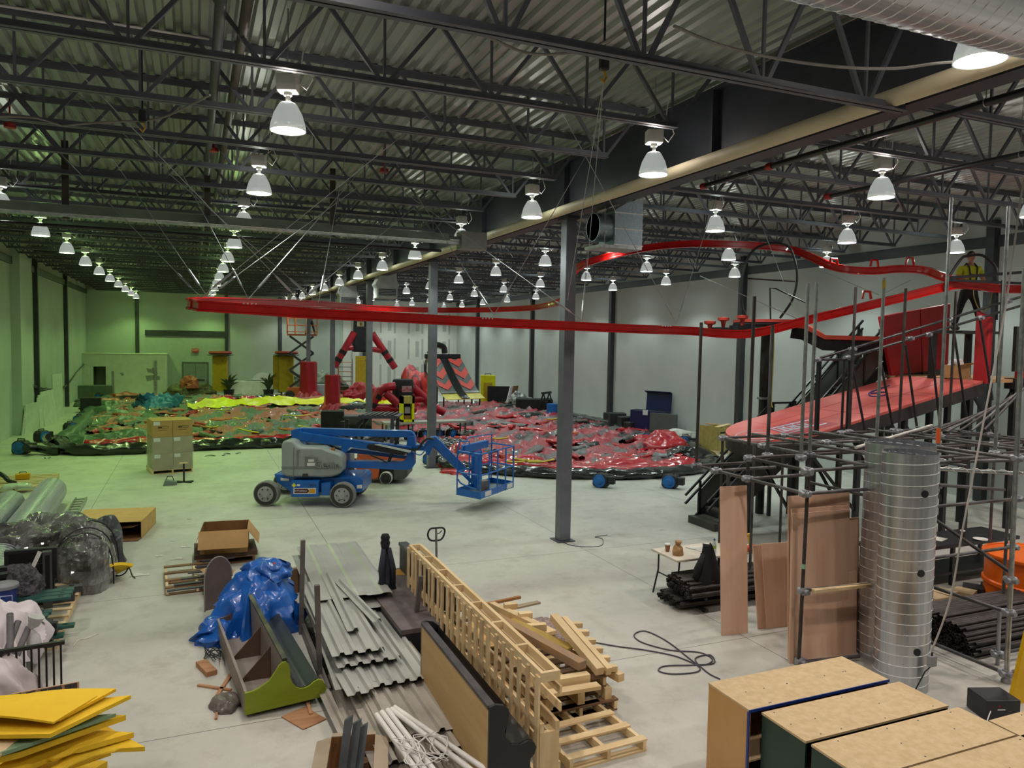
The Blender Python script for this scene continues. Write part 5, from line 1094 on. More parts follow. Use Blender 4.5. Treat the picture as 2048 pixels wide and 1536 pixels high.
# walkway with coral edge
wk = thing('walkway', 'black walkway with a coral padded edge beside the launch station', 'walkway', atD(1650, 680, 18))
wp = [atD(1585, 652, 18.4), atD(1612, 656, 18.2), atD(1650, 676, 18.0), atD(1760, 679, 17.6)]
MB().sweep(wp, [(-.02, -.3), (.6, -.3), (.6, -.03), (-.02, -.03)]).build('deck', BLACKF, wk, world=True); MB().sweep([p+V((0, 0, .02)) for p in wp], [(-.06, -.05), (.66, -.05), (.66, .05), (-.06, .05)]).build('padded_edge', pm('coral_pad', '#d9543f', rough=.5), wk, world=True)
# ---- man in yellow shirt
def person(P0, rz, label, shirt_c, trs_c, hair_c, harness=True):
    o = thing('person', label, 'person', P0, rz); sx_ = shirt_c.strip('#')
    SKIN = pm('skin', '#b98268', '#a8725a', rough=.55)
    SHIRT = pm('shirt_'+sx_, shirt_c, rough=.8, bump=.15, bscale=14); TRS = pm('trousers_'+sx_, trs_c, rough=.85); HAIR = pm('hair_'+sx_, hair_c, rough=.8)
    verts, edges, rad = [], [], []
    def chain(pts, start=None):
        prev = start
        for p, r in pts:
            verts.append(p); rad.append(r); k = len(verts)-1
            if prev is not None: edges.append((prev, k))
            prev = k
        return prev
    def skin(name, mat, segs, root):
        verts.clear(); edges.clear(); rad.clear(); segs()
        me = bpy.data.meshes.new(name); me.from_pydata(verts, edges, []); ob = bpy.data.objects.new(name, me); C.objects.link(ob); ob.parent = o
        me.materials.append(mat); md = ob.modifiers.new('skin', 'SKIN'); sv = me.skin_vertices[0].data
        for i, r in enumerate(rad): sv[i].radius = r if isinstance(r, tuple) else (r, r)
        sv[root].use_root = True; md.use_smooth_shade = True; s = ob.modifiers.new('sub', 'SUBSURF'); s.levels = s.render_levels = 2; return ob
    # body faces -Y (the camera), looking slightly down; feet apart
    def body():
        pel = chain([((0, 0, .93), (.15, .11)), ((0, .0, 1.08), (.145, .1)), ((0, .01, 1.25), (.165, .11)), ((0, .01, 1.4), (.18, .1)), ((0, .0, 1.47), (.1, .08)), ((0, -.01, 1.53), .055), ((0, -.02, 1.6), .055)])
        for s in (-1, 1):
            chain([((s*.11, 0, .86), .085), ((s*.2, -.01, .48), .062), ((s*.3, .0, .1), .045), ((s*.31, -.1, .035), .04), ((s*.32, -.18, .03), .03)], 0)
            chain([((s*.2, .01, 1.4), .065), ((s*.30, -.02, 1.16), .05), ((s*.2, -.22, 1.06), .036), ((s*.14, -.27, 1.07), .028)], 3)
    skin('body', SKIN, body, 0)
    def shirt():
        chain([((0, 0, .98), (.165, .125)), ((0, .0, 1.1), (.16, .12)), ((0, .01, 1.25), (.18, .125)), ((0, .01, 1.4), (.19, .115)), ((0, .0, 1.465), (.11, .09))])
        for s in (-1, 1): chain([((s*.2, .01, 1.4), .078), ((s*.28, -.015, 1.23), .068)], 3)
    skin('shirt', SHIRT, shirt, 0)
    def trs():
        chain([((0, 0, 1.0), (.165, .125)), ((0, 0, .9), (.165, .125))])
        for s in (-1, 1): chain([((s*.11, 0, .82), .1), ((s*.2, -.01, .48), .076), ((s*.3, .0, .12), .06)], 1)
    skin('trousers', TRS, trs, 0)
    # head
    hd = MB(); 
    def hf(u, v):
        a = u*2*PI; e = (v-.5)*PI; r = .1
        x, y, z = math.cos(e)*math.sin(a)*.078, -math.cos(e)*math.cos(a)*.098, math.sin(e)*.118
        if z < 0: x *= 1+z*2.2; y *= 1+z*1.2
        fy = -y/.098
        if fy > .75 and abs(x) < .022: y -= .022*max(0, 1-abs(z+.012)/.035)*(1-abs(x)/.022)      # nose
        if fy > .6 and .012 < abs(x) < .05 and 0 < z < .03: y += .008                               # eye sockets
        return V((x, y-.02, z+1.67))
    h_ = hd.grid(hf, 32, 24).build('head', SKIN, o, smooth=True)
    for s in (-1, 1):
        MB().lathe([(.0001, -.009), (.009, 0), (.0001, .009)], (s*.03, -.103, 1.685), 8).build('eye', pm('dark_eye', '#1a1412', rough=.4), h_)
        MB().box(s*.03-.017, s*.03+.017, -.115, -.104, 1.702, 1.708).build('eyebrow', HAIR, h_)
        MB().lathe([(.0001, -.012), (.02, 0), (.0001, .012)], (s*.082, -.015, 1.67), 10, 'X').build('ear', SKIN, h_)
    MB().box(-.024, .024, -.112, -.1, 1.612, 1.62).build('mouth', pm('lips', '#7d4a40', rough=.6), h_)
    MB().grid(lambda u, v: V((math.cos(v*PI/2*1.05)*math.sin(u*2*PI)*.086, -math.cos(v*PI/2*1.05)*math.cos(u*2*PI)*.106-.016+.012*(1-v), max(math.sin(v*PI/2)*.125+1.675, 1.675+.065*max(0, math.cos(u*2*PI))))), 24, 10).build('hair', HAIR, h_, smooth=True)
    # hands: palm and five fingers each, gripping at the waist
    for s in (-1, 1):
        hm = MB(); c_ = V((s*.115, -.285, 1.075)); hm.path([c_+V((s*.03, .02, 0)), c_, c_+V((-s*.04, -.015, .0))], [.026, .034, .03], 10)
        for k in range(4):
            zz = .026-.018*k; L = (.03, .034, .032, .025)[k]; hm.path([c_+V((-s*.035, -.015, zz)), c_+V((-s*(.045+L*.6), -.03, zz)), c_+V((-s*(.05+L*.5), -.012+.0, zz-.004)), c_+V((-s*(.04+L*.2), .006, zz-.004))], [.0095, .009, .008, .006], 7)
        hm.path([c_+V((s*.01, -.01, .03)), c_+V((-s*.01, -.035, .045)), c_+V((-s*.035, -.045, .035))], [.011, .01, .007], 7)
        hm.build('hand', SKIN, o, smooth=True)
    HN = pm('black_harness_webbing', '#16161a', rough=.7)
    hr = MB()
    for s in (-1, 1): hr.path([(s*.085, .1, 1.45), (s*.09, .0, 1.515), (s*.09, -.12, 1.42), (s*.075, -.145, 1.25), (s*.06, -.14, 1.08)], .018, 6)
    hr.build('harness_strap', HN, o); MB().path([(.175*math.sin(a), -.138*math.cos(a), 1.07) for a in [2*PI*i/20 for i in range(20)]], .022, 6, closed=True).build('belt', HN, o); MB().path([(-.07, -.15, 1.25), (.07, -.15, 1.25)], .015, 6).build('chest_strap', HN, o)
    if harness: MB().path(catmull([(.0, -.16, 1.05), (.0, -.2, .75), (.12, -.25, .45), (.28, -.25, .5), (.36, -.25, .8), (.38, -.25, 1.0)], 6), .011, 5).build('lanyard', pm('lanyard_yellow', '#b5ad5a', rough=.7), o)
    for s in (-1, 1): MB().path([(s*.3, .05, .06), (s*.305, -.04, .06), (s*.315, -.15, .05), (s*.32, -.2, .045)], [.045, .052, .05, .035], 10).build('boot', pm('black_boot', '#121214', rough=.6), o, smooth=True)
base = atD(1935, 640, 17.0)
person(V((base.x, base.y, 4.62)), -YAW, 'person in yellow shirt, dark trousers and harness standing on the upper platform', '#b7c21e', '#15161a', '#1d1512')
# hanging white rope at far right
rp_ = [atD(2046, 370, 8.9), atD(2030, 480, 8.9), atD(2010, 620, 8.9), atD(1987, 740, 8.8), atD(1960, 880, 8.7), atD(1925, 1060, 8.6), atD(1900, 1200, 8.6), atD(1862, 1305, 8.6)]
d_ = rp_[0]+(rp_[0]-rp_[1])*3; d_.z = 7.2
tag(MB().path(catmull([d_]+rp_, 5), .012, 6).build('hanging_rope', pm('grey_rope', '#b2ada8', '#9b9691', rough=.8)), 'pale rope hanging down in front of the pipe frame', 'rope')
o = thing('control_box', 'small grey control box hanging on the pale rope by the ducts', 'switch', atD(1863, 1332, 8.6)); MB().box(-.05, .05, -.03, .03, 0, .12).build('case', pm('grey_box', '#8b8d8f', rough=.5), o, bevel=.006); MB().path([(0, 0, 0), (-.1, 0, -.05), (-.2, .05, -.3)], .008, 5).build('cable', BLACK, o); MB().lathe([(.012, .12), (.012, .16)], n=8).build('gland', BLACK, o)
# orange tube section and clutter inside the frame
o = thing('tube_section', 'big orange plastic tube section standing inside the pipe frame', 'tube', (12.62, 7.75, 0)); MB().lathe([(.68, .02), (.7, .02), (.7, .36), (.73, .38), (.73, .43), (.7, .45), (.7, .82), (.74, .83), (.74, .88), (.68, .88), (.68, .02)], n=40).build('shell', pm('orange_plastic', '#e86a12', '#df5f0c', rough=.35), o, smooth=SM); MB().lathe([(.745, .84), (.745, .87)], n=40).build('rim_band', MATS['orange_plastic'], o)
o = thing('work_bench', 'long black work bench covered with small things inside the pipe frame', 'bench', (12.2, 9.3, 0)); MB().box(-1.4, 1.9, -.35, .4, .7, .76).build('top', BLACK, o)
for x in (-1.3, .2, 1.8):
    for y in (-.28, .33): MB().box(x-.03, x+.03, y-.03, y+.03, 0, .7).build('leg', BLACK, o)
MB().box(-1.3, 1.8, -.3, .35, .2, .24).build('shelf', BLACK, o)
for k, (x, y, nm, lab) in enumerate(((.2, 0, 'paper', 'white paper sheet on the black work bench'), (.75, -.05, 'cup', 'brown paper cup on the black work bench'), (.9, -.3, 'plate', 'white plate on the black work bench'))):
    p = V((12.2+x, 9.3+y, .761))
    if nm == 'cup': oo = thing('paper_cup', lab, 'cup', p); MB().lathe([(.03, 0), (.042, .11)], n=14).build('body', pm('cup_brown', '#4a3024', rough=.6), oo); MB().lathe([(.044, .11), (.044, .125), (.036, .13)], n=14).build('lid', WT, oo)
    elif nm == 'plate': tag(MB().lathe([(.0001, 0), (.09, 0), (.13, .02), (.125, .022), (.0001, .006)], p, 20).build('plate', WT), lab, 'plate')
    else: tag(MB().cbox(p+V((0, 0, .003)), (.3, .2, .004), .3).build('paper_sheet', LIT), lab, 'paper')
tag(heap((11.2, 9.0, .0), .4, .4, .5, 51, 4, .35, 40, 14).build('black_bag', BLACKF), 'black bag on the floor beside the work bench', 'bag'); tag(heap((11.0, 9.4, .9), .22, .2, .25, 52, 5, .35, 30, 10).build('red_jacket', pm('red_cloth', '#b82a35', rough=.8)), 'red and black jacket heaped near the work bench', 'jacket')
tag(MB().box(10.7, 11.35, 8.9, 9.5, 0, .88).build('tool_cart', BLACK, bevel=.03), 'dark tool cart with a red jacket on top, behind the ducts', 'cart')
for k in range(5):
    p = V((10.9+.35*k, 8.2+.1*(k % 2), 0)); tag(MB().cbox(p+V((0, 0, .13)), (.32, .3, .26), .2*k).build('small_carton', pm('beige_bag', '#b29a78', '#a08968', rough=.85) if k < 3 else BLACK), '%s small carton on the floor behind the big pipe stack' % ['leftmost beige', 'second beige', 'third beige', 'fourth black', 'rightmost black'][k], 'box', 'small cartons in the frame')
# folding table with things
ft = thing('folding_table', 'white folding table with clutter beside the left pipe bundles', 'table', (7.12, 9.85, 0)); TW, TL = 1.8, .75
MB().box(0, TW, 0, TL, .7, .74).build('top', pm('white_table_plastic', '#cfc6b6', '#c3baa9', rough=.6), ft, bevel=.01)
for x in (.1, TW-.1):
    MB().path([(x, .08, .7), (x-.02 if x < 1 else x+.02, .08, .4), (x-.08 if x < 1 else x+.08, .06, .0)], .015, 6).build('leg', BLACK, ft); MB().path([(x, TL-.08, .7), (x, TL-.08, .4), (x-.08 if x < 1 else x+.08, TL-.06, 0)], .015, 6).build('leg', BLACK, ft); MB().tube((x, .08, .35), (x, TL-.08, .35), .012, 6).build('cross_tube', BLACK, ft)
p = G(1335, 1103, .74); o = thing('paper_cup', 'brown coffee cup with white lid on the folding table', 'cup', p); MB().lathe([(.032, 0), (.044, .115)], n=14).build('body', pm('coffee_sleeve', '#8b5f45', rough=.7), o, smooth=SM); MB().lathe([(.047, .115), (.047, .13), (.038, .137)], n=14).build('lid', WT, o)
p = G(1356, 1110, .74); o = thing('paper_bag', 'crumpled brown paper bag on the folding table', 'bag', p); heap((0, 0, 0), .085, .07, .17, 61, 8, .3, 30, 12).build('bag_body', pm('brown_paper', '#a9865c', '#95734c', rough=.9), o); MB().lathe([(.02, .15), (.06, .22), (.05, .24)], n=9).build('bag_neck', MATS['brown_paper'], o)
p = V((7.56, 9.76, .74)); o = thing('black_coat', 'black coat draped over the near side of the folding table', 'coat', p)
def coat(u, v):
    x = (u-.5)*lerp(.14, .52, min(1, v*1.3)); z = lerp(.28, -.46, v)+.03*math.cos(u*9)*v; y = -.06-.12*v**.5+.05*math.cos(u*12)*v-.08*math.sin(u*PI); return V((x, y, z))
MB().grid(coat, 28, 18).build('coat_front', BLACKF, o, solid=.03, smooth=SM)
MB().path([(-.08, -.12, .12), (-.22, -.14, -.1), (-.26, -.12, -.38)], [.05, .06, .045], 9).build('sleeve', BLACKF, o, smooth=True)
MB().path([(.08, -.05, .12), (.1, .06, .05), (.05, .12, .02)], [.05, .06, .045], 9).build('collar', BLACKF, o, smooth=True)
p = G(1428, 1106, .74); o = thing('water_bottle', 'clear water bottle with blue cap on the folding table', 'bottle', p); MB().lathe([(.036, 0), (.038, .02), (.038, .15), (.014, .2), (.014, .22)], n=14).build('body', pm('clear_bottle', '#b9c9c4', rough=.15), o, smooth=SM); MB().lathe([(.016, .215), (.016, .24)], n=12).build('cap', BLU, o); MB().lathe([(.0385, .08), (.0385, .13)], n=14).build('label_band', pm('green_label', '#8fae4a', rough=.5), o)
for k, (x, y, dx, dy) in enumerate(((1405, 1098, .3, .2), (1390, 1096, .2, .25), (1418, 1100, .22, .18))):
    tag(MB().cbox(G(x, y, .744)+V((0, 0, .004*k)), (dx, dy, .003), .4*k).build('paper_sheet', LIT), ['white printed sheet on the folding table, largest', 'white sheet under the others on the folding table', 'white sheet nearest the bottle on the folding table'][k], 'paper', 'papers on the folding table')
p = G(1500, 1098, .74); o = thing('drill_case', 'orange red power tool with yellow grip on the folding table', 'tool', p+V((-.05, -.1, 0))); MB().box(-.12, .12, -.06, .06, 0, .09).build('body', pm('tool_red', '#d2432a', rough=.45), o, bevel=.02); MB().bar((-.02, 0, .08), (-.08, 0, .3), .04, .05).build('grip', pm('tool_yellow', '#e0b02a', rough=.5), o)
# ================================================================ middle of the hall: lifts, inflatables, pallets
def lettering(txt, size, mat, parent, org, xax, zax, depth=.003, name='lettering'):
    """flat raised letters; xax = writing direction, zax = letter height direction, world space"""
    cu = bpy.data.curves.new('txt', 'FONT'); cu.body = txt; cu.size = size; cu.extrude = depth; cu.align_x = 'CENTER'; cu.align_y = 'CENTER'
    ob = bpy.data.objects.new('txt', cu); C.objects.link(ob); bpy.context.view_layer.update()
    me = bpy.data.meshes.new_from_object(ob.evaluated_get(bpy.context.evaluated_depsgraph_get())); bpy.data.objects.remove(ob)
    x, z = V(xax).normalized(), V(zax).normalized(); n_ = x.cross(z)
    m = MX(((x.x, z.x, n_.x, org[0]), (x.y, z.y, n_.y, org[1]), (x.z, z.z, n_.z, org[2]), (0, 0, 0, 1)))
    me.transform(pm_of(parent).inverted() @ m); me.materials.clear(); me.materials.append(mat)
    o = bpy.data.objects.new(name, me); C.objects.link(o); o.parent = parent; return o
class Side:
    """draw side profiles on upright planes parallel to a machine's flank"""
    def __init__(s, p0, yaw, par): s.x = V((math.cos(yaw), math.sin(yaw), 0)); s.y = V((-math.sin(yaw), math.cos(yaw), 0)); s.p = V(p0); s.par = par
    def at(s, px, py, off=0.): return onP(px, py, s.p+s.y*off, s.y)
    def ext(s, pts, o0, o1, name, mat, bevel=0, ref=0., smooth=False):
        ps = [s.at(a, b, ref) for a, b in pts]; n_ = len(ps); m = MB()
        k = m.pts([p+s.y*(o0-ref) for p in ps]+[p+s.y*(o1-ref) for p in ps]); m.q(*[k+i for i in range(n_)]); m.q(*[k+n_+i for i in range(n_)][::-1])
        for i in range(n_): j = (i+1) % n_; m.q(k+i, k+j, k+n_+j, k+n_+i)
        return m.build(name, mat, s.par, world=True, bevel=bevel, smooth=smooth)
BLUE = pm('boom_lift_blue', '#0d63b8', '#0a59aa', rough=.35, coat=.2); CGREY = pm('grey_plastic_cover', '#9aa09e', '#8f9593', rough=.4)
TYRE = pm('grey_tyre', '#8a8a86', '#75756f', rough=.8); TYRD = pm('dark_tyre_wall', '#33332f', '#3f3f3a', rough=.8); RIM = pm('grey_wheel_rim', '#a4a6a4', '#8f9190', rough=.5)
wl, wr = G(531, 1013), G(684, 1016); yaw = math.atan2(wr.y-wl.y, wr.x-wl.x)
bl = thing('boom_lift', 'blue articulated boom lift with grey covers and a lowered basket', 'lift', wl, yaw)
S = Side(wl, yaw, bl)
def wheel(c, r, w, axis, par, name='wheel', white=False):
    m = MX(((axis.x, 0, -axis.y, 0), (axis.y, 0, axis.x, 0), (0, 1, 0, 0), (0, 0, 0, 1)))
    def part(pf, nm, mt, pr):
        mm = MB(); k = []
        for rr, z in pf:
            k.append(mm.pts([c+axis*z+(V((-axis.y, axis.x, 0))*math.cos(a)+V((0, 0, 1))*math.sin(a))*rr for a in [2*PI*i/28 for i in range(28)]]))
        for a, b_ in zip(k, k[1:]):
            for i in range(28): j = (i+1) % 28; mm.q(a+i, a+j, b_+j, b_+i)
        mm.q(*[k[0]+i for i in range(28)]); mm.q(*[k[-1]+i for i in range(28)]); return mm.build(nm, mt, pr, world=True, smooth=SM)
    t_ = part([(r*.9, -w/2), (r*.985, -w/2+.015), (r, -w/2+.05), (r, w/2-.05), (r*.985, w/2-.015), (r*.9, w/2)], name, WT if white else TYRE, par)
    part([(r*.62, -w/2-.006), (r*.9, -w/2-.004), (r*.9, w/2+.004), (r*.62, w/2+.006)], 'side_wall', TYRD, t_)
    part([(r*.3, -w/2-.02), (r*.58, -w/2-.012), (r*.62, -w/2-.012), (r*.62, w/2+.01)], 'rim', RIM if not white else BLACK, t_)
    part([(r*.12, -w/2-.05), (r*.26, -w/2-.045), (r*.28, -w/2), (r*.28, w/2)], 'hub', RIM if not white else DARKPIPE, t_)
    if not white:
        for i in range(6):
            a = i*PI/3; p = c+axis*(-w/2-.02)+(V((-axis.y, axis.x, 0))*math.cos(a)+V((0, 0, 1))*math.sin(a))*r*.42; MB().tube(p, p-axis*.02, .018, 6).build('lug_nut', TYRD, t_, world=True)
wc = S.at(531, 988); WR = wc.z
for px, py, off in ((531, 988, .12), (684, 990, .12)): 
    c_ = S.at(px, py, 0)+S.y*off; wheel(V((c_.x, c_.y, WR)), WR, .25, S.y, bl)
for px in (531, 684):
    c_ = S.at(px, 988, 0)+S.y*1.62; wheel(V((c_.x, c_.y, WR)), WR, .25, S.y, bl)
S.ext([(540, 952), (575, 955), (650, 960), (715, 958), (721, 965), (720, 988), (712, 990), (575, 990), (545, 968)], .3, 1.45, 'chassis', BLUE, .02)
S.ext([(582, 962), (637, 962), (637, 994), (582, 994)], .0, .3, 'battery_box', BLUE, .012)
S.ext([(641, 968), (660, 966), (660, 992), (641, 992)], .05, .3, 'side_bracket', BLUE, .01)
S.ext([(590, 956), (650, 956), (655, 962), (585, 962)], .4, 1.3, 'slew_ring', BLACK)
cov = [(559, 944), (559, 892), (562, 884), (570, 882), (580, 882), (586, 887), (592, 894), (599, 896), (625, 896), (642, 897), (655, 903), (668, 907), (678, 911), (682, 918), (682, 943), (677, 950), (660, 956), (640, 957), (585, 957), (570, 955), (562, 951)]
cv = S.ext(cov, .12, .62, 'turret_cover', CGREY, .05, smooth=SM); S.ext(cov, 1.02, 1.55, 'turret_cover', CGREY, .05, smooth=SM)
S.ext([(560, 935), (682, 935), (682, 938.5), (560, 938.5)], .108, .13, 'cover_groove', pm('cover_groove', '#7b817f', rough=.5)); S.ext([(584, 897), (585.5, 897), (584.5, 956), (583, 956)], .112, .13, 'cover_seam', MATS['cover_groove'])
S.ext([(607, 915), (632, 916), (632, 934), (607, 934)], .105, .13, 'label_recess', MATS['cover_groove']); 
for q in (((614, 920), (626, 920), (626, 925), (614, 925)), ((612, 927), (628, 927), (628, 933.5), (612, 933.5))): S.ext(q, .098, .11, 'paper_label', WT)
S.ext([(590, 902), (597, 901), (597, 904), (593.5, 905), (594, 932), (590, 933)], .105, .13, 'grip_recess', MATS['cover_groove']); S.ext([(603, 949), (613, 949), (614, 956), (602, 956)], .09, .13, 'latch', TYRD)
S.ext([(656, 900), (662, 899), (663, 905), (655, 905)], .3, .38, 'beacon', pm('amber_beacon', '#c07a35', rough=.4))
lettering('Genie', .26, pm('embossed_cover', '#8b918f', rough=.4), bl, S.at(654, 930, .1), S.x, (0, 0, 1), .012)
S.ext([(587, 976), (632, 976), (632, 987.5), (587, 987.5)], -.006, .0, 'decal', WT); S.ext([(589, 977.5), (615, 977.5), (619, 981.7), (615, 986), (589, 986)], -.009, -.006, 'decal_field', pm('maroon_print', '#5a2330', rough=.5)); S.ext([(619.5, 978), (630.5, 978), (630.5, 986), (617, 986), (620, 981.7)], -.009, -.006, 'decal_field', pm('amber_print', '#e0a315', rough=.5))
lettering('BATTLEFIELD', .055, WT, bl, S.at(601, 981.8, -.012), S.x, (0, 0, 1), .001); lettering('48731', .07, BLACK, bl, S.at(626, 970.5, -.004), S.x, (0, 0, 1), .001)
S.ext([(588, 966), (592.5, 970.5), (588, 975), (583.5, 970.5)], -.006, .0, 'warning_diamond', pm('warning_yellow', '#e3de3c', rough=.5)); S.ext([(594, 968.5), (600, 968.5), (600, 972), (594, 972)], -.006, 0, 'paper_label', WT); S.ext([(554, 960), (571, 962), (571, 966), (554, 965)], .28, .3, 'paper_label', WT); S.ext([(709, 975), (719, 974), (719, 981), (709, 981)], .26, .3, 'paper_label', WT)
# boom arms (their own depth inside the machine)
B0, B1 = .66, .98
S.ext([(581, 862), (586, 859), (600, 857), (603, 866), (598, 884), (607, 894), (593, 894), (584, 884)], B0-.04, B1+.04, 'pivot_link', BLUE, .01, ref=.6)
S.ext([(596, 857), (700, 860), (818, 863), (825, 867), (828, 874), (812, 876), (700, 874), (597, 870)], B0+.05, B1-.05, 'upper_arm', BLUE, .01, ref=.6)
S.ext([(814, 873), (828, 873), (830, 892), (822, 897), (812, 893)], B0, B1, 'end_link', BLUE, .01, ref=.6)
S.ext([(598, 863), (625, 868), (735, 884), (822, 894), (824, 900), (808, 909), (735, 899), (598, 882)], B0-.06, B0+.2, 'main_boom', BLUE, .01, ref=.6)
S.ext([(683, 888), (692, 881), (702, 893), (692, 905), (683, 904)], B0-.1, B0-.05, 'gusset_plate', BLUE, .004, ref=.6); S.ext([(596, 863), (618, 867), (626, 875), (618, 883), (598, 881)], B0-.085, B0-.05, 'gusset_plate', BLUE, .004, ref=.6)
S.ext([(736, 889), (750, 887), (824, 898), (808, 910), (742, 899), (735, 895)], B0-.16, B0-.07, 'cable_chain', BLACK, .006, ref=.6); S.ext([(750, 888), (760, 887), (824, 900), (821, 904)], B0-.19, B0-.16, 'chain_guard', pm('pale_guard', '#cfd6d8', rough=.4), ref=.6)
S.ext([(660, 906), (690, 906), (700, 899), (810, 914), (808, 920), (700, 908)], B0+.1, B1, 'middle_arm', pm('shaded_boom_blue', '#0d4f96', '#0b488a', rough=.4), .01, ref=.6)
S.ext([(682, 924), (745, 924), (803, 926), (812, 917), (812, 906), (828, 905), (828, 930), (822, 939), (812, 941), (684, 936)], B0, B1, 'lower_arm', BLUE, .01, ref=.6)
S.ext([(684, 905), (690, 905), (690, 960), (684, 960)], B0, B1, 'mast_plate', BLUE, ref=.6)
MB().tube(S.at(776, 928, .75), S.at(797, 872, .75), .04, 10).build('lift_cylinder', BLACK, bl, world=True); MB().path(catmull([S.at(740, 910, .6), S.at(760, 918, .6), S.at(775, 926, .6)], 4), .02, 6).build('hose', BLACK, bl, world=True)
MB().path(catmull([S.at(820, 900, .6), S.at(836, 898, .55), S.at(845, 885, .55), S.at(856, 877, .55), S.at(868, 879, .55)], 5), .03, 8).build('hose', BLACK, bl, world=True); MB().path(catmull([S.at(822, 903, .6), S.at(840, 910, .55), S.at(850, 900, .55), S.at(858, 888, .55)], 5), .016, 6).build('hose', BLUE, bl, world=True)
S.ext([(824, 892), (842, 890), (848, 894), (848, 902), (826, 902)], B0, B1-.08, 'jib_bracket', BLUE, .01, ref=.6); S.ext([(848, 890), (858, 876), (870, 874), (876, 880), (878, 888), (866, 893), (858, 912), (852, 910), (849, 900)], B0, B1-.08, 'jib_knuckle', BLUE, .012, ref=.6)
# basket geometry on its own corners
ba, bb_, bc = G(914, 990, .36), G(960, 999, .36), G(1026, 975, .36); bd = ba+bc-bb_
ctr = (ba+bb_+bc+bd)/4
j0 = S.at(868, 886, .75); j1 = ba.lerp(bd, .5)+V((0, 0, .12)); jd = (j1-j0)
MB().bar(j0+jd*.05+V((0, 0, .08)), j0+jd*.72+V((0, 0, .08)), .2, .2).build('jib_arm', BLUE, bl, world=True, bevel=.01); MB().bar(j0+V((0, 0, -.06)), j1, .14, .09).build('jib_link', BLUE, bl, world=True, bevel=.01); MB().tube(j0+jd*.1-V((.02, 0, .0)), j0+jd*.8, .03, 8).build('jib_cylinder', BLACK, bl, world=True)
bk = MB(); H3 = V((0, 0, 1)); f_ = [ba, bb_, bc, bd]
MB().hexa([p for p in f_]+[p+H3*.04 for p in f_]).build('basket_floor', pm('tread_plate', '#8d989c', '#7b868a', rough=.4, metal=.6, bump=.3, bscale=50), bl, world=True)
for i in range(4):
    a, b_ = f_[i], f_[(i+1) % 4]; MB().bar(a+H3*.09, b_+H3*.09, .03, .16).build('toe_board', BLUE, bl, world=True)
    for z in (1.1, .58): MB().tube(a+H3*z, b_+H3*z, .02, 8).build('basket_rail', BLUE, bl, world=True, smooth=SM)
    nn = 4 if i == 1 else (3 if i == 3 else 1)
    for k in range(nn): p = a.lerp(b_, k/max(1, nn)); MB().tube(p, p+H3*1.1, .02, 8).build('basket_post', BLUE, bl, world=True, smooth=SM)
p = ba.lerp(bd, .5); MB().bar(p+H3*.05+(ctr-p)*.15, p+H3*1.0+(ctr-p)*.15, .3, .12, (ctr-p)).build('basket_column', BLUE, bl, world=True, bevel=.01)
MB().hexa([(p+(ctr-p)*.1+(bd-ba)*s+H3*z) for z in (.9, 1.15) for s in (-.35, .35)]+[(p+(ctr-p)*.3+(bd-ba)*s+H3*z) for z in (.9, 1.2) for s in (-.35, .35)]) if False else None
MB().bar(ba.lerp(bd, .15)+H3*1.12, ba.lerp(bd, .85)+H3*1.12, .12, .2).build('control_panel', BLUE, bl, world=True, bevel=.02)
MB().path(catmull([ba+H3*.62, ba+H3*1.0, ba.lerp(bb_, .2)+H3*1.08, ba.lerp(bb_, .8)+H3*1.04, ba.lerp(bb_, .9)+H3*.95, ba.lerp(bb_, .9)+H3*.3, ba.lerp(bb_, .75)+H3*.24, ba.lerp(bb_, .2)+H3*.3, ba.lerp(bb_, .05)+H3*.4], 4), .02, 8).build('gate_frame', BLUE, bl, world=True, smooth=SM)
MB().path([ba+H3*1.1, ba.lerp(bb_, .1)+H3*1.35, ba.lerp(bb_, .5)+H3*1.38, ba.lerp(bb_, .6)+H3*1.1], .018, 8).build('guard_loop', BLUE, bl, world=True); MB().path([bd+H3*1.1, bd+H3*1.35, bd.lerp(ba, .7)+H3*1.38, bd.lerp(ba, .9)+H3*1.12], .018, 8).build('guard_loop', BLUE, bl, world=True)
for a, b_, t0 in ((bb_, bc, .12), (bb_, bc, .78)):
    p = a.lerp(b_, t0); q = a.lerp(b_, t0+.18); n_ = V((0, 0, 1)).cross(b_-a).normalized()*-.02; MB().hexa([p+n_+H3*.03, q+n_+H3*.03, q+n_*1.2+H3*.03, p+n_*1.2+H3*.03, p+n_+H3*.15, q+n_+H3*.15, q+n_*1.2+H3*.15, p+n_*1.2+H3*.15]).build('basket_label', WT, bl, world=True)
tag(MB().cbox(ctr+H3*.18+V((-.1, -.1, 0)), (.25, .2, .26), .4).build('tool_box', pm('grey_maroon_box', '#8a8f8d', '#5a3a3c', rough=.5), bevel=.01), 'small grey and maroon box standing in the blue lift basket', 'box')
# ---- orange forklift behind
fo = G(772, 969); fk = thing('forklift', 'orange forklift with white tyres and black overhead guard behind the boom lift', 'forklift', fo, yaw)
F = Side(fo, yaw, fk); ORA = pm('forklift_orange', '#c85f34', '#b8532b', rough=.5)
F.ext([(690, 958), (690, 934), (706, 928), (716, 908), (764, 911), (766, 930), (812, 908), (816, 928), (814, 938), (790, 937), (758, 936), (754, 960)], .1, 1.1, 'body', ORA, .03)
F.ext([(786, 938), (815, 938), (814, 954), (806, 960), (787, 961)], .08, 1.12, 'counterweight', pm('counterweight_grey', '#4c4d4b', '#3e3f3d', rough=.6), .03)
F.ext([(755, 948), (762, 939), (780, 938), (789, 946), (790, 962), (754, 962)], .2, 1.0, 'wheel_arch', BLACK)
c_ = F.at(771.5, 956.5); wheel(c_+F.y*.1, c_.z, .2, F.y, fk, white=True); wheel(c_+F.y*1.1, c_.z, .2, F.y, fk, white=True)
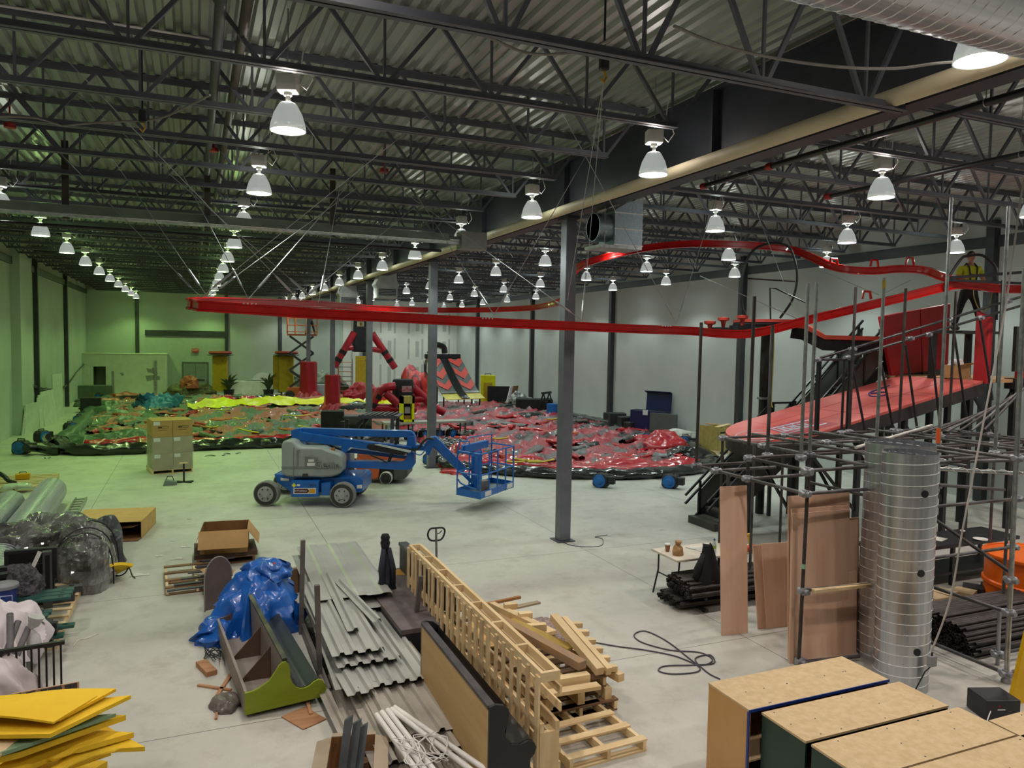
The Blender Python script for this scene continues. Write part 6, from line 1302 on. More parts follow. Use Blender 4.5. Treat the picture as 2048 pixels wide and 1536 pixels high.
c_ = F.at(693, 948); wheel(V((c_.x, c_.y, .3))+F.y*.1, .3, .2, F.y, fk, white=True); wheel(V((c_.x, c_.y, .3))+F.y*1.1, .3, .2, F.y, fk, white=True)
F.ext([(712, 838), (792, 838), (796, 833), (716, 831)], .1, 1.1, 'roof_frame', STEEL)
for k in range(7): F.ext([(718+10*k, 835), (722+10*k, 835), (726+10*k, 830), (722+10*k, 830)], .12, 1.08, 'roof_bar', BLACK)
for o0 in (.1, 1.04):
    F.ext([(703, 905), (708, 905), (716, 855), (726, 843), (724, 838), (712, 848)], o0, o0+.06, 'guard_post', BLACK); F.ext([(777, 909), (786, 909), (787, 838), (780, 838)], o0, o0+.06, 'guard_post', STEEL)
F.ext([(735, 910), (755, 910), (758, 885), (750, 884), (748, 902), (735, 904)], .4, .85, 'seat', BLACKF, .03); MB().path([F.at(722, 895, .6), F.at(716, 912, .6)], .03, 8).build('steering_column', BLACK, fk, world=True); MB().lathe([(.16, 0), (.18, .015), (.16, .03)], F.at(723, 893, .6), 16).build('steering_wheel', BLACK, fk, world=True)
F.ext([(668, 958), (680, 958), (684, 845), (676, 845)], .3, .38, 'mast_rail', BLACK); F.ext([(668, 958), (680, 958), (684, 845), (676, 845)], .85, .93, 'mast_rail', BLACK); F.ext([(788, 866), (796, 864), (797, 884), (789, 884)], .3, .55, 'gas_bottle', pm('pale_bottle', '#b9bcb8', rough=.4), .02)
# ---- deflated inflatables
def vinyl(name, cols, sc, stripe=None, rough=.35, rot=0):
    t = NT(name); v = t.coord((1, 1, .2), (0, 0, rot))
    base = t.ramp(t.noise(v, sc, 2, .4), cols)
    for i in range(1): pass
    if stripe:
        wv = t.add('ShaderNodeTexWave', wave_type='BANDS', bands_direction='X'); wv.inputs['Scale'].default_value = stripe[0]; wv.inputs['Distortion'].default_value = 2.5; wv.inputs['Detail'].default_value = 2; wv.inputs['Detail Scale'].default_value = .6; t.link(v, wv.inputs['Vector'])
        mx = t.add('ShaderNodeMix', data_type='RGBA'); r = t.ramp(wv.outputs['Fac'], [(stripe[2]-.02, (0, 0, 0, 1)), (stripe[2]+.02, (1, 1, 1, 1))]); t.link(r, mx.inputs[0]); t.link(base, mx.inputs[6]); mx.inputs[7].default_value = lin(stripe[1]); base = mx.outputs[2]
    t.link(base, t.b.inputs['Base Color']); t.b.inputs['Roughness'].default_value = rough; t.b.inputs['Coat Weight'].default_value = .25; t.bump(t.noise(v, 3.5, 5, .65), .7, .12); return t.m
def ramp_step(t): return t
RV = vinyl('red_black_vinyl', [(.2, lin('#8e2530')), (.45, lin('#9c2d38')), (.60, lin('#8e2530')), (.615, lin('#1d1f20'))], .35, (.2, '#5d5153', .80), rot=.9)
LV = vinyl('green_lit_red_black_vinyl', [(.36, lin('#3a4a3a')), (.38, lin('#9a5f45')), (.56, lin('#8f543d')), (.575, lin('#465c47'))], .3, (.16, '#4f6650', .74), .5, rot=.35)  # red and black fabric with the lamps' green light put into its colours
KV = pm('black_glossy_vinyl', '#141715', '#1f2422', rough=.2, coat=.5, bump=.5, bscale=5); REDV = pm('red_glossy_vinyl', '#b5202c', '#9c1822', rough=.25, coat=.4, bump=.4, bscale=5); GRNV = pm('green_lit_grey_vinyl', '#4c6650', '#3b5340', rough=.35, bump=.4, bscale=5); TERV = pm('green_lit_red_vinyl', '#a85a3f', '#95492f', rough=.4, bump=.4, bscale=5); GREYV = pm('grey_vinyl', '#6d6f6e', '#5a5d5c', rough=.35, bump=.4, bscale=5)  # green-grey and terracotta tones: grey and red vinyl with green lamp light painted in
def poly_at(ps, u):
    n_ = len(ps)-1; k = min(int(u*n_), n_-1); return ps[k].lerp(ps[k+1], u*n_-k)
def fabric(par, front, back, nu, nv, amp, seed, mat, name='main_sheet'):
    fr_ = [G(x, y) for x, y in front]; bk_ = [G(x, y) for x, y in back]; sd_ = V((seed*9.1, seed*4.7, 0))
    def fn(u, v):
        p = poly_at(fr_, u).lerp(poly_at(bk_, u), v); p.x = max(-6.3, min(19.4, p.x)); q = V((p.x, p.y, 0))+sd_
        wig = V((noise.noise(q*.7), noise.noise(q*.7+V((9, 9, 9))), 0))*.25
        e = min(1, min(u, 1-u)*12, min(v, 1-v)*12)
        q1 = V((q.x*.45, q.y*.95, 0))+wig*2; q2 = V((q.x*1.0, q.y*.55, 5))+wig*2
        z = .03+amp*(.6*max(0, ridge(q1, .8))**5+.45*max(0, ridge(q2, .8))**6+.22*max(0, ridge(q+wig, 1.7))**6+.35*max(0, noise.noise(q*.3)+.25))*(.25+.75*e)
        return p+wig*e*.6+V((0, 0, max(.02, z)))
    return MB().grid(fn, nu, nv).build(name, mat, par, world=True, smooth=True)
def roll(par, pts, r, mat, seed, name='edge_roll', z0=0.):
    ps = catmull([V((max(-6.3, min(19.4, g_.x)), g_.y, z0)) for g_ in [G(x, y) for x, y in pts]], 10); m = MB(); n_ = 14; st = []
    for k, p in enumerate(ps):
        d = ps[min(k+1, len(ps)-1)]-ps[max(k-1, 0)]; x = V((-d.y, d.x, 0)).normalized(); ring = []
        for i in range(n_):
            a = 2*PI*i/n_; q = V((p.x*1.3, p.y*1.3, a*.9))+V((seed*3, 0, 0)); rr = r*(1+.45*(ridge(q, 1.5)-.4)+.25*noise.noise(q*3)); ring.append(p+x*math.cos(a)*rr*1.7+V((0, 0, max(0.0, r*.8+math.sin(a)*rr)))) if z0 == 0 else ring.append(p+x*math.cos(a)*rr*1.5+V((0, 0, math.sin(a)*rr)))
        st.append(m.pts(ring))
    for a, b_ in zip(st, st[1:]):
        for i in range(n_): j = (i+1) % n_; m.q(a+i, a+j, b_+j, b_+i)
    return m.build(name, mat, par, world=True, smooth=True)
def folds(par, spots, mats, seed):
    rnd = random.Random(seed)
    for i, (px, py, sx, sy, h) in enumerate(spots):
        p = G(px, py); p.x = max(-5.6, min(18.7, p.x)); heap((p.x, p.y, .0), sx, sy, h, seed+i, 1.6/max(.5, sx), .42, 46, 14, rnd.uniform(-.6, .6), 2.2).build('fabric_fold', mats[i % len(mats)], par, world=True, smooth=True)
inf1 = thing('deflated_inflatable', 'deflated red and black inflatable spread out at right centre', 'inflatable', G(1150, 900))
fr1 = [(880, 918), (905, 938), (1000, 948), (1100, 955), (1200, 957), (1300, 956), (1390, 945), (1425, 930)]
bk1 = [(770, 838), (800, 815), (880, 806), (980, 806), (1060, 820), (1160, 838), (1260, 858), (1370, 893)]
fabric(inf1, fr1, bk1, 150, 150, .34, 1, RV)
roll(inf1, fr1, .16, KV, 3); roll(inf1, [(1425, 930), (1395, 905), (1330, 880), (1250, 856), (1150, 835), (1050, 816), (985, 806)], .17, KV, 5); roll(inf1, [(1000, 940), (1100, 945), (1220, 948), (1330, 945)], .15, REDV, 8, 'red_roll')
rs = random.Random(5); sp1 = []
for k in range(46):
    t_ = rs.random(); 
    if k % 2: x, y = lerp(1000, 1400, t_), lerp(812, 890, t_)+rs.uniform(-2, 26)
    else: x, y = rs.uniform(900, 1380), rs.uniform(922, 946)
    sp1.append((x, y, rs.uniform(.5, 1.2), rs.uniform(.3, .6), rs.uniform(.14, .34)))
sp1 += [(1330, 905, .9, .8, .75), (1375, 920, .8, .6, .5), (1290, 890, .8, .5, .4), (900, 905, .8, .6, .5), (930, 915, .6, .5, .45)]
folds(inf1, sp1, [REDV, KV, REDV, GREYV, REDV, KV], 11)
inf2 = thing('deflated_inflatable', 'deflated red and black inflatable, coloured as in green light, spread out at left centre', 'inflatable', G(420, 850))
fr2 = [(112, 892), (150, 908), (240, 908), (330, 903), (420, 899), (520, 895), (600, 893), (690, 888), (770, 880)]
bk2 = [(195, 806), (260, 800), (330, 796), (420, 794), (510, 794), (600, 796), (690, 800), (760, 806), (800, 815)]
fabric(inf2, fr2, bk2, 170, 150, .36, 2, LV)
roll(inf2, fr2, .2, KV, 13); roll(inf2, [(120, 890), (150, 868), (172, 840), (195, 812), (215, 802)], .2, GRNV, 17); roll(inf2, [(375, 896), (440, 893), (500, 890), (560, 886), (620, 884)], .18, REDV, 19, 'red_roll'); roll(inf2, [(170, 895), (230, 893), (290, 888)], .16, REDV, 23, 'red_roll')
sp2 = []
for k in range(60):
    if k % 3 == 0: x, y = rs.uniform(140, 290), rs.uniform(805, 890)
    elif k % 3 == 1: x, y = rs.uniform(370, 700), rs.uniform(803, 828)
    else: x, y = rs.uniform(200, 760), rs.uniform(796, 812)
    sp2.append((x, y, rs.uniform(.6, 1.5), rs.uniform(.4, .9), rs.uniform(.18, .45)))
folds(inf2, sp2, [GRNV, TERV, KV, GRNV, REDV, TERV], 31)
WR_ = random.Random(3)
def wrinkles(par, xr, yr, n_, mats, seed):
    for k in range(n_):
        x, y = WR_.uniform(*xr), WR_.uniform(*yr); L = WR_.uniform(20, 75); a_ = WR_.gauss(0, .22)
        if par is inf1: lo_ = 806+max(0, x-980)*.19; y = lerp(lo_+8, 940, WR_.random())
        pts = [(x+L*t_, y+L*a_*t_+WR_.uniform(-1.6, 1.6)) for t_ in (0, .3, .65, 1)]
        roll(par, pts, WR_.uniform(.04, .10), mats[k % len(mats)], seed+k, 'fabric_wrinkle', .16+WR_.uniform(0, .1))
wrinkles(inf1, (880, 1340), (830, 940), 70, [KV, REDV, REDV, GREYV, KV, REDV], 100); wrinkles(inf2, (150, 690), (808, 880), 70, [GRNV, TERV, KV, TERV, GRNV, REDV], 300)
YST = pm('yellow_strap', '#cdbf4a', '#bfae3c', rough=.7)
for k in range(16):
    if k < 8: x, y = rs.uniform(400, 640), rs.uniform(815, 870); par = inf2
    else: x, y = rs.uniform(900, 1250), rs.uniform(835, 930); par = inf1
    L = rs.uniform(20, 60); a_ = rs.uniform(-.3, .5); MB().path(catmull([G(x, y, .38), G(x+L*.5, y+L*.2*a_+2, .4), G(x+L, y+L*.5*a_, .36)], 5), .035, 4).build('strap', YST if k % 4 else pm('orange_strap', '#d9722a', rough=.7), par, world=True)
ylw = thing('yellow_fabric_strip', 'bright yellow fabric strip lying across the left inflatable', 'fabric', G(560, 808)); YF_ = pm('bright_yellow_vinyl', '#d8d800', '#c6c800', rough=.4, bump=.4, bscale=4)
yp = [(375, 812), (420, 808), (470, 806), (530, 804), (600, 803), (680, 802), (760, 804), (785, 806)]
fra, bka = [G(x, y+7, .32) for x, y in yp], [G(x, y-4, .55) for x, y in yp]
MB().grid(lambda u, v: poly_at(fra, u).lerp(poly_at(bka, u), v)+V((0, .5*noise.noise(V((u*5, 0, 8))), .22*noise.noise(V((u*7, v*1.5, 1)))+.14*max(0, ridge(V((u*9, v*2, 4)), 1))**2+.05*noise.noise(V((u*40, v*5, 3))))), 110, 10).build('strip', YF_, ylw, world=True, smooth=True)
tb2 = thing('blue_tarp', 'blue tarpaulin crumpled on the left inflatable near the back', 'tarp', G(310, 815)); bf, bb2 = [G(x, y, .2) for x, y in ((262, 818), (300, 822), (355, 822))], [G(x, y, .9) for x, y in ((280, 795), (320, 792), (372, 797))]
MB().grid(lambda u, v: poly_at(bf, u).lerp(poly_at(bb2, u), v)+V((0, 0, .25*ridge(V((u*6, v*4, 7)), 1)+.1*noise.noise(V((u*14, v*9, 3))))), 50, 24).build('tarp_sheet', pm('light_blue_tarp', '#3f7fae', '#356f9c', rough=.4), tb2, world=True, smooth=True); heap((G(318, 815).x, G(318, 815).y, 0), 1.4, 1.2, .55, 77, 1.2, .3, 40, 12).build('bulge', GRNV, tb2, world=True, smooth=True)
# blowers
BLU2 = pm('blower_blue', '#1f6ab8', '#1a5ca4', rough=.4)
def blower(label, c, rz, s=1.0):
    o = thing('air_blower', label, 'blower', c, rz, 'air blowers around the inflatables'); r = .19*s
    MB().prism([(-.2*s, .02), (.2*s, .02), (.23*s, .1*s), (.23*s, .32*s), (.15*s, .41*s), (-.12*s, .41*s), (-.22*s, .32*s), (-.23*s, .1*s)], -.14*s, .14*s).build('housing', BLK, o, bevel=.04)
    MB().lathe([(r*.95, 0), (r, .01), (r*.9, .03), (r*.62, .035), (r*.6, .02), (r*.3, .03), (.0001, .045)], (0, -.14*s, .2*s), 22, 'Y', ).build('intake_grille', BLU2, o, smooth=SM) if False else None
    m = MB(); k = []
    for rr, yy in ((r*.98, -.135*s), (r, -.165*s), (r*.88, -.175*s), (r*.6, -.16*s), (r*.55, -.17*s), (r*.2, -.18*s), (.001, -.18*s)):
        k.append(m.pts([(rr*math.cos(2*PI*i/24), yy, .2*s+rr*math.sin(2*PI*i/24)) for i in range(24)]))
    for a, b_ in zip(k, k[1:]):
        for i in range(24): j = (i+1) % 24; m.q(a+i, a+j, b_+j, b_+i)
    m.build('intake_disc', BLU2, o, smooth=SM); MB().path([(-.1*s, 0, .4*s), (-.1*s, 0, .46*s), (.1*s, 0, .46*s), (.1*s, 0, .4*s)], .02*s, 6).build('handle', BLK, o); MB().box(.22*s, .42*s, -.09*s, .09*s, .12*s, .34*s).build('outlet', BLK, o, bevel=.02)
    return o
for (px, py), rz, s, lab in (((1202, 974), -.9, 1.0, 'black blower with blue intake left of another before the red inflatable'), ((1340, 976), -.9, 1.0, 'black blower with blue intake furthest right before the red inflatable'), ((43, 908), -.35, 1.15, 'blue faced blower standing furthest left on the floor'), ((83, 884), .9, 1.1, 'black blower with a hose, second from the left wall'), ((140, 866), .9, 1.1, 'black blower seen side-on at the left inflatable edge'), ((158, 848), -.35, 1.0, 'blue faced blower at the left inflatable edge'), ((166, 838), -.4, .9, 'black blower behind the blue faced one at the left edge'), ((198, 800), -.4, 1.0, 'small blue blower at the far left inflatable corner'), ((858, 928), -.5, .9, 'black blower beside the second column base'), ((1295, 884), -.8, 1.0, 'black blower in front of the blue tool chest'), ((1370, 893), -.8, 1.1, 'black blower beside the white plastic heap')):
    blower(lab, G(px, py), rz, s)
for k, pts in enumerate((((52, 896, .3), (75, 897, .2), (100, 902, .15), (118, 902, .15)), ((92, 876, .4), (100, 874, .5), (108, 882, .2), (135, 884, .2)))):
    tag(MB().path(catmull([G(x, y, z) for x, y, z in pts], 5), [.13]*16, 10).build('inflation_tube', KV, smooth=SM), ['black inflation tube of the furthest left blower', 'black inflation tube of the second left blower'][k], 'tube')
tag(MB().cbox(G(182, 824)+V((0, 0, .4)), (1.0, .7, .8), .1).build('speaker_case', BLK, bevel=.03), 'black case standing at the left edge of the left inflatable', 'case')
# ---- shrink wrapped pallet of cartons
wp0 = G(306, 950); pyaw = .2
pallet('wooden pallet under the shrink wrapped cartons', (wp0.x-.02, wp0.y, 0), pyaw, 1.15, 1.1, 6)
ct = MX.Translation((wp0.x, wp0.y, .135)) @ MX.Rotation(pyaw, 4, 'Z')
STK = pm('shipping_label', '#d9dbe0', '#c9ccd3', rough=.6); PRT = pm('dark_carton_print', '#5b4021', rough=.8)
for lv in range(3):
    for cx_ in range(2):
        q = ct @ V((cx_*.565, 0, lv*.5)); lab = ['bottom', 'middle', 'top'][lv]+' '+['left', 'right'][cx_]
        o = thing('shipping_carton', lab+' brown carton of the shrink wrapped pallet', 'box', q, pyaw, 'cartons on the wrapped pallet')
        MB().box(.005, .56, 0, 1.05, 0, .495).build('carton_body', CARD if lv == 2 else pm('filmed_cardboard', '#a08d72', '#8f7d63', rough=.4), o)
        if lv == 2: MB().box(.15, .45, -.002, 0, .26, .32).build('print_block', PRT, o); MB().box(.16, .4, -.002, 0, .2, .215).build('print_block', PRT, o); MB().box(.26, .44, -.003, -.002, .275, .305).build('print_gap', CARD, o)
        if not (lv == 2 and cx_ == 1): MB().box(.03 if lv else .04, .21, -.003, 0, .36, .47).build('shipping_label', STK, o)
FLM = NT('stretch_film'); FLM.b.inputs['Base Color'].default_value = (.85, .88, .86, 1); FLM.b.inputs['Roughness'].default_value = .12; FLM.b.inputs['Alpha'].default_value = .16; FLM.bump(FLM.noise(FLM.coord((1, 1, .2)), 9, 3), .6, .05)
sw = thing('stretch_wrap', 'clear stretch film wound around the lower cartons of the pallet', 'film', (wp0.x, wp0.y, .13), pyaw)
def film(u, v):
    c4 = [(-.02, -.03), (1.15, -.03), (1.15, 1.08), (-.02, 1.08), (-.02, -.03)]; k = min(3, int(u*4)); t_ = u*4-k; x = lerp(c4[k][0], c4[k+1][0], t_); y = lerp(c4[k][1], c4[k+1][1], t_)
    z = v*1.0
    if k == 0 and v > .5: z = lerp(.5, 1.0, (v-.5)*2)
    w_ = .012*noise.noise(V((u*30, v*6, 2))); return V((x+w_, y+w_, z))
MB().grid(film, 60, 12).build('film_skin', FLM.m, sw, smooth=SM)
sa = G(368, 965); o = thing('stand', 'thin black stand with crossed feet beside the wrapped pallet', 'stand', sa); MB().bar((0, 0, .02), (0, 0, .55), .05, .05).build('post', BLACK, o); MB().bar((-.25, -.05, .02), (.25, .05, .02), .05, .04).build('foot', BLACK, o); MB().bar((-.2, .15, .02), (.2, -.15, .02), .05, .04).build('foot', BLACK, o); MB().bar((-.12, 0, .56), (.1, 0, .57), .06, .03).build('top_bar', PINEX, o)
sa = G(340, 970); o = thing('grey_pedal', 'small grey wedge case with loop handle beside the thin stand', 'case', sa); MB().prism([(-.18, 0), (.18, 0), (.18, .1), (-.12, .16)], -.1, .12).build('body', pm('grey_case', '#7c8781', rough=.5), o, bevel=.01); MB().path([(-.1, 0, .15), (-.06, 0, .25), (.06, 0, .25), (.1, 0, .12)], .012, 6).build('handle', BLACK, o)
for k, (x, y, s) in enumerate(((430, 912, .35), (465, 908, .3), (95, 917, .1))): p = G(x, y); tag(sheet([p+V((-s, -.04, .01)), p+V((s, -.02, .01)), p+V((s*.9, .05, .01)), p+V((-s*.8, .04, .01))], lambda u, v: .03*math.sin(u*7+k), 8, 3).build('rubber_scrap', BLACKF, solid=.01), ['larger black rubber scrap on the floor beyond the wrapped pallet', 'thin black rubber scrap on the floor, right of another', 'tiny dark scrap on the floor at far left'][k], 'scrap')
# ---- padded pillars
YPN = pm('yellow_pillar_board', '#b59a1c', '#a68c14', rough=.55); RCL = pm('red_wrap_cloth', '#a3182a', '#8b1220', rough=.35, bump=.5, bscale=6)
def pillar(label, px, top, bot, w_, pad=True, dbl=False):
    b0 = G(px, bot); o = thing('yellow_pillar', label, 'pillar', (b0.x, b0.y, 0), -.2); zt = onY(px, top, b0.y).z; D = (b0-CAM).dot(_f); W = w_*D/FPX
    MB().box(-W/2, W/2, -W*.35, W*.35, .35, zt).build('column_body', YPN, o, bevel=.02); MB().box(W*.2, W*.24, -W*.36, -W*.35, zt-.35, zt-.27).build('bolt_hole', BLACK, o)
    for x in (-W*.35, W*.35):
        for y in (-W*.25, W*.25): MB().tube((x, y, 0), (x, y, .35), .03, 8).build('leg', BLACK, o)
    if dbl: MB().box(-W*.95, -W*.5, -W*.1, W*.45, .5, zt+.02).build('column_body', YPN, o, bevel=.02)
    if pad:
        MB().lathe([(.0001, zt), (W*.9, zt+.05), (W*.95, zt+.1), (.0001, zt+.12)], n=18).build('skirt_cloth', GRNV, o); MB().lathe([(.0001, zt+.14), (W*.75, zt+.14), (W*.85, zt+.22), (W*.78, zt+.34), (.0001, zt+.36)], n=18).build('top_pad', pm('coral_top_pad', '#a8412e', '#8f3324', rough=.6), o, smooth=SM)
pillar('yellow pillar with round red pad on top, left of the others', 441, 712, 792, 27); pillar('double yellow pillar with red pad on top, before the scissor lift', 573, 712, 793, 27, True, True); pillar('yellow pillar carrying the black body with red arms', 724, 712, 792, 26, False)
heap((G(724, 800).x, G(724, 800).y, 0), 1.3, 1.0, 1.1, 91, 1.5, .3, 40, 14).build('tmp', RCL)
bpy.data.objects[-1] if False else None
o = [x for x in C.objects if x.name.startswith('tmp')][0]; o.name = 'red_cloth_heap'; tag(o, 'red cloth gathered around the foot of the rear yellow pillar', 'cloth')
def clothpillar(label, y, zt, r):
    o = thing('red_column_sleeve', label, 'padding', (7.2, y, 0), 0)
    MB().grid(lambda u, v: V(((r*(1+.06*math.sin(u*2*PI*7+3*v)+(.25*(1-v)**6)))*math.cos(u*2*PI), (r*(1+.06*math.sin(u*2*PI*7+3*v)+(.25*(1-v)**6)))*math.sin(u*2*PI), v*zt)), 48, 14).build('cloth_sleeve', RCL, o, smooth=True)
    MB().lathe([(r*.99, zt), (r*.95, zt+.06), (.13, zt+.05)], n=24).build('top_pad', RCL, o, smooth=SM)
    drape((0, 0, 0), r*1.9, r*1.8, .6, int(y), 12, .3, 60, 16).build('cloth_foot', RCL, o, smooth=True)
clothpillar('nearer glossy red cloth sleeve wrapped around a column', 42.9, 2.1, .42); clothpillar('farther glossy red cloth sleeve wrapped around a column', 52.5, 2.55, .55)
# ---- body-shaped obstacles
def tubes(par, chains, r, mat, name='arm'):
    for pts in chains: MB().path(pts, r, 12).build(name, mat, par, world=True, smooth=SM)
pb = G(724, 792); o = thing('obstacle_figure', 'black padded figure with red arms hanging on the rear yellow pillar', 'obstacle', (pb.x, pb.y, 0)); Yp = pb.y-.4
MB().hexa([onY(x, y, Yp) for x, y in ((707, 704), (741, 704))]+[onY(741, 704, Yp)+V((0, .8, 0)), onY(707, 704, Yp)+V((0, .8, 0))]+[onY(x, y, Yp) for x, y in ((711, 637), (747, 637))]+[onY(747, 637, Yp)+V((0, .8, 0)), onY(711, 637, Yp)+V((0, .8, 0))]).build('torso', BLACKF, o, world=True, bevel=.1)
AR = .26
for ch in (((709, 665), (694, 690), (668, 734)), ((744, 667), (765, 698), (790, 736)), ((696, 696), (706, 695)), ((742, 698), (766, 702))): MB().path([onY(x, y, Yp+.1) for x, y in ch], AR if len(ch) == 3 else .2, 12).build('arm', RCL, o, world=True, smooth=SM)
for a, b_, ts in (((694, 690), (668, 734), (.25, .6)), ((765, 698), (790, 736), (.1, .5))):
    for t_ in ts:
        p = onY(lerp(a[0], b_[0], t_), lerp(a[1], b_[1], t_), Yp+.1); q = onY(lerp(a[0], b_[0], t_+.16), lerp(a[1], b_[1], t_+.16), Yp+.1); MB().tube(p, q, AR+.012, 12).build('arm_band', BLACKF, o, world=True)
for a, b_ in (((714, 643), (728, 653)), ((738, 644), (745, 656))): p, q = onY(a[0], a[1], Yp-.02), onY(b_[0], b_[1], Yp-.02); MB().box(p.x, q.x, Yp-.03, Yp-.01, q.z, p.z).build('sign_panel', pm('pale_sign', '#a79f7c', '#8c8463', rough=.6), o, world=True)
MB().box(onY(719, 640, Yp).x, onY(724, 640, Yp).x, Yp-.04, Yp-.03, onY(720, 651, Yp).z, onY(720, 645, Yp).z).build('sign_mark', pm('brown_print', '#5c4320', rough=.6), o, world=True)
p0 = G(805, 850); Yq = p0.y; o = thing('obstacle_figure', 'black barrel figure with red striped arms beside the yellow case', 'obstacle', (p0.x, Yq, 0)); R_ = 21*(p0-CAM).dot(_f)/FPX; zt = onY(805, 758, Yq).z
MB().lathe([(R_*.9, .5), (R_, .7), (R_, zt-.15), (R_*.92, zt-.03), (R_*.7, zt)], (p0.x, Yq, 0), 28).build('torso', BLACKF, o, world=True, smooth=SM)
for ch in (((790, 772), (764, 778), (750, 800), (738, 826)), ((770, 785), (796, 808)), ((826, 775), (845, 792), (862, 810), (888, 825)), ((828, 798), (850, 797)), ((745, 815), (830, 818))): MB().path(catmull([onY(x, y, Yq-.5 if x < 800 else Yq) for x, y in ch], 4), .2, 12).build('arm', RCL, o, world=True, smooth=SM)
for t_ in (.2, .6): p, q = onY(lerp(762, 740, t_), lerp(780, 824, t_), Yq-.5), onY(lerp(762, 740, t_+.2), lerp(780, 824, t_+.2), Yq-.5); MB().tube(p, q, .215, 12).build('arm_band', BLACKF, o, world=True)
p, q = onY(804, 772, Yq-R_), onY(823, 784, Yq-R_); MB().box(p.x, q.x, Yq-R_-.03, Yq-R_-.01, q.z, p.z).build('sign_panel', pm('pinkish_sign', '#b58d90', rough=.6), o, world=True); lettering('FACTOR', .16, RCL, o, ((p.x+q.x)/2, Yq-R_-.04, lerp(q.z, p.z, .3)), (1, 0, 0), (0, 0, 1), .004); lettering('X', .16, RCL, o, ((p.x+q.x)/2, Yq-R_-.04, lerp(q.z, p.z, .72)), (1, 0, 0), (0, 0, 1), .004)
for x in (-.4, .4): MB().tube((p0.x+x, Yq, 0), (p0.x+x, Yq, .55), .04, 8).build('leg', BLACK, o, world=True)
# long low bench with yellow display case
lb0, lb1 = G(790, 884), G(945, 868); lb = thing('low_stage', 'long narrow grey table standing before the red inflatable', 'table', (lb0.x, lb0.y, 0)); Zt = .85
a, b_ = onY(770, 846, lb0.y), onY(935, 843, lb0.y); Zt = a.z
MB().box(a.x, b_.x, lb0.y, lb0.y+.8, Zt-.08, Zt).build('top', pm('grey_table_top', '#9a9a90', '#8c8c82', rough=.6), lb, world=True)
for t_ in (.02, .33, .66, .98):
    for dy in (.05, .72): x = lerp(a.x, b_.x, t_); MB().box(x-.03, x+.03, lb0.y+dy, lb0.y+dy+.05, 0, Zt-.08).build('leg', STEEL, lb, world=True)
for k in range(5): blower('%s dark blower stored under the long narrow table' % ['leftmost', 'second', 'middle', 'fourth', 'rightmost'][k], V((lerp(a.x, b_.x, .15+.17*k), lb0.y+.4, 0)), .6, 1.0)
yc = thing('display_case', 'yellow framed display case standing on the long narrow table', 'case', (onY(817, 842, lb0.y).x, lb0.y+.1, Zt)); hz = onY(815, 793, lb0.y).z-Zt; wz = .27
MB().box(-wz, -wz+.09, 0, .4, 0, hz).build('frame_side', YF_, yc); MB().box(wz-.09, wz, 0, .4, 0, hz).build('frame_side', YF_, yc); MB().box(-wz, wz, 0, .4, 0, .1).build('frame_bottom', YF_, yc); MB().box(-wz, wz, 0, .4, hz-.3, hz).build('frame_top', pm('case_header', '#a99f4e', '#8f8744', rough=.6), yc); MB().box(-wz+.09, wz-.09, .3, .38, .1, hz-.3).build('back_panel', BLACKF, yc); MB().box(-.1, .13, .12, .28, .35, hz-.45).build('white_insert', pm('grey_insert', '#8d8a90', rough=.5), yc); MB().box(-.12, .15, .1, .3, .1, .26).build('carton_insert', CARDI, yc)
# black booth left of forklift
sb = G(690, 876); o = thing('black_cabinet', 'tall black cabinet behind the boom arm, left of the forklift', 'cabinet', (sb.x, sb.y, 0), -.2); zc = onY(690, 823, sb.y).z; MB().box(-1.0, -.05, 0, .7, 0, zc).build('body', BLACKF, o, bevel=.02); MB().box(-.05, 1.1, .05, .7, 0, zc-.28).build('curtain', KV, o); MB().box(-.1, 1.3, -.05, .8, zc-.28, zc-.2).build('roof_panel', STEEL, o); MB().box(-1.05, -.1, -.15, 0, zc-1.2, zc-1.12).build('ledge', pm('pale_ledge', '#8d9078', rough=.6), o)
o = thing('floor_cushion', 'flat black round cushion lying before the red sleeve', 'cushion', G(705, 826)); MB().lathe([(.0001, 0), (.7, .02), (.85, .2), (.7, .42), (.0001, .46)], n=24).build('cushion_body', BLACKF, o, smooth=True); MB().box(.4, 2.0, -.4, .5, .15, .35).build('flap', GREYV, o)
# ---- big slope ramp with chevrons
ry0 = 43.0; t0, t1 = onY(893, 800, ry0), onY(971, 797, ry0); u0, u1 = onY(850, 716, ry0+2.6), onY(920, 716, ry0+2.6)
qr = thing('slope_ramp', 'steep ramp painted with red chevrons and a yellow curved foot', 'ramp', ((t0.x+t1.x)/2, ry0, 0)); pl0, pl1 = onY(905, 778, ry0+.25), None
def rsurf(u, v):          # v: 0 foot .. 1 top, foot flattens out
    a, b_ = t0.lerp(u0, v), t1.lerp(u1, v); p = a.lerp(b_, u); p.z -= .5*math.sin(PI*min(1, v*1.0))*(1-v)*.9; p.z = max(p.z, t0.z*.9); return p
def strip(u0_, u1_, v0, v1, lift, name, mat, nv=10): 
    return MB().grid(lambda u, v: rsurf(lerp(u0_, u1_, u), lerp(v0, v1, v))+V((0, -lift*.8, lift*.6)), 4, nv).build(name, mat, qr, world=True, solid=.03)
WDY = pm('pale_yellow_ply', '#c9bd5c', '#b8ab4e', rough=.5); DKG = pm('dark_grey_ramp', '#4a4d4c', '#3e4140', rough=.5)
strip(0, 1, 0, 1, 0, 'ramp_face', WDY, 18); strip(0, 1, .26, 1, .04, 'grey_field', DKG); strip(.40, .60, .02, 1, .08, 'centre_runner', KV); strip(0, .4, .22, .27, .05, 'white_band', GREYV); strip(.6, 1, .22, .27, .05, 'white_band', GREYV)
RCH = pm('red_chevron_paint', '#c23a2c', '#b23226', rough=.5)
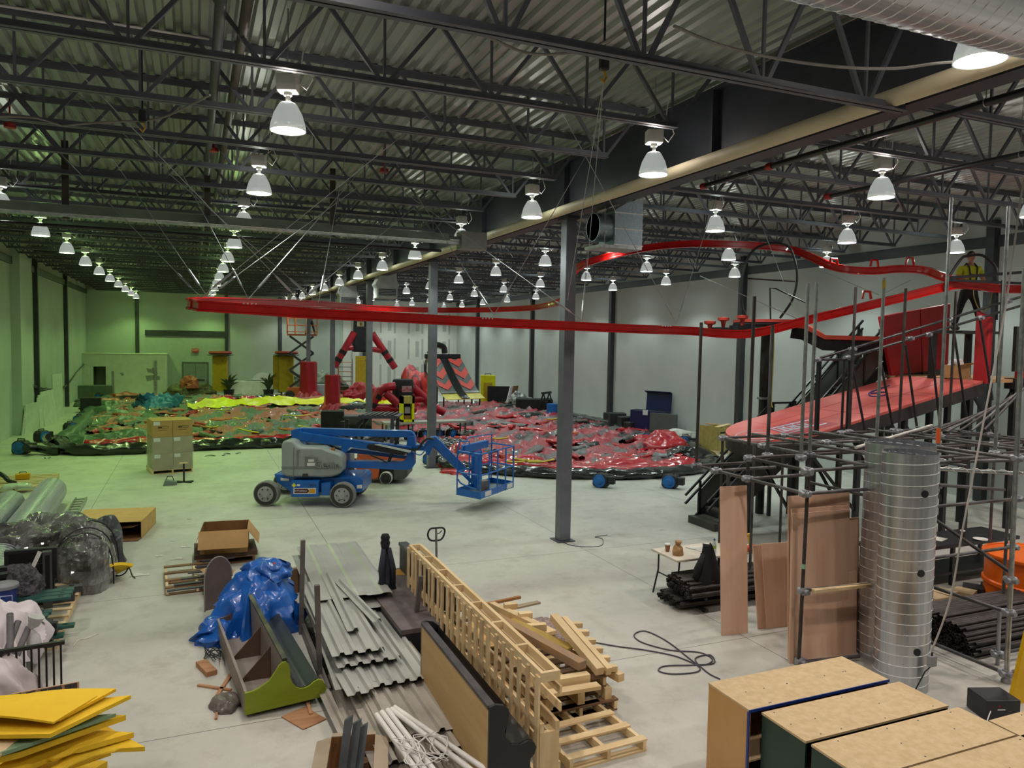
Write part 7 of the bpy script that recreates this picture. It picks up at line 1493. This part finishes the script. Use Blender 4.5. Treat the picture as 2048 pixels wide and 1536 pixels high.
for side in ((.02, .38), (.62, .98)):
    for k in range(3):
        v0 = .30+.24*k; m = MB(); um = (side[0]+side[1])/2; sh = .11; th = .13
        for (ua, ub, va, vb) in ((side[0], um, v0+sh, v0), (um, side[1], v0, v0+sh)):
            m.grid(lambda u, v: rsurf(lerp(ua, ub, u), min(1, lerp(va, vb, u)+v*th))+V((0, -.07, .06)), 4, 4)
        m.build('chevron', RCH, qr, world=True)
bx0, bx1 = u0.x, u1.x
MB().bar(u0+V((0, 0, .1)), u1+V((0, 0, .1)), .35, .3).build('top_pad', BLACKF, qr, world=True, bevel=.05)
for v in (.15, .45, .75, .98):
    for u in (.03, .97):
        p = rsurf(u, v); MB().tube((p.x, p.y+.1, 0), (p.x, p.y+.1, max(.1, p.z-.05)), .05, 8).build('support_post', BLACK, qr, world=True)
MB().grid(lambda u, v: V((u0.x-.05-.0*v, lerp(ry0+.3, ry0+2.7, u), v*rsurf(0, lerp(.1, 1, u)).z*.96)), 8, 4).build('side_curtain', BLACKF, qr, world=True)
c_ = (u0+u1)/2; MB().path(catmull([u0+V((.3, 0, .25)), u0+V((.6, .0, .8)), u0+V((1.2, 0, .7)), u0+V((1.3, 0, .3))], 4), .2, 8).build('blower_tube', KV, qr, world=True)
heap((u0.x-.9, ry0+2.0, 0), 1.15, 1.2, 2.7, 63, 1.2, .3, 70, 26, 0, 1.5).build('red_fabric_side', vinyl('red_black_crumpled', [(.42, lin('#b52430')), (.47, lin('#b52430')), (.52, lin('#1f2222')), (.6, lin('#c7322f'))], 1.4), qr, world=True, smooth=True)
# ---- things by the right wall
ch0, ch1 = G(1272, 868), G(1318, 876); yw = math.atan2(ch1.y-ch0.y, ch1.x-ch0.x)
tc_ = thing('tool_chest', 'dark blue steel site chest with its lid open by the right wall', 'chest', ch0+V((-.35, 0, 0)), -1.05); CB = pm('chest_blue', '#141b52', '#101645', rough=.4); L_ = 1.75
MB().box(0, L_, 0, .62, .12, 1.15).build('chest_body', CB, tc_, bevel=.02); MB().hexa([(.5, .6, 1.15), (L_, .6, 1.15), (L_, .64, 1.15), (.5, .64, 1.15), (.5, .68, 1.95), (L_, .68, 1.95), (L_, .72, 1.92), (.5, .72, 1.92)]).build('lid', CB, tc_); MB().hexa([(.45, .5, 2.0), (L_, .5, 2.0), (L_, .72, 1.93), (.45, .72, 1.93), (.45, .5, 2.04), (L_, .5, 2.04), (L_, .72, 1.97), (.45, .72, 1.97)]).build('lid_lip', CB, tc_)
MB().path([(1.1, -.02, .8), (1.1, -.06, .78), (1.45, -.06, .78), (1.45, -.02, .8)], .015, 6).build('handle', GALV, tc_); MB().box(.65, .9, -.01, 0, .95, 1.18).build('paper_label', STK, tc_); MB().box(.02, L_-.02, .05, .58, 1.1, 1.152).build('inner_tray', MATS['deep_black'], tc_)
for x in (.1, L_-.2): MB().box(x, x+.12, .05, .58, 0, .12).build('skid', BLACK, tc_)
kr = G(1435, 909); cr = thing('wooden_crate', 'square plywood crate on a pallet base near the right wall', 'crate', kr, .12); YPL = pm('crate_plywood', '#b3a35f', '#a3934f', rough=.7, scale=6)
for z in (0,):
    for x in (0, .55, 1.1): MB().box(x, x+.12, 0, 1.0, 0, .1).build('skid', PINE, cr)
MB().box(0, 1.22, 0, 1.0, .1, .13).build('base_board', PINEX, cr); MB().box(0, 1.22, 0, .02, .13, 1.0).build('front_panel', YPL, cr); MB().box(0, .02, 0, 1.0, .13, 1.05).build('side_panel', YPL, cr); MB().box(1.2, 1.22, 0, 1.0, .13, 1.0).build('side_panel', YPL, cr); MB().box(0, 1.22, .98, 1.0, .13, 1.0).build('back_panel', YPL, cr); MB().box(.1, .45, -.003, 0, .8, .86).build('stencil_mark', BLACK, cr)
MB().bar((.1, .2, 1.03), (1.1, .5, 1.08), .2, .03).build('loose_board', PINEX, cr); MB().bar((.2, .9, 1.1), (.9, .3, 1.03), .25, .03).build('loose_board', CARD, cr)
def simple(name, lab, cat, px, py, sx, sy, sz, mat, rz=0, bev=.03):
    o = thing(name, lab, cat, G(px, py), rz); b_ = MB().box(-sx/2, sx/2, -sy/2, sy/2, 0, sz).build('body', mat, o, bevel=bev); return o
o = simple('flight_case', 'upright yellow case beside the chevron ramp foot', 'case', 975, 806, 1.0, .5, 1.9, YF_, -.3); MB().box(-.3, .3, -.27, -.25, .3, 1.4).build('door_panel', YPN, o); MB().path([(-.2, 0, 1.9), (-.2, 0, 2.0), (.2, 0, 2.0), (.2, 0, 1.9)], .03, 6).build('handle', BLACK, o)
o = simple('floor_sign', 'black tilted board standing right of the yellow case', 'board', 997, 808, 1.5, .06, 1.2, BLACKF, -.3); MB().bar((-.5, .5, 0), (-.3, .05, 1.1), .06, .06).build('prop_leg', BLACK, o); MB().bar((.5, .5, 0), (.3, .05, 1.1), .06, .06).build('prop_leg', BLACK, o)
for k, (px, py, tx, ty, m_, lab) in enumerate(((1010, 812, 1020, 773, WHC, 'white plank leaning in the pile by the right wall'), (1018, 812, 1026, 772, OLDW, 'brown plank leaning in the pile by the right wall'), (1030, 808, 1036, 786, YF_, 'yellow plank leaning in the pile by the right wall'))):
    g0 = G(px, py); tp = onY(tx, ty, g0.y+.5); board('leaning_plank', lab, g0, g0+V((.45, .2, 0)), tp, .05, m_, 'plank', 'planks by the right wall')
tag(heap(G(1040, 816), .8, .7, .9, 71, 2, .4, 40, 12).build('strap_heap', pm('black_white_mesh', '#1c1c1c', '#b9b9b4', rough=.6, scale=5)), 'heap of black and white straps by the right wall', 'straps')
o = simple('dark_trestle_table', 'long dark table with legs by the right wall', 'table', 1068, 824, 2.2, 1.2, .8, BLACKF, -.4)
o = thing('sawhorse', 'black metal sawhorse frame before the right wall', 'sawhorse', G(1092, 828), .6)
for x in (-.35, .35):
    for s in (-1, 1): MB().bar((x, s*.4, 0), (x, 0, 1.25), .06, .06).build('leg', BLACK, o)
MB().bar((-.5, 0, 1.25), (.5, 0, 1.25), .12, .12).build('top_bar', BLACK, o); MB().bar((-.35, 0, .9), (.35, 0, .9), .05, .05).build('cross_bar', BLACK, o)
o = simple('blue_drum', 'small dark blue drum standing before the right wall', 'drum', 1104, 834, .1, .1, .1, BLU); MB().lathe([(.3, 0), (.31, .3), (.3, .75)], n=20).build('shell', BLU2, o, smooth=SM)
for k, (px, py, s) in enumerate(((1234, 858, 1.0), (1252, 863, .9), (1222, 850, .8), (1262, 868, .7))): simple('black_crate', '%s black crate left of the blue site chest' % ['largest', 'second', 'farthest', 'lowest'][k], 'crate', px, py, .8*s, .7*s, .8*s, BLK, -.4+.2*k)
tag(heap(G(1355, 887), .9, .7, .5, 81, 2, .4, 50, 14).build('plastic_heap', pm('white_film', '#c9c9c2', '#aeaea8', rough=.3)), 'crumpled white plastic heap right of the blue site chest', 'plastic'); simple('grey_cabinet', 'tall grey panel leaning behind the blue site chest', 'panel', 1326, 876, 1.3, .12, 1.1, pm('grey_panel', '#5b5c5b', rough=.6), -1.05, .01)
# ---- back of the hall clutter
o = simple('folding_crates', 'grey storage cases stacked before the back wall', 'case', 492, 783, 2.2, 1.4, 2.0, pm('grey_plastic_case', '#5d5f60', '#525455', rough=.5), -.2); MB().box(-1.0, 0, -.85, -.7, .8, 1.6).build('front_case', pm('light_case', '#8a8c8d', rough=.5), o)
tag(heap(G(482, 783)+V((0, 0, 2.0)), 1.2, .7, .6, 83, 2, .35, 40, 12).build('white_bags', WHC), 'white plastic bags heaped on the grey storage cases', 'bags')
for k, (px, w_, h_, m_, lab) in enumerate(((498, 2.2, 1.0, HOUS, 'left white panel box before the back wall'), (512, 1.6, 1.0, HOUS, 'right white panel box before the back wall'))): simple('white_panel_box', lab, 'box', px-8+k*6, 789, w_, .5, h_, m_, -.2)
for k, px in enumerate((509, 519)): 
    o = simple('black_profile', ('left' if k == 0 else 'right')+' tall black scrolled bench end before the back wall', 'bench end', px, 784, 1.0, .2, 2.2, BLACKF, -.2); MB().prism([(-.5, 2.2), (.5, 2.2), (.35, 2.6), (.45, 3.0), (-.45, 3.0), (-.35, 2.6)], -.1, .1).build('scroll_top', BLACKF, o)
o = thing('round_sign', 'white half round sign standing in the dark clutter', 'sign', G(525, 788)); MB().prism([(.7*math.cos(PI*i/12), 1.0+.6*math.sin(PI*i/12)) for i in range(13)], 0, .06).build('sign_face', HOUS, o); MB().box(-.05, .05, 0, .06, 0, 1.0).build('post', BLACK, o); MB().box(-.7, .7, -.01, .08, .95, 1.02).build('base_bar', BLACK, o)
PLNT = pm('dusty_green_leaf', '#4b5a3c', '#3a482f', rough=.7)
for k, (px, py, s) in enumerate(((458, 793, .55), (537, 793, .6))):
    o = thing('artificial_plant', ['dusty artificial plant behind the left yellow pillar', 'dusty artificial plant among the black clutter'][k], 'plant', G(px, py)); MB().lathe([(.3, 0), (.38, .5)], n=14).build('pot', BLACK, o)
    for i in range(14):
        a = i*2.4; L = (.9+.5*(i % 3))*s; MB().path(catmull([(0, 0, .5), (math.cos(a)*.2, math.sin(a)*.2, .5+L*.7), (math.cos(a)*.6, math.sin(a)*.6, .5+L)], 3), [.05, .09, .1, .09, .07, .04, .01], 5).build('leaf', PLNT, o)
tag(heap(G(632, 790), 2.2, 1.0, 1.6, 85, 1.3, .4, 50, 14).build('film_heap', pm('grey_green_film', '#8d9a86', '#73806d', rough=.4)), 'heap of crumpled clear film behind the red cloth sleeve', 'plastic')
simple('white_bin', 'pale storage bin between the two red cloth sleeves', 'bin', 637, 794, 1.6, .8, .9, pm('pale_bin', '#a7acb2', rough=.5), -.1)
tag(heap(G(376, 793), 1.4, .7, .7, 87, 1.5, .45, 50, 12).build('scrap_pile', pm('scrap_brown', '#6c6a45', '#3d3f2c', rough=.8, scale=4)), 'pile of boards and scrap before the grey double doors', 'scrap')
tag(heap(G(380, 793)+V((0, 0, .62)), .55, .6, .7, 88, 2, .45, 40, 10).build('orange_scrap', TERV), 'terracotta cloth on the scrap pile before the doors', 'cloth')
o = thing('shopping_cart', 'wire cart standing right of the scrap pile', 'cart', G(404, 786), -.2)
for i in range(7): MB().tube((-.5+.17*i, 0, .5), (-.55+.18*i, 0, 1.3), .02, 5).build('wire', STEEL, o); MB().tube((-.5+.17*i, .6, .5), (-.55+.18*i, .6, 1.3), .02, 5).build('wire', STEEL, o)
for z in (.5, .9, 1.3): MB().path([(-.55, 0, z), (.55, 0, z), (.55, .6, z), (-.55, .6, z)], .02, 5, closed=True).build('hoop', STEEL, o)
for x in (-.4, .4):
    for y in (.05, .55): MB().tube((x, y, .1), (x, y, .5), .02, 5).build('leg', STEEL, o); MB().lathe([(.08, -.02), (.08, .02)], (x, y, .08), 10, 'Y').build('caster', BLACK, o)
simple('grey_bin', 'low grey-green bin by the partition room door', 'bin', 192, 798, 2.0, .8, .9, pm('grey_green_bin', '#5b6a57', rough=.6), 0); tag(heap(G(172, 798), .8, .5, .4, 89, 3, .4, 30, 10).build('hose_coil', pm('yellow_black_hose', '#b3a51c', '#22241c', rough=.5, scale=3)), 'yellow and black hose bundle on the floor by the left wall', 'hose')
o = thing('ladder_cart', 'orange and white rolling ladder before the drywall', 'ladder', G(690, 792), -.2)
for x in (-.5, .5):
    for y in (0, .9): MB().bar((x, y, 0), (x, y, 2.7), .07, .07).build('stile', pm('orange_frame', '#c9805a', rough=.5) if x < 0 else GALV, o)
for k in range(7): MB().box(-.5, .5, .0, .9, .35+.35*k, .38+.35*k).build('shelf', GALV if k % 2 else MATS['orange_frame'], o)
# scissor lift with a worker
sl0 = G(598, 797); sl = thing('scissor_lift', 'orange scissor lift raised high before the back wall', 'lift', (sl0.x, sl0.y, 0), -.15); Ys = sl0.y; OR2 = pm('scissor_orange', '#d2753f', '#c26632', rough=.5)
zp = onY(600, 668, Ys).z; xl, xr = onY(575, 668, Ys).x-sl0.x, onY(634, 668, Ys).x-sl0.x
MB().box(xl, xr, -.5, .5, zp-.12, zp).build('platform', OR2, sl); 
for x in (xl, xl*.33, xr*.4, xr):
    for y in (-.5, .5): MB().tube((x, y, zp), (x, y, zp+1.1), .035, 6).build('rail_post', OR2, sl)
for z in (.15, .6, 1.1):
    for y in (-.5, .5): MB().tube((xl, y, zp+z), (xr, y, zp+z), .03, 6).build('guard_rail', OR2, sl)
    for x in (xl, xr): MB().tube((x, -.5, zp+z), (x, .5, zp+z), .03, 6).build('guard_rail', OR2, sl)
zz0, nx = .8, 3
for k in range(nx):
    za, zb = lerp(zz0, zp-.15, k/nx), lerp(zz0, zp-.15, (k+1)/nx)
    for y in (-.35, .35): MB().bar((xl*.8, y, za), (xr*.8, y, zb), .12, .14).build('scissor_arm', STEEL, sl); MB().bar((xr*.8, y*.8, za), (xl*.8, y*.8, zb), .12, .14).build('scissor_arm', STEEL, sl)
MB().box(xl, xr, -.5, .5, .25, .8).build('chassis', OR2, sl, bevel=.03)
for x in (xl*.75, xr*.75):
    for y in (-.5, .5): MB().lathe([(.28, -.1), (.3, 0), (.28, .1)], (x, y, .3), 18, 'Y').build('wheel', TYRD, sl, smooth=SM)
person(V((sl0.x+xr*.62, Ys, zp)), -.2, 'person in dark clothes working on the raised scissor lift', '#20242a', '#15171a', '#171310', False)
# ---- plenum with round duct, far heaters, cable swag, wall boards
pc = onY(1258, 440, 12.6); pn = thing('duct_plenum', 'galvanised sheet metal plenum with round opening hanging right of the girder', 'duct', (pc.x, 12.6, onY(1258, 492, 12.6).z)); bw = .31; hh = onY(1258, 395, 12.6).z-onY(1258, 492, 12.6).z
GV2 = pm('spangled_galvanised', '#9fb0b8', '#8b9ca5', rough=.4, metal=.75, scale=22)
MB().prism([(-bw, 0), (bw, 0), (bw, hh), (-bw*.1, hh*.9), (-bw, hh*.72)], 0, .6).build('plenum_box', GV2, pn); 
for z in (.0, .33, .66): MB().box(-bw-.01, bw+.01, -.012, .0, z*hh, z*hh+.02).build('seam_strip', pm('bright_seam', '#dfe3e4'), pn)
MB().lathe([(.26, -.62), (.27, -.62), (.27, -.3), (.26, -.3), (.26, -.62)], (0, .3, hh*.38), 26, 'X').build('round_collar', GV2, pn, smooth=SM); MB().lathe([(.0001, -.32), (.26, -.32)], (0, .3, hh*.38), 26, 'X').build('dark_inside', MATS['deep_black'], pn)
MB().box(-.62, bw, .0, .62, -.06, .0).build('support_tray', GALV, pn)
for x, y in ((-.5, .05), (bw-.05, .05), (-.5, .55), (bw-.05, .55)): MB().tube((x, y, -.05), (x, y, 8.1-pn.location.z), .008, 5).build('hanger_rod', GALV, pn)
for k, (px, py, Y, s) in enumerate(((775, 572, 30.5, 1.0), (697, 592, 37, .9))):
    p = onY(px, py, Y); o = thing('unit_heater', ['pale unit heater hanging under the roof beside the third column', 'farther unit heater hanging under the roof'][k], 'heater', (p.x, Y, p.z-.5*s)); MB().prism([(-.42, 0), (.42, 0), (.42, .42), (.5, .55), (.4, .75), (.38, 1.1), (-.3, 1.1), (-.4, .75), (-.5, .55), (-.42, .42)], 0, .7).build('casing', pm('pale_heater', '#b5b9be', '#a4a8ad', rough=.5), o, bevel=.02); MB().box(-.36, .36, -.02, 0, .1, .38).build('louvre_panel', STEEL, o)
    for i in range(4): MB().box(-.35, .35, -.05, -.02, .12+.065*i, .135+.065*i).build('louvre', MATS['pale_heater'], o)
    for x in (-.3, .3): MB().tube((x, .3, 1.1), (x, .3, 8.1-o.location.z), .01, 5).build('hanger_rod', GALV, o)
for k, (pts, lab) in enumerate(((((34, 748), (55, 762), (73, 773), (100, 778), (130, 772), (155, 742), (168, 728)), 'upper grey cable swagged along the left wall'), (((34, 748), (55, 765), (73, 776), (100, 782), (130, 774), (150, 750)), 'lower grey cable swagged along the left wall'))): tag(MB().path(catmull([onX(x, y, XL+.1) for x, y in pts], 6), .035, 6).build('wall_cable', STEEL), lab, 'cable')
BRD = pm('pale_drywall_board', '#c5cbbd', '#b6bdae', rough=.85)
for k, (bx_, by_, w_, h_, lab) in enumerate(((22, 872, 1.5, 1.25, 'nearest pale board leaning on the left wall'), (27, 871, 1.4, 1.1, 'second pale board leaning on the left wall'), (55, 858, 1.6, 1.35, 'third pale board leaning on the left wall'), (60, 857, 2.0, 1.45, 'widest pale board leaning on the left wall'), (70, 854, 2.0, 1.55, 'fifth pale board leaning on the left wall'), (90, 840, 1.5, 2.2, 'tall pale board leaning beside the left wall post'))):
    g0 = G(bx_, by_)+V((.35, 0, 0)); board('drywall_board', lab, g0, g0+V((.2, w_, 0)), V((XL+.44, g0.y+.2, h_)), .04, BRD, 'board', 'boards leaning on the left wall')
# wall pipe column jog on the left wall, sprinkler discs
struct(MB().box(XL, XL+.35, 36.2, 38.6, 0, ZD).build('wall_left_pier', WALLL, keep=True))
for k, (px, py) in enumerate(((20, 251), (427, 299), (768, 341))): p = G(px, py, 7.6); o = thing('alarm_bell', ['red round fitting under the roof at far left', 'red round fitting beside the brown sprinkler main', 'red round fitting under the middle of the roof'][k], 'fitting', p); MB().lathe([(.0001, -.05), (.09, -.04), (.09, .03), (.05, .05)], n=14).build('disc', RCAP, o); MB().tube((0, 0, .04), (0, 0, 8.1-7.6), .015, 6).build('stem', RCAP, o)
# loose cables under the joists
for k, (pts, z, lab) in enumerate((([(870, 40), (930, 52), (985, 78), (1050, 105), (1120, 108), (1190, 95), (1250, 60)], 7.0, 'grey cable sagging under the nearest left joists'), ([(1348, 52), (1440, 90), (1560, 118), (1680, 134), (1790, 137), (1880, 126), (1960, 122)], 6.85, 'dark cable sagging from the joists to the upper right lamp'), ([(0, 233), (70, 236), (125, 252)], 7.1, 'pale cable lying on the left joists'), ([(125, 252), (200, 245), (300, 240), (350, 225), (420, 190)], 7.1, 'thin pale cable crossing the left joists'))):
    tag(MB().path(catmull([G(x, y, z) for x, y in pts], 5), .014, 6).build('loose_cable', pm('loose_cable_grey', '#8d8a84', '#77746e', rough=.6)), lab, 'cable')
for k, (px, py) in enumerate(((1208, 132), (285, 238))):
    p = G(px, py, 7.1); o = thing('chain_hoist', ['black beam hoist with yellow hook under the nearest right joist', 'small beam hoist with yellow hook under the left joists'][k], 'hoist', p); MB().box(-.05, .05, -.04, .04, -.05, .12).build('housing', BLACK, o, bevel=.02); MB().path([(0, 0, -.05), (.03, 0, -.12), (0, 0, -.17), (-.03, 0, -.13)], .014, 6).build('hook', pm('hook_yellow', '#c99a2a', rough=.5), o); MB().tube((0, 0, .12), (0, 0, .95), .012, 6).build('hanger', BLACK, o)
    if k == 0: MB().tube((0, 0, -.15), tuple(onY(1165, 640, 13.2)-p), .005, 5).build('line', CABM, o); MB().tube((0, 0, -.15), tuple(atD(1135, 600, 13)-p), .005, 5).build('line', CABM, o)
heap((u0.x-2.3, ry0+1.6, 0), 1.3, 1.0, 1.3, 64, 1.4, .35, 60, 20, 0, 1.8).build('red_fabric_side', MATS.get('rbc') or bpy.data.materials['red_black_crumpled'], qr, world=True, smooth=True)
lettering('EXIT', .2, WT, EXIT_SIGN, (EXIT_SIGN.location.x, EXIT_SIGN.location.y-.065, EXIT_SIGN.location.z+.13), (1, 0, 0), (0, 0, 1), .003)
